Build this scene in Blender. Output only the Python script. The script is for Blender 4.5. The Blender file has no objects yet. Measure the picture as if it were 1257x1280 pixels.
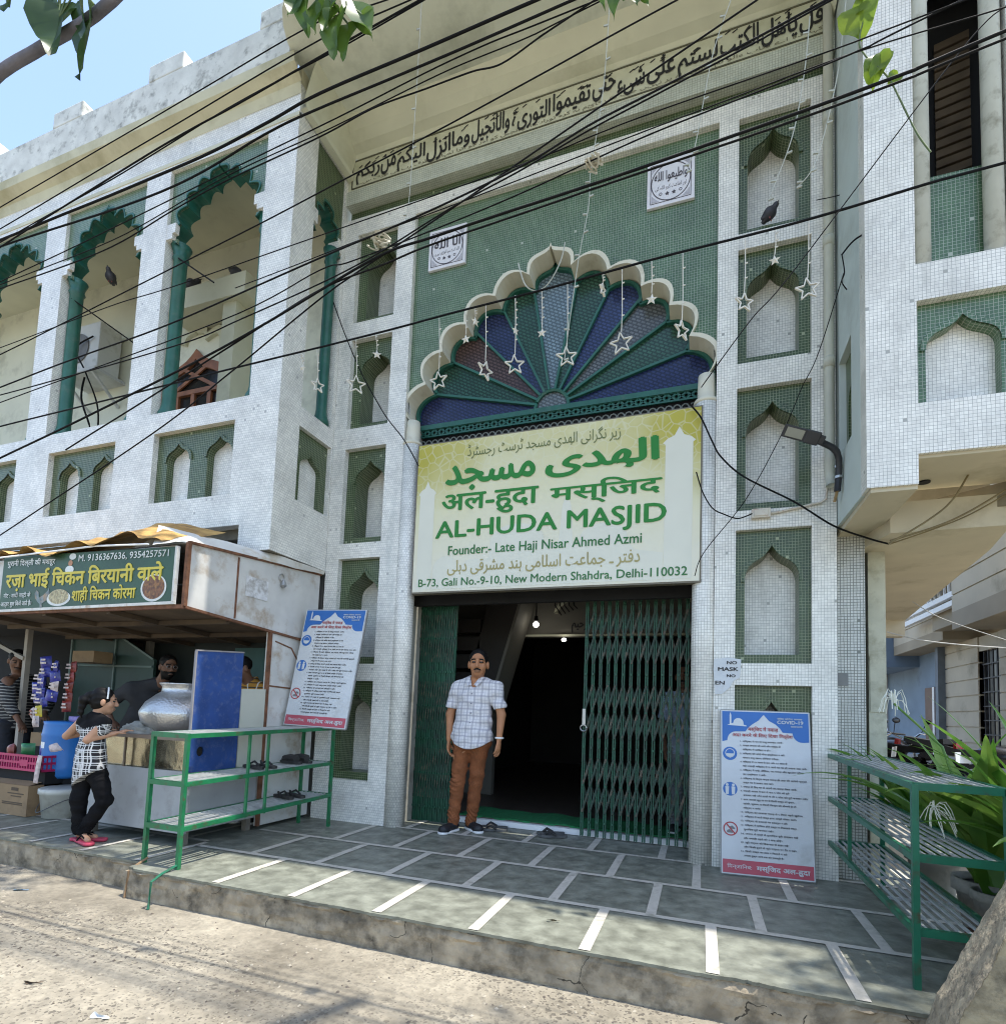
# A green and white tiled mosque front on a narrow street, with a food stall, shoe racks and people.
# Units are metres; z = 0 is the raised entrance platform, y runs into the building, x to the right.
import bpy, bmesh, math, random
import numpy as np
from mathutils import Vector, Matrix, noise as mnoise

S = bpy.context.scene
COL = S.collection
R = math.radians
rnd = random.Random(7)

# ---------------------------------------------------------------- camera
F_PX, W_PX, H_PX, CX, CY = 690.7, 1257.0, 1280.0, 628.5, 840.4
cam = bpy.data.cameras.new('camera'); camo = bpy.data.objects.new('camera', cam); COL.objects.link(camo)
S.camera = camo
cam.sensor_fit = 'HORIZONTAL'; cam.sensor_width = 36.0
cam.lens = 36.0 * F_PX / W_PX
cam.shift_x = 0.0
cam.shift_y = (CY - H_PX / 2) / W_PX
cam.clip_start = 0.05; cam.clip_end = 3000
yaw, pitch, roll = R(-19.789), R(4.127), R(2.195)
fw = Vector((math.sin(yaw) * math.cos(pitch), math.cos(yaw) * math.cos(pitch), math.sin(pitch)))
r0 = Vector((math.cos(yaw), -math.sin(yaw), 0)); u0 = r0.cross(fw)
rr = math.cos(roll) * r0 + math.sin(roll) * u0; uu = rr.cross(fw)
camo.matrix_world = Matrix(((rr.x, uu.x, -fw.x, 0), (rr.y, uu.y, -fw.y, 0), (rr.z, uu.z, -fw.z, 1.14), (0, 0, 0, 1)))

# ---------------------------------------------------------------- light
SUN = Vector((0.30, 0.012, 0.95)).normalized()
wd = bpy.data.worlds.new('World'); S.world = wd; wd.use_nodes = True
nt = wd.node_tree; bg = nt.nodes['Background']
sky = nt.nodes.new('ShaderNodeTexSky'); sky.sky_type = 'NISHITA'; sky.sun_disc = False
sky.sun_elevation = math.asin(SUN.z); sky.sun_rotation = math.atan2(SUN.x, SUN.y)
sky.air_density = 1.0; sky.dust_density = 1.2; sky.ozone_density = 1.5
hs_ = nt.nodes.new('ShaderNodeHueSaturation'); hs_.inputs['Saturation'].default_value = 0.95
nt.links.new(sky.outputs[0], hs_.inputs['Color']); nt.links.new(hs_.outputs[0], bg.inputs[0]); bg.inputs[1].default_value = 0.14
sl = bpy.data.lights.new('sun', 'SUN'); sl.energy = 2.3; sl.angle = R(0.5); sl.color = (1.0, 0.95, 0.87)
so = bpy.data.objects.new('sun', sl); COL.objects.link(so)
so.rotation_mode = 'QUATERNION'; so.rotation_quaternion = (-SUN).to_track_quat('-Z', 'Y')
so.location = (4, -3, 14)
S.view_settings.view_transform = 'Standard'; S.view_settings.look = 'None'
S.view_settings.gamma = 1.0; S.view_settings.exposure = 1.66
S.cycles.max_bounces = 8; S.cycles.diffuse_bounces = 5; S.cycles.use_denoising = True; S.cycles.filter_width = 1.1

# ---------------------------------------------------------------- materials
def lin(c):
    return tuple(c) + (1.0,) if len(c) == 3 else c
def new_mat(name):
    m = bpy.data.materials.new(name); m.use_nodes = True
    return m, m.node_tree, m.node_tree.nodes['Principled BSDF']
def node(t, k, **kw):
    n = t.nodes.new(k)
    for a, b in kw.items(): setattr(n, a, b)
    return n
MATS = {}
def mat(name, col, rough=0.6, var=0.15, scale=6.0, bump=0.0, bscale=40.0, metal=0.0, col2=None, spec=None, dirt=None, dscale=2.0, damt=0.5, crack=None):
    """plain surface with two scales of uneven colour, optional stain colour with its own shape, optional bump"""
    if name in MATS: return MATS[name]
    m, t, b = new_mat(name); L = t.links.new
    tc = node(t, 'ShaderNodeTexCoord')
    nz = node(t, 'ShaderNodeTexNoise'); nz.inputs['Scale'].default_value = scale; nz.inputs['Detail'].default_value = 6
    L(tc.outputs['Object'], nz.inputs['Vector'])
    ra = node(t, 'ShaderNodeMapRange'); ra.inputs[1].default_value = 0.3; ra.inputs[2].default_value = 0.7
    L(nz.outputs[0], ra.inputs[0])
    mx = node(t, 'ShaderNodeMix', data_type='RGBA')
    c1 = tuple(max(0, x * (1 - var)) for x in col); c2 = col2 or tuple(min(1, x * (1 + var)) for x in col)
    mx.inputs[6].default_value = lin(c1); mx.inputs[7].default_value = lin(c2)
    L(ra.outputs[0], mx.inputs[0]); out = mx.outputs[2]
    if dirt:
        n2 = node(t, 'ShaderNodeTexNoise'); n2.inputs['Scale'].default_value = dscale; n2.inputs['Detail'].default_value = 9; n2.inputs['Roughness'].default_value = 0.65
        L(tc.outputs['Object'], n2.inputs['Vector'])
        r2 = node(t, 'ShaderNodeMapRange'); r2.inputs[1].default_value = 0.62 - 0.3 * damt; r2.inputs[2].default_value = 0.78 - 0.2 * damt
        L(n2.outputs[0], r2.inputs[0])
        m2 = node(t, 'ShaderNodeMix', data_type='RGBA'); m2.inputs[7].default_value = lin(dirt)
        L(r2.outputs[0], m2.inputs[0]); L(out, m2.inputs[6]); out = m2.outputs[2]
    if crack:
        cw = node(t, 'ShaderNodeTexNoise'); cw.inputs['Scale'].default_value = crack[0] * 2.2; cw.inputs['Detail'].default_value = 5; L(tc.outputs['Object'], cw.inputs['Vector'])
        cm = node(t, 'ShaderNodeVectorMath', operation='MULTIPLY_ADD'); cm.inputs[1].default_value = (0.5 / crack[0],) * 3; L(cw.outputs['Color'], cm.inputs[0]); L(tc.outputs['Object'], cm.inputs[2])
        cv_ = node(t, 'ShaderNodeTexVoronoi', feature='DISTANCE_TO_EDGE'); cv_.inputs['Scale'].default_value = crack[0]; L(cm.outputs[0], cv_.inputs['Vector'])
        c1_ = node(t, 'ShaderNodeMath', operation='LESS_THAN'); c1_.inputs[1].default_value = crack[1]; L(cv_.outputs['Distance'], c1_.inputs[0])
        c2_ = node(t, 'ShaderNodeMath', operation='GREATER_THAN'); c2_.inputs[1].default_value = 0.54; L(cw.outputs[0], c2_.inputs[0])
        c3_ = node(t, 'ShaderNodeMath', operation='MULTIPLY'); L(c1_.outputs[0], c3_.inputs[0]); L(c2_.outputs[0], c3_.inputs[1])
        cx_ = node(t, 'ShaderNodeMix', data_type='RGBA'); cx_.inputs[7].default_value = lin(tuple(x * 0.18 for x in col)); L(c3_.outputs[0], cx_.inputs[0]); L(out, cx_.inputs[6]); out = cx_.outputs[2]
    L(out, b.inputs['Base Color'])
    b.inputs['Roughness'].default_value = rough; b.inputs['Metallic'].default_value = metal
    if spec is not None: b.inputs['Specular IOR Level'].default_value = spec
    if bump:
        n3 = node(t, 'ShaderNodeTexNoise'); n3.inputs['Scale'].default_value = bscale; n3.inputs['Detail'].default_value = 5
        L(tc.outputs['Object'], n3.inputs['Vector'])
        bp = node(t, 'ShaderNodeBump'); bp.inputs['Strength'].default_value = bump; bp.inputs['Distance'].default_value = 0.01
        L(n3.outputs[0], bp.inputs['Height']); L(bp.outputs[0], b.inputs['Normal'])
    MATS[name] = m
    return m
def tile(name, ca, cb, grout, size=2.2, mortar=0.22, offset=0.0, rough=0.25, stain=None, uneven=0.10):
    """small glazed mosaic tiles, in the surface's own metres (UV)"""
    m, t, b = new_mat(name); L = t.links.new
    uv = node(t, 'ShaderNodeUVMap', uv_map='UVMap')
    mp = node(t, 'ShaderNodeMapping'); mp.inputs['Scale'].default_value = (100, 100, 100)
    L(uv.outputs[0], mp.inputs[0])
    wob = node(t, 'ShaderNodeTexNoise'); wob.inputs['Scale'].default_value = 0.12; wob.inputs['Detail'].default_value = 2
    L(mp.outputs[0], wob.inputs['Vector'])
    va = node(t, 'ShaderNodeVectorMath', operation='MULTIPLY_ADD'); va.inputs[1].default_value = (0.9, 0.9, 0)
    L(wob.outputs['Color'], va.inputs[0]); L(mp.outputs[0], va.inputs[2])
    br = node(t, 'ShaderNodeTexBrick'); br.offset = offset; br.squash = 1.0; br.offset_frequency = 2
    br.inputs['Scale'].default_value = 1.0; br.inputs['Brick Width'].default_value = size; br.inputs['Row Height'].default_value = size
    br.inputs['Mortar Size'].default_value = mortar; br.inputs['Mortar Smooth'].default_value = 0.3
    br.inputs['Color1'].default_value = lin(ca); br.inputs['Color2'].default_value = lin(cb); br.inputs['Mortar'].default_value = lin(grout)
    L(va.outputs[0], br.inputs['Vector'])
    nz = node(t, 'ShaderNodeTexNoise'); nz.inputs['Scale'].default_value = 0.035; nz.inputs['Detail'].default_value = 8; nz.inputs['Roughness'].default_value = 0.65
    L(mp.outputs[0], nz.inputs['Vector'])
    mr = node(t, 'ShaderNodeMapRange'); mr.inputs[1].default_value = 0.3; mr.inputs[2].default_value = 0.7; mr.inputs[3].default_value = 1 - uneven * 2; mr.inputs[4].default_value = 1 + uneven
    L(nz.outputs[0], mr.inputs[0])
    mul = node(t, 'ShaderNodeMix', data_type='RGBA', blend_type='MULTIPLY'); mul.inputs[0].default_value = 1
    L(br.outputs[0], mul.inputs[6]); L(mr.outputs[0], mul.inputs[7]); out = mul.outputs[2]
    if stain:
        ms = node(t, 'ShaderNodeMapping'); ms.inputs['Scale'].default_value = (0.05, 0.006, 0.05)
        L(mp.outputs[0], ms.inputs[0])
        n2 = node(t, 'ShaderNodeTexNoise'); n2.inputs['Scale'].default_value = 1.0; n2.inputs['Detail'].default_value = 8; n2.inputs['Roughness'].default_value = 0.7
        L(ms.outputs[0], n2.inputs['Vector'])
        r2 = node(t, 'ShaderNodeMapRange'); r2.inputs[1].default_value = 0.55; r2.inputs[2].default_value = 0.8; r2.inputs[4].default_value = 0.75
        L(n2.outputs[0], r2.inputs[0])
        m2 = node(t, 'ShaderNodeMix', data_type='RGBA'); m2.inputs[7].default_value = lin(stain)
        L(r2.outputs[0], m2.inputs[0]); L(out, m2.inputs[6]); out = m2.outputs[2]
    ce = node(t, 'ShaderNodeVectorMath', operation='SCALE'); ce.inputs['Scale'].default_value = 1 / size; L(va.outputs[0], ce.inputs[0])
    fl = node(t, 'ShaderNodeVectorMath', operation='FLOOR'); L(ce.outputs[0], fl.inputs[0])
    wn = node(t, 'ShaderNodeTexWhiteNoise', noise_dimensions='2D'); L(fl.outputs[0], wn.inputs['Vector'])
    gt_ = node(t, 'ShaderNodeMath', operation='GREATER_THAN'); gt_.inputs[1].default_value = 0.9972; L(wn.outputs['Value'], gt_.inputs[0])
    lost = node(t, 'ShaderNodeMix', data_type='RGBA'); lost.inputs[7].default_value = lin(tuple(x * 1.15 for x in grout)); L(gt_.outputs[0], lost.inputs[0]); L(out, lost.inputs[6]); out = lost.outputs[2]
    L(out, b.inputs['Base Color'])
    b.inputs['Roughness'].default_value = rough
    bp = node(t, 'ShaderNodeBump', invert=True); bp.inputs['Strength'].default_value = 0.3; bp.inputs['Distance'].default_value = 0.004
    n4 = node(t, 'ShaderNodeTexNoise'); n4.inputs['Scale'].default_value = 0.5; L(mp.outputs[0], n4.inputs['Vector'])
    ad = node(t, 'ShaderNodeMath', operation='MULTIPLY_ADD'); ad.inputs[1].default_value = 0.7
    L(n4.outputs[0], ad.inputs[0]); L(br.outputs['Fac'], ad.inputs[2]); L(ad.outputs[0], bp.inputs['Height']); L(bp.outputs[0], b.inputs['Normal'])
    MATS[name] = m
    return m
def glow(name, col, st):
    m, t, b = new_mat(name); b.inputs['Base Color'].default_value = lin(col)
    b.inputs['Emission Color'].default_value = lin(col); b.inputs['Emission Strength'].default_value = st
    MATS[name] = m; return m
def plaid(name, base, lines, rough=0.85):
    """woven check: lines = [(axis, spacing, width, phase, colour)] in the cloth's object space"""
    m, t, b = new_mat(name); L = t.links.new
    tc = node(t, 'ShaderNodeTexCoord'); 
    wob = node(t, 'ShaderNodeTexNoise'); wob.inputs['Scale'].default_value = 7
    L(tc.outputs['Object'], wob.inputs['Vector'])
    va = node(t, 'ShaderNodeVectorMath', operation='MULTIPLY_ADD'); va.inputs[1].default_value = (0.03, 0.03, 0.03)
    L(wob.outputs['Color'], va.inputs[0]); L(tc.outputs['Object'], va.inputs[2])
    sp = node(t, 'ShaderNodeSeparateXYZ'); L(va.outputs[0], sp.inputs[0])
    out = None
    for ax, spc, wd_, ph, c in lines:
        a = node(t, 'ShaderNodeMath', operation='MULTIPLY_ADD'); a.inputs[1].default_value = 1 / spc; a.inputs[2].default_value = ph + 50
        L(sp.outputs[ax], a.inputs[0])
        f = node(t, 'ShaderNodeMath', operation='FRACT'); L(a.outputs[0], f.inputs[0])
        g = node(t, 'ShaderNodeMath', operation='LESS_THAN'); g.inputs[1].default_value = wd_ / spc; L(f.outputs[0], g.inputs[0])
        mx = node(t, 'ShaderNodeMix', data_type='RGBA')
        sc = node(t, 'ShaderNodeMath', operation='MULTIPLY'); sc.inputs[1].default_value = c[3] if len(c) > 3 else 1.0; L(g.outputs[0], sc.inputs[0])
        L(sc.outputs[0], mx.inputs[0])
        if out is None: mx.inputs[6].default_value = lin(base)
        else: L(out, mx.inputs[6])
        mx.inputs[7].default_value = lin(c[:3]); out = mx.outputs[2]
    L(out, b.inputs['Base Color']); b.inputs['Roughness'].default_value = rough
    MATS[name] = m; return m

# ---------------------------------------------------------------- things, parts, meshes
def tag(o, label=None, cat=None, group=None, kind=None):
    if label: o['label'] = label
    if cat: o['category'] = cat
    if group: o['group'] = group
    if kind: o['kind'] = kind
    return o
def thing(name, label, cat, loc=(0, 0, 0), rz=0.0, group=None):
    o = bpy.data.objects.new(name, None); COL.objects.link(o); o.empty_display_size = 0.1
    o.location = loc; o.rotation_euler = (0, 0, rz)
    return tag(o, label, cat, group)
def org(p):
    v = Vector((0, 0, 0))
    while p is not None: v += p.location; p = p.parent
    return v
class MB:
    def __init__(s): s.v = []; s.f = []; s.mi = []; s.cur = 0
    def add(s, vs, fs):
        o = len(s.v); s.v.extend(tuple(p) for p in vs)
        for f in fs: s.f.append(tuple(i + o for i in f)); s.mi.append(s.cur)
        return s
    def quad(s, a, b, c, d): return s.add([a, b, c, d], [(0, 1, 2, 3)])
    def box(s, x0, y0, z0, x1, y1, z1):
        return s.add([(x0, y0, z0), (x1, y0, z0), (x1, y1, z0), (x0, y1, z0), (x0, y0, z1), (x1, y0, z1), (x1, y1, z1), (x0, y1, z1)],
                     [(0, 3, 2, 1), (4, 5, 6, 7), (0, 1, 5, 4), (1, 2, 6, 5), (2, 3, 7, 6), (3, 0, 4, 7)])
    def obox(s, c, ax, ay, az):
        c = Vector(c); ax, ay, az = Vector(ax), Vector(ay), Vector(az)
        vs = [c + i * ax + j * ay + k * az for k in (-1, 1) for j in (-1, 1) for i in (-1, 1)]
        return s.add(vs, [(0, 2, 3, 1), (4, 5, 7, 6), (0, 1, 5, 4), (1, 3, 7, 5), (3, 2, 6, 7), (2, 0, 4, 6)])
    def bar(s, a, b, w, h=None, up=(0, 0, 1)):
        a, b = Vector(a), Vector(b); d = b - a; h = h or w
        l = d.length; d.normalize(); u = Vector(up)
        if abs(d.dot(u)) > 0.98: u = Vector((0, 1, 0))
        sd = d.cross(u).normalized(); u = sd.cross(d)
        return s.obox((a + b) / 2, d * l / 2, sd * w / 2, u * h / 2)
    def tube(s, pts, r, n=8, cap=True, radii=None):
        pts = [Vector(p) for p in pts]; k = len(pts); rings = []
        for i, p in enumerate(pts):
            d = (pts[min(i + 1, k - 1)] - pts[max(i - 1, 0)]).normalized()
            u = Vector((0, 0, 1)) if abs(d.z) < 0.95 else Vector((0, 1, 0))
            a = d.cross(u).normalized(); b = a.cross(d); q = radii[i] if radii else r
            rings.append([p + q * (math.cos(2 * math.pi * j / n) * a + math.sin(2 * math.pi * j / n) * b) for j in range(n)])
        vs = [p for g in rings for p in g]; fs = []
        for i in range(k - 1):
            for j in range(n):
                fs.append((i * n + j, i * n + (j + 1) % n, (i + 1) * n + (j + 1) % n, (i + 1) * n + j))
        if cap: fs.append(tuple(range(n))); fs.append(tuple((k - 1) * n + j for j in reversed(range(n))))
        return s.add(vs, fs)
    def lathe(s, c, prof, n=24, sy=1.0, cap=True):
        vs = []; fs = []; k = len(prof)
        for r, z in prof:
            for j in range(n):
                a = 2 * math.pi * j / n; vs.append((c[0] + r * math.cos(a), c[1] + r * sy * math.sin(a), c[2] + z))
        for i in range(k - 1):
            for j in range(n): fs.append((i * n + j, i * n + (j + 1) % n, (i + 1) * n + (j + 1) % n, (i + 1) * n + j))
        if cap: fs.append(tuple(reversed(range(n)))); fs.append(tuple((k - 1) * n + j for j in range(n)))
        return s.add(vs, fs)
    def ball(s, c, rx, ry=None, rz=None, n=12, m=8, rot=None):
        ry = ry or rx; rz = rz or rx; vs = []; fs = []
        for i in range(m + 1):
            t = math.pi * i / m
            for j in range(n):
                a = 2 * math.pi * j / n; p = Vector((rx * math.sin(t) * math.cos(a), ry * math.sin(t) * math.sin(a), rz * math.cos(t)))
                if rot: p = rot @ p
                vs.append(Vector(c) + p)
        for i in range(m):
            for j in range(n): fs.append((i * n + j, (i + 1) * n + j, (i + 1) * n + (j + 1) % n, i * n + (j + 1) % n))
        return s.add(vs, fs)
    def strip(s, A, B, close=False):
        k = len(A); vs = list(A) + list(B); fs = [(i, i + 1, k + i + 1, k + i) for i in range(k - 1)]
        if close: fs.append((k - 1, 0, k, 2 * k - 1))
        return s.add(vs, fs)
    def flat(s, vf, o, ux, uy, th=0.0):
        """2D shape (vertices, faces) laid on the plane through o with axes ux, uy"""
        o, ux, uy = Vector(o), Vector(ux), Vector(uy); nrm = ux.cross(uy).normalized()
        return s.add([o + ux * p[0] + uy * p[1] + nrm * (p[2] if len(p) > 2 else 0) for p in vf[0]], vf[1])
    def obj(s, name, m, parent=None, smooth=False, label=None, bevel=0.0):
        me = bpy.data.meshes.new(name); o_ = org(parent)
        me.from_pydata([(p[0] - o_.x, p[1] - o_.y, p[2] - o_.z) for p in s.v], [], s.f)
        ms = m if isinstance(m, (list, tuple)) else [m]
        for q in ms: me.materials.append(q)
        if len(ms) > 1: me.polygons.foreach_set('material_index', s.mi)
        uvl = me.uv_layers.new(name='UVMap'); co = s.v
        for p in me.polygons:
            n = p.normal; ax = max(range(3), key=lambda i: abs(n[i]))
            for li in p.loop_indices:
                q = co[me.loops[li].vertex_index]
                uvl.data[li].uv = (q[1], q[2]) if ax == 0 else ((q[0], q[2]) if ax == 1 else (q[0], q[1]))
        if smooth: me.polygons.foreach_set('use_smooth', [True] * len(me.polygons))
        me.update()
        o = bpy.data.objects.new(name, me); COL.objects.link(o)
        if parent is not None: o.parent = parent
        if label: o['label'] = label
        if bevel:
            md = o.modifiers.new('bevel', 'BEVEL'); md.width = bevel; md.segments = 2; md.limit_method = 'ANGLE'; md.angle_limit = R(40)
        return o
def copy_tree(o, parent=None):
    c = o.copy(); COL.objects.link(c)
    if parent is not None: c.parent = parent
    for ch in list(o.children): copy_tree(ch, c)
    return c
DG = None
def _eval_curve(cu):
    ob = bpy.data.objects.new('tmp', cu); COL.objects.link(ob)
    dg = bpy.context.evaluated_depsgraph_get(); me = bpy.data.meshes.new_from_object(ob.evaluated_get(dg))
    vs = [tuple(v.co) for v in me.vertices]; fs = [tuple(p.vertices) for p in me.polygons]
    bpy.data.objects.remove(ob); bpy.data.meshes.remove(me); bpy.data.curves.remove(cu)
    return vs, fs
def shape(outer, holes=(), th=0.0):
    """filled 2D outline with holes, optional thickness (+-th/2)"""
    cu = bpy.data.curves.new('s', 'CURVE'); cu.dimensions = '2D'; cu.fill_mode = 'BOTH' if th == 0 else 'BOTH'; cu.extrude = th / 2
    for pl in [outer] + list(holes):
        sp = cu.splines.new('POLY'); sp.points.add(len(pl) - 1); sp.use_cyclic_u = True
        for i, p in enumerate(pl): sp.points[i].co = (p[0], p[1], 0, 1)
    return _eval_curve(cu)
def text(body, bold=0.0, res=3, space=1.0):
    cu = bpy.data.curves.new('t', 'FONT'); cu.body = body; cu.size = 1.0; cu.resolution_u = res; cu.space_character = space
    vs, fs = _eval_curve(cu)
    # letters that join or overlap lie on slightly different levels, and bold strokes are laid several times side by side
    par = list(range(len(vs)))
    def find(i):
        while par[i] != i: par[i] = par[par[i]]; i = par[i]
        return i
    for f in fs:
        for i in f[1:]: par[find(i)] = find(f[0])
    ids = {}
    for i in range(len(vs)): ids.setdefault(find(i), len(ids))
    lev = [0.00012 * (ids[find(i)] % 4) for i in range(len(vs))]
    sh = [(0, 0)] if bold <= 0 else [(0, 0), (bold, 0), (-bold, 0), (0, bold * 0.8), (0, -bold * 0.8)]
    V = []; F_ = []
    for k, (dx, dy) in enumerate(sh):
        o = len(V); V += [(p[0] + dx, p[1] + dy, lev[i] + 0.0005 * k) for i, p in enumerate(vs)]; F_ += [tuple(i + o for i in f) for f in fs]
    return V, F_
def fit(vf, x0, x1, y0, y1, shear=0.0):
    vs, fs = vf
    if not vs: return vf
    xs = [p[0] for p in vs]; ys = [p[1] for p in vs]; ax, bx, ay, by = min(xs), max(xs), min(ys), max(ys)
    kx = (x1 - x0) / max(bx - ax, 1e-6); ky = (y1 - y0) / max(by - ay, 1e-6)
    return [(x0 + (p[0] - ax) * kx + shear * (p[1] - ay) * ky, y0 + (p[1] - ay) * ky, p[2] if len(p) > 2 else 0) for p in vs], fs
def rect(x0, y0, x1, y1): return [(x0, y0), (x1, y0), (x1, y1), (x0, y1)]
def circ(cx, cy, rx, ry=None, n=28): return [(cx + rx * math.cos(2 * math.pi * i / n), cy + (ry or rx) * math.sin(2 * math.pi * i / n)) for i in range(n)]
XZ = ((1, 0, 0), (0, 0, 1))
# Arabic and Urdu joining forms: isolated, final, initial, medial
AF = {'ا': (0xFE8D, 0xFE8E), 'آ': (0xFE81, 0xFE82), 'ب': (0xFE8F, 0xFE90, 0xFE91, 0xFE92), 'پ': (0xFB56, 0xFB57, 0xFB58, 0xFB59), 'ت': (0xFE95, 0xFE96, 0xFE97, 0xFE98),
      'ٹ': (0xFB66, 0xFB67, 0xFB68, 0xFB69), 'ج': (0xFE9D, 0xFE9E, 0xFE9F, 0xFEA0), 'ح': (0xFEA1, 0xFEA2, 0xFEA3, 0xFEA4), 'د': (0xFEA9, 0xFEAA), 'ڈ': (0xFB88, 0xFB89),
      'ر': (0xFEAD, 0xFEAE), 'ز': (0xFEAF, 0xFEB0), 'س': (0xFEB1, 0xFEB2, 0xFEB3, 0xFEB4), 'ش': (0xFEB5, 0xFEB6, 0xFEB7, 0xFEB8), 'ط': (0xFEC1, 0xFEC2, 0xFEC3, 0xFEC4),
      'ع': (0xFEC9, 0xFECA, 0xFECB, 0xFECC), 'ف': (0xFED1, 0xFED2, 0xFED3, 0xFED4), 'ق': (0xFED5, 0xFED6, 0xFED7, 0xFED8), 'ک': (0xFB8E, 0xFB8F, 0xFB90, 0xFB91), 'ك': (0xFED9, 0xFEDA, 0xFEDB, 0xFEDC),
      'گ': (0xFB92, 0xFB93, 0xFB94, 0xFB95), 'ل': (0xFEDD, 0xFEDE, 0xFEDF, 0xFEE0), 'م': (0xFEE1, 0xFEE2, 0xFEE3, 0xFEE4), 'ن': (0xFEE5, 0xFEE6, 0xFEE7, 0xFEE8),
      'ه': (0xFEE9, 0xFEEA, 0xFEEB, 0xFEEC), 'ھ': (0xFBAA, 0xFBAB, 0xFBAC, 0xFBAD), 'ہ': (0xFBA6, 0xFBA7, 0xFBA8, 0xFBA9), 'و': (0xFEED, 0xFEEE), 'ی': (0xFBFC, 0xFBFD, 0xFBFE, 0xFBFF),
      'ى': (0xFEEF, 0xFEF0), 'ي': (0xFEF1, 0xFEF2, 0xFEF3, 0xFEF4), 'ة': (0xFE93, 0xFE94), 'ء': (0xFE80,)}
def arab(s):
    out = []
    for w in s.split(' '):
        o = []; prev = False
        for i, c in enumerate(w):
            fm = AF.get(c)
            if fm is None: o.append(c); continue
            nxt = next((d for d in w[i + 1:] if d in AF), None)
            canj = len(fm) == 4 and nxt is not None and len(AF[nxt]) >= 2
            k = (3 if canj else 1) if prev and len(fm) >= 2 else (2 if canj else 0)
            o.append(chr(fm[k])); prev = canj
        out.append(''.join(reversed(o)))
    return ' '.join(reversed(out))

# ---------------------------------------------------------------- shared materials
WT = tile('white_mosaic', (0.88, 0.86, 0.78), (0.76, 0.74, 0.67), (0.34, 0.34, 0.30), mortar=0.125, stain=(0.40, 0.39, 0.34))
WTB = tile('white_brick_mosaic', (0.88, 0.865, 0.79), (0.75, 0.74, 0.68), (0.40, 0.40, 0.37), size=2.4, offset=0.5, mortar=0.13, stain=(0.42, 0.45, 0.42))
WTG = tile('white_grid_mosaic', (0.60, 0.60, 0.56), (0.52, 0.53, 0.49), (0.16, 0.17, 0.15), mortar=0.26, stain=(0.33, 0.33, 0.28))
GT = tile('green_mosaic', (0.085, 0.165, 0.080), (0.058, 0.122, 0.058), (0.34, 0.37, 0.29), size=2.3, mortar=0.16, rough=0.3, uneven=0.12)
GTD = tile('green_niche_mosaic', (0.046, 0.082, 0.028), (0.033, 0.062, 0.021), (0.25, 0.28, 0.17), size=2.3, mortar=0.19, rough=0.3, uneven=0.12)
CREAM = mat('cream_plaster', (0.58, 0.57, 0.43), 0.8, 0.06, 3, 0.15, 60, dirt=(0.40, 0.39, 0.28), dscale=1.3, damt=0.25)
CREAMG = mat('canopy_plaster', (0.72, 0.74, 0.61), 0.85, 0.05, 2, 0.1, 50, dirt=(0.40, 0.42, 0.33), dscale=0.8, damt=0.35)
YELLOW = mat('yellow_plaster', (0.56, 0.53, 0.37), 0.85, 0.08, 3, 0.1, 50, dirt=(0.36, 0.33, 0.20), dscale=1.2, damt=0.4)
PARAP = mat('weathered_parapet', (0.62, 0.62, 0.56), 0.9, 0.14, 6, 0.3, 30, dirt=(0.24, 0.24, 0.21), dscale=9, damt=0.34)
INTRA = mat('ivory_paint', (0.66, 0.63, 0.50), 0.6, 0.05, 5, dirt=(0.50, 0.46, 0.34), dscale=6, damt=0.2)
GPAINT = mat('green_paint', (0.016, 0.105, 0.075), 0.45, 0.15, 8, dirt=(0.05, 0.12, 0.09), dscale=9, damt=0.3)
GLIT = mat('green_gloss_paint', (0.02, 0.17, 0.075), 0.35, 0.2, 10, dirt=(0.05, 0.075, 0.05), dscale=14, damt=0.35)
GDARK = mat('dark_green_paint', (0.012, 0.085, 0.055), 0.4, 0.2, 8)
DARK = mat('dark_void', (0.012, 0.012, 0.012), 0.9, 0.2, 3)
BLACK = mat('black_ink', (0.012, 0.012, 0.014), 0.6, 0.1, 5)
BLACKW = mat('black_cable', (0.006, 0.006, 0.006), 0.75, 0.2, 3, spec=0.2)
WHITEP = mat('white_paint', (0.78, 0.78, 0.76), 0.55, 0.04, 5)
CONC = mat('kerb_concrete', (0.31, 0.255, 0.175), 0.92, 0.45, 8, 1.0, 26, dirt=(0.085, 0.07, 0.048), dscale=7.0, damt=0.45, crack=(1.3, 0.003))
STEEL = mat('steel', (0.45, 0.45, 0.44), 0.35, 0.1, 12, metal=0.9)
RUST = mat('rusty_iron', (0.16, 0.07, 0.035), 0.85, 0.35, 18, 0.4, 60)
WOOD = mat('varnished_wood', (0.27, 0.105, 0.045), 0.45, 0.3, 9)

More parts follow.
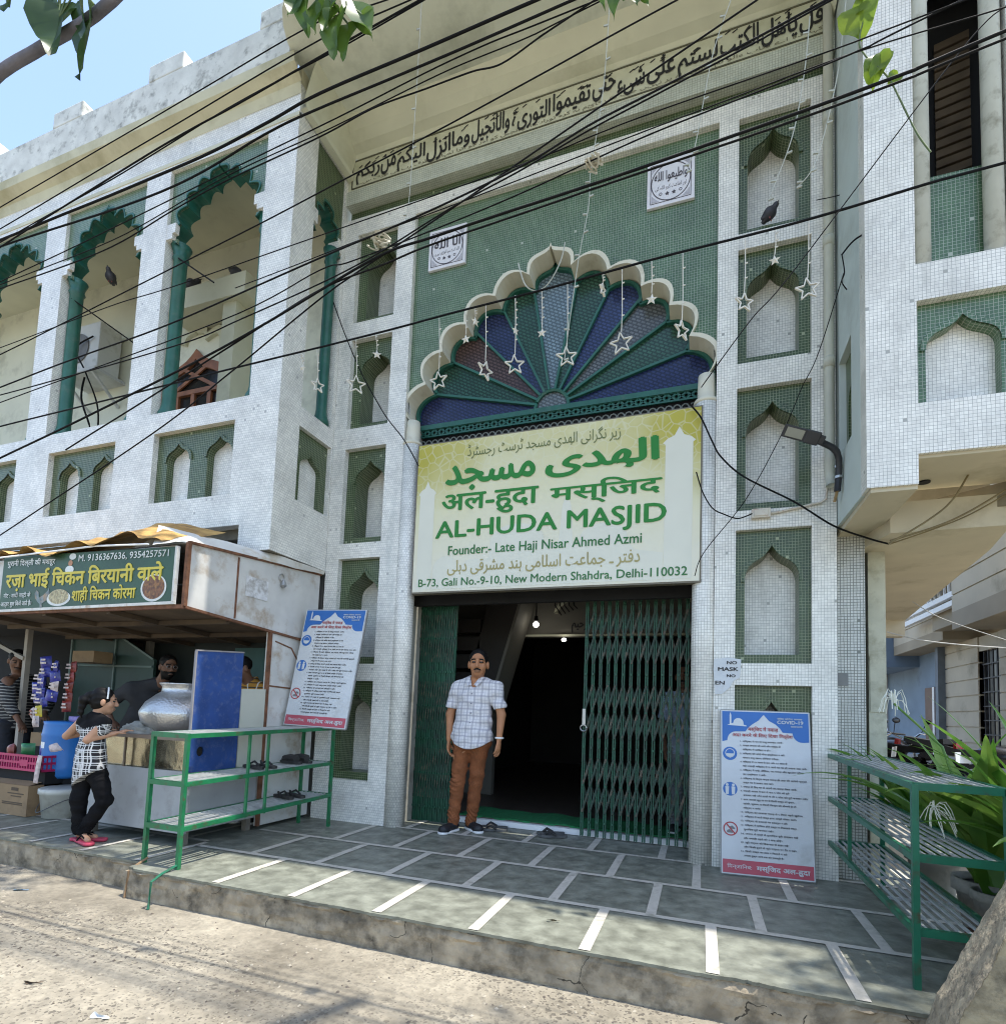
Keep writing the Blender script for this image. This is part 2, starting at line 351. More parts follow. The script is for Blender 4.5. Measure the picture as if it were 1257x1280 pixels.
# ---------------------------------------------------------------- street and platform
def road_mat():
    m, t, b = new_mat('worn_concrete_road'); L = t.links.new
    tc = node(t, 'ShaderNodeTexCoord')
    n1 = node(t, 'ShaderNodeTexNoise'); n1.inputs['Scale'].default_value = 0.9; n1.inputs['Detail'].default_value = 9; n1.inputs['Roughness'].default_value = 0.6
    n2 = node(t, 'ShaderNodeTexNoise'); n2.inputs['Scale'].default_value = 17; n2.inputs['Detail'].default_value = 9; n2.inputs['Roughness'].default_value = 0.68
    vo = node(t, 'ShaderNodeTexVoronoi'); vo.inputs['Scale'].default_value = 24
    n3 = node(t, 'ShaderNodeTexNoise'); n3.inputs['Scale'].default_value = 0.75; n3.inputs['Detail'].default_value = 4
    wv = node(t, 'ShaderNodeMapping'); wv.inputs['Scale'].default_value = (0.35, 1.5, 1); wv.inputs['Rotation'].default_value = (0, 0, R(-6))
    dn = node(t, 'ShaderNodeVectorMath', operation='MULTIPLY_ADD'); dn.inputs[1].default_value = (0.05, 0.05, 0)
    L(n2.outputs['Color'], dn.inputs[0]); L(tc.outputs['Object'], dn.inputs[2]); L(dn.outputs[0], vo.inputs['Vector'])
    for n in (n1, n2): L(tc.outputs['Object'], n.inputs['Vector'])
    L(tc.outputs['Object'], wv.inputs[0]); L(wv.outputs[0], n3.inputs['Vector'])
    cr = node(t, 'ShaderNodeValToRGB'); e = cr.color_ramp.elements
    e[0].position = 0.32; e[0].color = (0.15, 0.13, 0.095, 1); e[1].position = 0.66; e[1].color = (0.38, 0.34, 0.26, 1)
    L(n1.outputs[0], cr.inputs[0])
    fi = node(t, 'ShaderNodeMapRange'); fi.inputs[1].default_value = 0.3; fi.inputs[2].default_value = 0.7; fi.inputs[3].default_value = 0.66; fi.inputs[4].default_value = 1.22
    L(n2.outputs[0], fi.inputs[0])
    mu = node(t, 'ShaderNodeMix', data_type='RGBA', blend_type='MULTIPLY'); mu.inputs[0].default_value = 1
    L(cr.outputs[0], mu.inputs[6]); L(fi.outputs[0], mu.inputs[7])
    vo2 = node(t, 'ShaderNodeTexVoronoi'); vo2.inputs['Scale'].default_value = 58; L(dn.outputs[0], vo2.inputs['Vector'])
    mn_ = node(t, 'ShaderNodeMath', operation='MINIMUM'); L(vo.outputs['Distance'], mn_.inputs[0]); L(vo2.outputs['Distance'], mn_.inputs[1])
    sb_ = node(t, 'ShaderNodeMath', operation='MULTIPLY_ADD'); sb_.inputs[1].default_value = -0.55; L(n2.outputs[0], sb_.inputs[0]); L(mn_.outputs[0], sb_.inputs[2])
    pit = node(t, 'ShaderNodeMath', operation='LESS_THAN'); pit.inputs[1].default_value = -0.02; L(sb_.outputs[0], pit.inputs[0])
    zone = node(t, 'ShaderNodeMapRange'); zone.inputs[1].default_value = 0.38; zone.inputs[2].default_value = 0.5; L(n3.outputs[0], zone.inputs[0])
    pz = node(t, 'ShaderNodeMath', operation='MULTIPLY'); L(pit.outputs[0], pz.inputs[0]); L(zone.outputs[0], pz.inputs[1])
    dk = node(t, 'ShaderNodeMix', data_type='RGBA'); dk.inputs[7].default_value = (0.07, 0.06, 0.048, 1)
    p8 = node(t, 'ShaderNodeMath', operation='MULTIPLY'); p8.inputs[1].default_value = 0.75; L(pz.outputs[0], p8.inputs[0])
    L(p8.outputs[0], dk.inputs[0]); L(mu.outputs[2], dk.inputs[6]); L(dk.outputs[2], b.inputs['Base Color'])
    b.inputs['Roughness'].default_value = 0.9
    hh = node(t, 'ShaderNodeMath', operation='MULTIPLY_ADD'); hh.inputs[1].default_value = -1.2; L(pz.outputs[0], hh.inputs[0]); L(n2.outputs[0], hh.inputs[2])
    bp = node(t, 'ShaderNodeBump'); bp.inputs['Strength'].default_value = 0.8; bp.inputs['Distance'].default_value = 0.015
    L(hh.outputs[0], bp.inputs['Height']); L(bp.outputs[0], b.inputs['Normal'])
    return m
g = MB(); g.quad((-400, -400, -0.2), (400, -400, -0.2), (400, 400, -0.2), (-400, 400, -0.2))
tag(g.obj('street', road_mat()), kind='structure')
SLATE = mat('grey_slate', (0.162, 0.168, 0.132), 0.45, 0.3, 9, 0.5, 30, col2=(0.265, 0.275, 0.222), dirt=(0.12, 0.124, 0.098), dscale=8, damt=0.34)
MARB = mat('white_marble_strip', (0.54, 0.51, 0.44), 0.5, 0.14, 9, dirt=(0.30, 0.285, 0.23), dscale=9, damt=0.45)
def ragged_front(mb, x0, x1, yf, step=0.018, seed=1):
    """broken kerb face: rough rows of points down to the street"""
    rg = random.Random(seed); n = int((x1 - x0) / step); rows = []
    for k, (dz, am) in enumerate([(-0.016, 0.016), (-0.028, 0.022), (-0.05, 0.014), (-0.08, 0.012), (-0.115, 0.012), (-0.15, 0.011), (-0.18, 0.009), (-0.21, 0.006)]):
        row = []
        for i in range(n + 1):
            x = x0 + (x1 - x0) * i / n
            nz_ = mnoise.noise((x * 4.0, k * 1.7 + seed, 0.0)) + 0.6 * mnoise.noise((x * 13.0, k * 3.1, seed)) + 0.35 * mnoise.noise((x * 38.0, k * 4.3, seed))
            chip = max(0, mnoise.noise((x * 2.6 + 9 * seed, 3.3, 0)) - 0.25) * 0.12 if k < 2 else 0
            row.append((x, yf + am * nz_ + chip, dz + 0.006 * nz_ - (chip * 0.4)))
        rows.append(row)
    for a, b in zip(rows[1:], rows[:-1]): mb.strip(a, b)
    return rows[0]
pl = MB(); pl.box(-3.62, 2.775, -0.25, 3.4, 5.33, -0.022)
ragged_front(pl, -3.62, 1.35, 2.762, seed=3)
pl.box(-12, 2.90, -0.25, -3.62, 5.33, -0.022); ragged_front(pl, -12, -3.62, 2.885, seed=8)
pl.box(-3.66, 2.765, -0.25, -3.615, 2.9, -0.03)
plat = tag(pl.obj('platform', CONC), kind='structure')
sl_ = MB()
def slab_edge(x0, x1, y0, y1, seed):
    rg = random.Random(seed); n = int((x1 - x0) / 0.012); top = []; 
    for i in range(n + 1):
        x = x0 + (x1 - x0) * i / n
        top.append((x, y0 + 0.008 * mnoise.noise((x * 5, seed, 0)) + 0.006 * mnoise.noise((x * 30, seed, 0)) + 0.07 * max(0, mnoise.noise((x * 2.3, seed, 4)) - 0.30) * (1 + mnoise.noise((x * 45, 2, seed))), 0.0))
    sl_.strip(top, [(p[0], y1, 0.0) for p in top]); sl_.strip([(p[0], p[1] + 0.004, -0.017) for p in top], top)
slab_edge(-3.64, 1.6, 2.748, 5.33, 5); slab_edge(-12, -3.64, 2.872, 5.33, 6)
sl_.quad((1.6, 2.748, 0), (3.4, 2.748, 0), (3.4, 5.33, 0), (1.6, 5.33, 0))
sl_.obj('slate_paving', SLATE, plat)
ms_ = MB(); T = 0.004
def strip_(x0, y0, x1, y1): ms_.add([(x0, y0, T), (x1, y0, T), (x1, y1, T), (x0, y1, T)], [(0, 1, 2, 3)])
W2 = 0.024
rows = [2.77, 3.39, 4.055, 4.755]
for y in rows[1:]: strip_(-3.72, y - W2, 1.9, y + W2)
for r_, (ya, yb, x00) in enumerate([(2.76, 3.366, -2.86), (3.414, 4.031, -3.185), (4.079, 4.731, -2.94), (4.779, 5.33, -2.63)]):
    x = x00
    while x < 1.9:
        if x > -3.6: ms_.add([(x - 0.029, ya, T), (x + 0.029, ya, T), (x + 0.029, yb, T), (x - 0.029, yb, T)], [(0, 1, 2, 3)])
        x += 0.585
for x in (-3.73, -4.30, -4.87, -5.50, -6.1, -6.7): strip_(x - 0.024, 2.89, x + 0.024, 3.48)
strip_(-9, 3.50, -3.76, 3.55)
for x in (-4.0, -4.6, -5.2, -5.8, -6.4): strip_(x - 0.024, 3.57, x + 0.024, 4.2)
ms_.obj('marble_strips', MARB, plat)

# ---------------------------------------------------------------- the mosque: central front
mosque = thing('mosque_building', 'green and white tiled mosque front with a scalloped fan arch over its gated entrance', 'building', (-1.39, 4.95, 0))
def vplate(mb, outer, holes, y, th):
    """upright plate in the xz plane with its front face at y"""
    if th: vf = shape(outer, holes, th); mb.flat(vf, (0, y + th / 2, 0), *XZ)
    else: mb.flat(shape(outer, holes), (0, y, 0), *XZ)
NZL = [(5.24, 6.25), (4.06, 5.05), (2.82, 3.84), (1.57, 2.66), (0.41, 1.40)]
NZR = [(5.22, 6.27), (4.08, 5.08), (2.835, 3.87), (1.597, 2.675), (0.40, 1.425)]
m_ = MB(); vplate(m_, rect(-3.722, 0, -2.865, 6.45), [rect(-3.565, a, -3.07, b) for a, b in NZL], 4.73, 0.10)
m_.obj('tower_frame', WTB, mosque)
m_ = MB(); vplate(m_, rect(0.092, 0, 0.96, 6.45), [rect(0.25, a, 0.793, b) for a, b in NZR], 4.73, 0.10)
m_.obj('tower_frame', WT, mosque)
m_ = MB(); m_.box(-2.865, 4.73, 6.30, 0.092, 4.83, 6.45); m_.obj('top_beam', WT, mosque)
def ogee(x0, x1, z0, zs, za, n=9):
    """pointed Mughal niche outline: straight sides up to zs, S-curve to the point at za"""
    xc = (x0 + x1) / 2; w = (x1 - x0) / 2; L_ = []
    for i in range(n + 1):
        t = i / n
        x = w * (1 - (1 - math.cos(t * math.pi / 2)) * 0.0 - t ** 1.0 * 1.0) if False else w * (math.cos(t * math.pi / 2) ** 0.85 if t < 1 else 0)
        h = (zs + (za - zs) * (0.80 * math.sin(t * math.pi / 2) ** 1.0 + 0.20 * t ** 3))
        L_.append((x, h))
    right = [(xc + x, z) for x, z in L_]; left = [(xc - x, z) for x, z in reversed(L_[:-1])]
    return [(x0, z0), (x1, z0)] + right + left
def ogee2(x0, x1, z0, zs, za):
    xc = (x0 + x1) / 2; w = (x1 - x0) / 2; h = za - zs
    prof = [(1.0, 0.0), (0.995, 0.14), (0.955, 0.28), (0.87, 0.41), (0.74, 0.51), (0.58, 0.585), (0.42, 0.65), (0.28, 0.725), (0.165, 0.82), (0.075, 0.91), (0, 1.0)]
    rgt = [(xc + w * a, zs + h * b) for a, b in prof]; lft = [(xc - w * a, zs + h * b) for a, b in reversed(prof[:-1])]
    return [(x0, z0), (x1, z0)] + rgt + lft
def rim_tiles(mb, outline, y, w=0.03, d=0.014):
    """raised edging of small tiles that follows an arch outline"""
    pts = [p for p in outline[2:]]
    c = Vector((sum(p[0] for p in pts) / len(pts), min(p[1] for p in pts)))
    outp = []
    for i, p in enumerate(pts):
        a = Vector(pts[max(i - 1, 0)]); b = Vector(pts[min(i + 1, len(pts) - 1)]); t = (b - a).normalized(); n = Vector((t.y, -t.x))
        outp.append((p[0] + n.x * w, p[1] + n.y * w))
    A = [(p[0], y - d, p[1]) for p in pts]; B = [(p[0], y - d, p[1]) for p in outp]; C_ = [(p[0], y, p[1]) for p in outp]
    mb.strip(A, B); mb.strip(B, C_)
def niche(parent, x0, x1, z0, z1, ya, nx0, nx1, nz0, zs, za, depth, gm, bm):
    ol = ogee2(nx0, nx1, nz0, zs, za)
    a = MB(); vplate(a, rect(x0 - 0.01, z0 - 0.01, x1 + 0.01, z1 + 0.01), [ol], ya, depth); rim_tiles(a, ol, ya - 0.001)
    o = a.obj('niche_panel', gm, parent)
    b = MB(); b.quad((nx0 - 0.03, ya + depth - 0.012, nz0 - 0.03), (nx1 + 0.03, ya + depth - 0.012, nz0 - 0.03), (nx1 + 0.03, ya + depth - 0.012, za + 0.02), (nx0 - 0.03, ya + depth - 0.012, za + 0.02))
    b.obj('niche_back', bm, o)
    return o
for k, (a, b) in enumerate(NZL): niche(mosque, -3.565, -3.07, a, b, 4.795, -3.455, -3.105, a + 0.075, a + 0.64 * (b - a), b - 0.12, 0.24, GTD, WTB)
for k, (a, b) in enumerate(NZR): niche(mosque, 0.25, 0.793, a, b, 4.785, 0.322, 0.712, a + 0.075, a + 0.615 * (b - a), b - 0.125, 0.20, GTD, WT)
# scalloped arch
CUSP = [(1.395, 4.03), (1.262, 4.42), (1.092, 4.735), (0.846, 4.97), (0.545, 5.20), (0.20, 5.332)]
def arch_outline(off=0.0):
    pts = []
    for (ax, az), (bx, bz) in zip(CUSP[:-1], CUSP[1:]):
        a = Vector((ax, az)); b = Vector((bx, bz)); d = b - a; n = Vector((d.y, -d.x)).normalized(); l = d.length
        for i in range(9):
            t = i / 9; u = a + d * t; pts.append(u + n * (0.36 * l * math.sin(math.pi * t) ** 0.75 if t else 0))
    for t in [i / 8 for i in range(9)]:
        # ogee from the last cusp to the point
        x = 0.20 * (1 - t) ; z = 5.332 + 0.254 * t
        bul = 0.062 * math.sin(math.pi * min(1, t / 0.72)) if t < 0.72 else -0.016 * math.sin(math.pi * (t - 0.72) / 0.28)
        pts.append(Vector((x + bul * 0.8, z + bul * 0.6)))
    half = [(p.x + (off if p.x > 0.02 else 0), p.y + off) for p in pts]
    return [(-1.395 + x, z) for x, z in half] + [(-1.395 - x, z) for x, z in reversed(half[:-1])]
AO = arch_outline(); AO2 = arch_outline(0.028)
m_ = MB(); vplate(m_, [(-2.865, 3.80), (-2.825, 3.80)] + [(-2.825, 4.0)] + [p for p in reversed(AO2)] + [(0.035, 4.0), (0.035, 3.80), (0.092, 3.80), (0.092, 6.30), (-2.865, 6.30)], [], 4.785, 0.0)
m_.obj('green_tile_panel', GT, mosque)
m_ = MB()
fr = [(x, 4.752, z) for x, z in AO]; bk = [(x, 4.985, z) for x, z in AO]; fo = [(x, 4.752, z) for x, z in AO2]; fo2 = [(x, 4.80, z) for x, z in AO2]
m_.strip(fr, bk); m_.strip(fo, fr); m_.strip(fo2, fo)
arch = m_.obj('scalloped_arch', INTRA, mosque)
for xs in (-2.79, 0.03):   # half-round jamb shafts with capitals
    m_ = MB(); cx = -2.80 if xs < 0 else 0.012
    m_.lathe((cx, 4.80, 0), [(0.095, 0), (0.095, 3.80)], 24, 1.0); sh = m_.obj('jamb_shaft', WTB if xs < 0 else WT, mosque, smooth=True)
    m_ = MB(); m_.lathe((cx, 4.80, 3.80), [(0.096, 0), (0.104, 0.015), (0.096, 0.035), (0.072, 0.05), (0.070, 0.16), (0.066, 0.26)], 24); m_.obj('capital', INTRA, sh, smooth=True)
for xa_ in (-2.90, 0.004):
    m_ = MB(); m_.box(xa_, 4.835, 0, xa_ + 0.098, 5.33, 4.1); m_.obj('door_jamb', mat('jamb_plaster', (0.34, 0.33, 0.28), 0.85, 0.15, 6, dirt=(0.2, 0.19, 0.15), dscale=5, damt=0.4), mosque)
# fan window
FC = Vector((-1.39, 4.975, 4.10)); cols = [(0.020, 0.030, 0.095), (0.022, 0.075, 0.05), (0.085, 0.05, 0.045), (0.026, 0.04, 0.11), (0.03, 0.09, 0.06), (0.18, 0.25, 0.29), (0.035, 0.095, 0.065), (0.028, 0.044, 0.125), (0.115, 0.125, 0.125), (0.035, 0.095, 0.06), (0.020, 0.032, 0.105)]
def glassm(i, c):
    m = mat('fan_glass_%d' % i, c, 0.22, 0.2, 9)
    t = m.node_tree; b = t.nodes['Principled BSDF']; uv = node(t, 'ShaderNodeUVMap', uv_map='UVMap')
    br = node(t, 'ShaderNodeTexBrick'); br.offset = 0.5; br.inputs['Scale'].default_value = 1; br.inputs['Brick Width'].default_value = 0.05; br.inputs['Row Height'].default_value = 0.03; br.inputs['Mortar Size'].default_value = 0.006
    mp = node(t, 'ShaderNodeMapping'); mp.inputs['Rotation'].default_value = (0, 0, 0.5); t.links.new(uv.outputs[0], mp.inputs[0]); t.links.new(mp.outputs[0], br.inputs['Vector'])
    bp = node(t, 'ShaderNodeBump', invert=True); bp.inputs['Strength'].default_value = 0.9; bp.inputs['Distance'].default_value = 0.006
    t.links.new(br.outputs['Fac'], bp.inputs['Height']); t.links.new(bp.outputs[0], b.inputs['Normal'])
    src = b.inputs['Base Color'].links[0].from_socket
    mx = node(t, 'ShaderNodeMix', data_type='RGBA'); mx.inputs[7].default_value = lin(tuple(x * 0.45 for x in c)); t.links.new(br.outputs['Fac'], mx.inputs[0]); t.links.new(src, mx.inputs[6]); t.links.new(mx.outputs[2], b.inputs['Base Color'])
    return m
# wedge limits: angles chosen from the lobes of the arch
wed = [0, 14.5, 31, 48, 64, 80.0, 100.0, 116, 132, 149, 165.5, 180]
fanw = MB(); fo_ = [(p[0], p[1]) for p in AO]
bars = MB()
fan = None
def ray_arch(ang):
    d = Vector((math.cos(ang), math.sin(ang))); best = 9
    for a, b in zip(AO[:-1], AO[1:]):
        A = Vector(a) - Vector((FC.x, FC.z)); B = Vector(b) - Vector((FC.x, FC.z)); e = B - A
        den = d.x * e.y - d.y * e.x
        if abs(den) < 1e-9: continue
        t = (A.x * e.y - A.y * e.x) / den; u = (A.x * d.y - A.y * d.x) / den
        if 0 <= u <= 1 and t > 0: best = min(best, t)
    return best if best < 9 else 1.4
fb = MB(); fb.bar((-2.80, 4.96, 4.075), (0.02, 4.96, 4.075), 0.03, 0.05)
for i, a in enumerate(wed[1:-1]):
    an = math.radians(180 - a); rr_ = ray_arch(an) - 0.01
    fb.bar(FC + Vector((math.cos(an) * 0.17, -0.015, math.sin(an) * 0.17)), FC + Vector((math.cos(an) * rr_, -0.015, math.sin(an) * rr_)), 0.022, 0.034, up=(0, 1, 0))
inn = []
for a in range(0, 181, 6):
    an = math.radians(a); inn.append(FC + Vector((0.165 * math.cos(an), -0.015, 0.165 * math.sin(an))))
fb.tube(inn, 0.018, 6)
for a, b in zip(AO[2:-3], AO[3:-2]):
    A = Vector((a[0], 4.965, a[1])); B = Vector((b[0], 4.965, b[1])); c = Vector((FC.x, 4.965, 4.5))
    fb.bar(A + (c - A).normalized() * 0.03, B + (c - B).normalized() * 0.03, 0.03, 0.05, up=(0, 1, 0))
fan = fb.obj('fan_window', GPAINT, mosque)
for i in range(11):
    a0, a1 = wed[i], wed[i + 1]; poly = [(FC.x + 0.15 * math.cos(math.radians(180 - a1)), FC.z + 0.15 * math.sin(math.radians(180 - a1))), (FC.x + 0.15 * math.cos(math.radians(180 - a0)), FC.z + 0.15 * math.sin(math.radians(180 - a0)))]
    k = 10
    for j in range(k + 1):
        an = math.radians(180 - (a0 + (a1 - a0) * j / k)); q = ray_arch(an) + 0.02; poly.append((FC.x + q * math.cos(an), FC.z + q * math.sin(an)))
    w = MB(); w.flat(shape(poly), (0, 4.978, 0), *XZ); w.obj('glass_panel', glassm(i, cols[i]), fan)
w = MB(); w.flat(shape([(FC.x + 0.16 * math.cos(math.radians(a)), FC.z + 0.16 * math.sin(math.radians(a))) for a in range(0, 181, 12)]), (0, 4.974, 0), *XZ); w.obj('glass_panel', glassm(20, (0.16, 0.19, 0.20)), fan)
# fretwork rails under the fan
fr_ = MB()
for z0, z1 in ((3.97, 3.985), (4.045, 4.06)): fr_.box(-2.79, 4.955, z0, 0.01, 4.975, z1)
for i in range(34):
    x = -2.77 + i * 0.083
    for s_ in (-1, 1): fr_.bar((x - 0.035, 4.965, 4.015 - s_ * 0.03), (x + 0.035, 4.965, 4.015 + s_ * 0.03), 0.013, 0.012, up=(0, 1, 0))
    fr_.tube([(x + 0.041 + 0.02 * math.cos(q), 4.963, 4.015 + 0.02 * math.sin(q)) for q in [j * math.pi / 3 for j in range(7)]], 0.006, 5)
fr_.obj('fretwork_rail', GPAINT, mosque)
gr = MB()
for i in range(40):
    x = -2.77 + i * 0.0705; q = [(x + 0.033 * math.cos(a), 4.95, 3.885 + 0.045 * math.sin(a) ** 0.8) for a in [math.pi * j / 6 for j in range(7)]]
    gr.tube([(x + 0.033, 4.95, 3.74)] + q + [(x - 0.033, 4.95, 3.74)], 0.006, 4)
gr.obj('grille_arches', mat('grey_grille', (0.22, 0.24, 0.22), 0.5), mosque)
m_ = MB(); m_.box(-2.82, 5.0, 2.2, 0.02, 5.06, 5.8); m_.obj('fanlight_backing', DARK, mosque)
# cornice, calligraphy band, coved canopy
m_ = MB(); m_.box(-3.722, 4.80, 6.45, 0.96, 4.9, 6.60); m_.obj('green_strip', GTD, mosque)
m_ = MB(); m_.box(-3.722, 4.695, 6.60, 0.96, 4.9, 6.76); m_.obj('tiled_ledge', tile('ledge_mosaic', (0.60, 0.62, 0.52), (0.52, 0.55, 0.46), (0.34, 0.36, 0.29)), mosque)
m_ = MB(); m_.box(-3.722, 4.715, 6.76, 0.96, 4.9, 7.14)
band = m_.obj('calligraphy_band', mat('band_plaster', (0.58, 0.58, 0.43), 0.8, 0.08, 4, dirt=(0.42, 0.42, 0.28), dscale=1.5, damt=0.4), mosque)
bl_ = MB()
for a in ((-3.68, 7.115, 0.925, 7.128), (-3.68, 6.795, 0.925, 6.808), (-3.68, 6.808, -3.667, 7.115), (0.912, 6.808, 0.925, 7.115)): bl_.box(a[0], 4.709, a[1], a[2], 4.716, a[3])
bl_.obj('border_line', mat('band_border', (0.10, 0.095, 0.06), 0.7), band)
lt = MB()
words = ['قل', 'یاھل', 'الكتب', 'لستم', 'علی', 'شیء', 'حتی', 'تقیموا', 'التورىة', 'والانجیل', 'وما', 'انزل', 'الیكم', 'من', 'ربكم']
wl = [2.2, 3.3, 3.7, 4, 3, 3, 2.6, 4.4, 4.7, 4.9, 2.4, 3.3, 4, 2.2, 3.6]; tot = sum(wl); x = 0.89; span = 4.53
rg = random.Random(4)
for w_, l_ in zip(words, wl):
    dx = span * l_ / tot; vf = text(arab(w_), 0.022); zc = 6.955 + rg.uniform(-0.015, 0.015)
    lt.flat(fit(vf, x - dx * 0.96, x - dx * 0.02, zc - 0.10 - rg.uniform(0, .03), zc + 0.125 + rg.uniform(0, .02)), (0, 4.711, 0), *XZ)
    for q in range(int(l_)):    # vowel strokes over the letters
        px = x - dx * rg.uniform(0.1, 0.9); pz = zc + rg.uniform(0.085, 0.14)
        lt.bar((px - 0.02, 4.7105, pz - 0.008), (px + 0.022, 4.7105, pz + 0.014), 0.009, 0.002, up=(0, 1, 0))
    x -= dx
lt.obj('arabic_verse', BLACK, band)
lt = MB(); vf = text(arab('کہہ دو اے کتاب والو تم کسی راہ پر نہیں جب تک قائم نہ کرو تورات اور انجیل کو اور جو اترا تمہاری طرف رب کی طرف سے'), 0.0, 1)
lt.flat(fit(vf, -3.62, 0.88, 6.815, 6.868), (0, 4.711, 0), *XZ); lt.obj('small_lettering', mat('faded_ink', (0.13, 0.12, 0.08), 0.7), band)
cn = MB()
plan = [(-3.76, 3.84), (-3.735, 3.72), (-3.68, 3.60), (-3.60, 3.50), (-3.50, 3.43), (-3.35, 3.39), (-3.1, 3.38), (0.97, 3.44), (0.97, 5.0), (-3.76, 5.0)]
vf = shape(plan, [], 0.45); cn.flat([ (p[0], p[1], p[2]) for p in vf[0]] and vf, (0, 0, 7.35 + 0.225), (1, 0, 0), (0, 1, 0))
cn.obj('entrance_canopy', CREAMG, mosque)
cv = MB(); pr = [(4.712, 7.14), (4.69, 7.17), (4.61, 7.20), (4.53, 7.26), (4.46, 7.33), (4.44, 7.352)]
for (ya, za), (yb, zb) in zip(pr[:-1], pr[1:]): cv.quad((-3.722, ya, za), (0.96, ya, za), (0.96, yb, zb), (-3.722, yb, zb))
pl2 = [(-3.715, 6.885), (-3.655, 6.90), (-3.655, 6.96), (-3.69, 6.965), (-3.675, 7.02), (-3.64, 7.14), (-3.60, 7.27), (-3.56, 7.352)]
for (xa, za), (xb, zb) in zip(pl2[:-1], pl2[1:]): cv.quad((xa, 3.93, za), (xa, 4.71, za), (xb, 4.71, zb), (xb, 3.93, zb))
cv.quad((0.955, 3.93, 6.9), (0.955, 4.71, 6.9), (0.75, 4.71, 7.352), (0.75, 3.93, 7.352))
cv.obj('coved_cornice', mat('cove_plaster', (0.63, 0.63, 0.48), 0.85, 0.06, 3, dirt=(0.48, 0.48, 0.34), dscale=1.2, damt=0.3), mosque)

# ---------------------------------------------------------------- left wing with the arched balcony
wing = thing('balcony_building', 'white tiled balcony wing with green scalloped arches above the food stall', 'building', (-6.5, 4.4, 2.8))
WF = 3.925
m_ = MB()
PER = 1.63
holes = []
for k in range(4):
    ox = -PER * k
    holes.append(rect(-5.312 + ox, 3.112, -4.245 + ox, 3.848))
    holes.append(rect(-5.39 + ox if k == 0 else -5.39 + ox, 4.065, -4.09 + ox, 6.77) if k == 0 else rect(-5.40 + ox, 4.065, -4.115 + ox, 6.77 - 0.03 * 0))
vplate(m_, [(-11.5, 2.80), (-4.10, 2.80), (-4.10, 2.54), (-3.722, 2.54), (-3.722, 7.16), (-11.5, 7.16)], holes, WF, 0.10)
m_.obj('balcony_front', WTB, wing)
def scallop(xc, hw, zs, za, n=3):
    """multifoil arch outline, from the right spring over the point to the left spring"""
    cus = []
    for i in range(n + 1):
        t = i / (n + 0.55); a = t * math.pi / 2
        cus.append((hw * math.cos(a) ** 0.9, zs + (za - 0.14 - zs) * math.sin(a) ** 0.95))
    half = []
    for (ax, az), (bx, bz) in zip(cus[:-1], cus[1:]):
        a = Vector((ax, az)); b = Vector((bx, bz)); d = b - a; nn = Vector((d.y, -d.x)).normalized(); l = d.length
        for i in range(7): half.append(a + d * (i / 7) + nn * (0.52 * l * math.sin(math.pi * i / 7)))
    a = Vector(cus[-1]); b = Vector((0, za))
    for i in range(7):
        t = i / 6; u = a + (b - a) * t; bl = 0.05 * math.sin(math.pi * t / 0.75) if t < 0.75 else -0.012
        half.append(Vector((u.x + bl * 0.8 * (1 - t * 0.2) if t < 1 else 0, u.y + bl * 0.7 if t < 1 else za)))
    return [(xc + p.x, p.y) for p in half] + [(xc - p.x, p.y) for p in reversed(half[:-1])]
def green_column(parent, x, y, z0, z1, r=0.066):
    c = MB(); c.lathe((x, y, z0), [(r * 1.5, 0), (r * 1.5, 0.05), (r * 1.15, 0.10), (r, 0.16), (r, z1 - z0 - 0.16), (r * 1.25, z1 - z0 - 0.14), (r * 1.05, z1 - z0 - 0.11), (r * 1.2, z1 - z0 - 0.06), (r * 1.55, z1 - z0)], 18)
    return c.obj('green_column', GPAINT, parent, smooth=True)
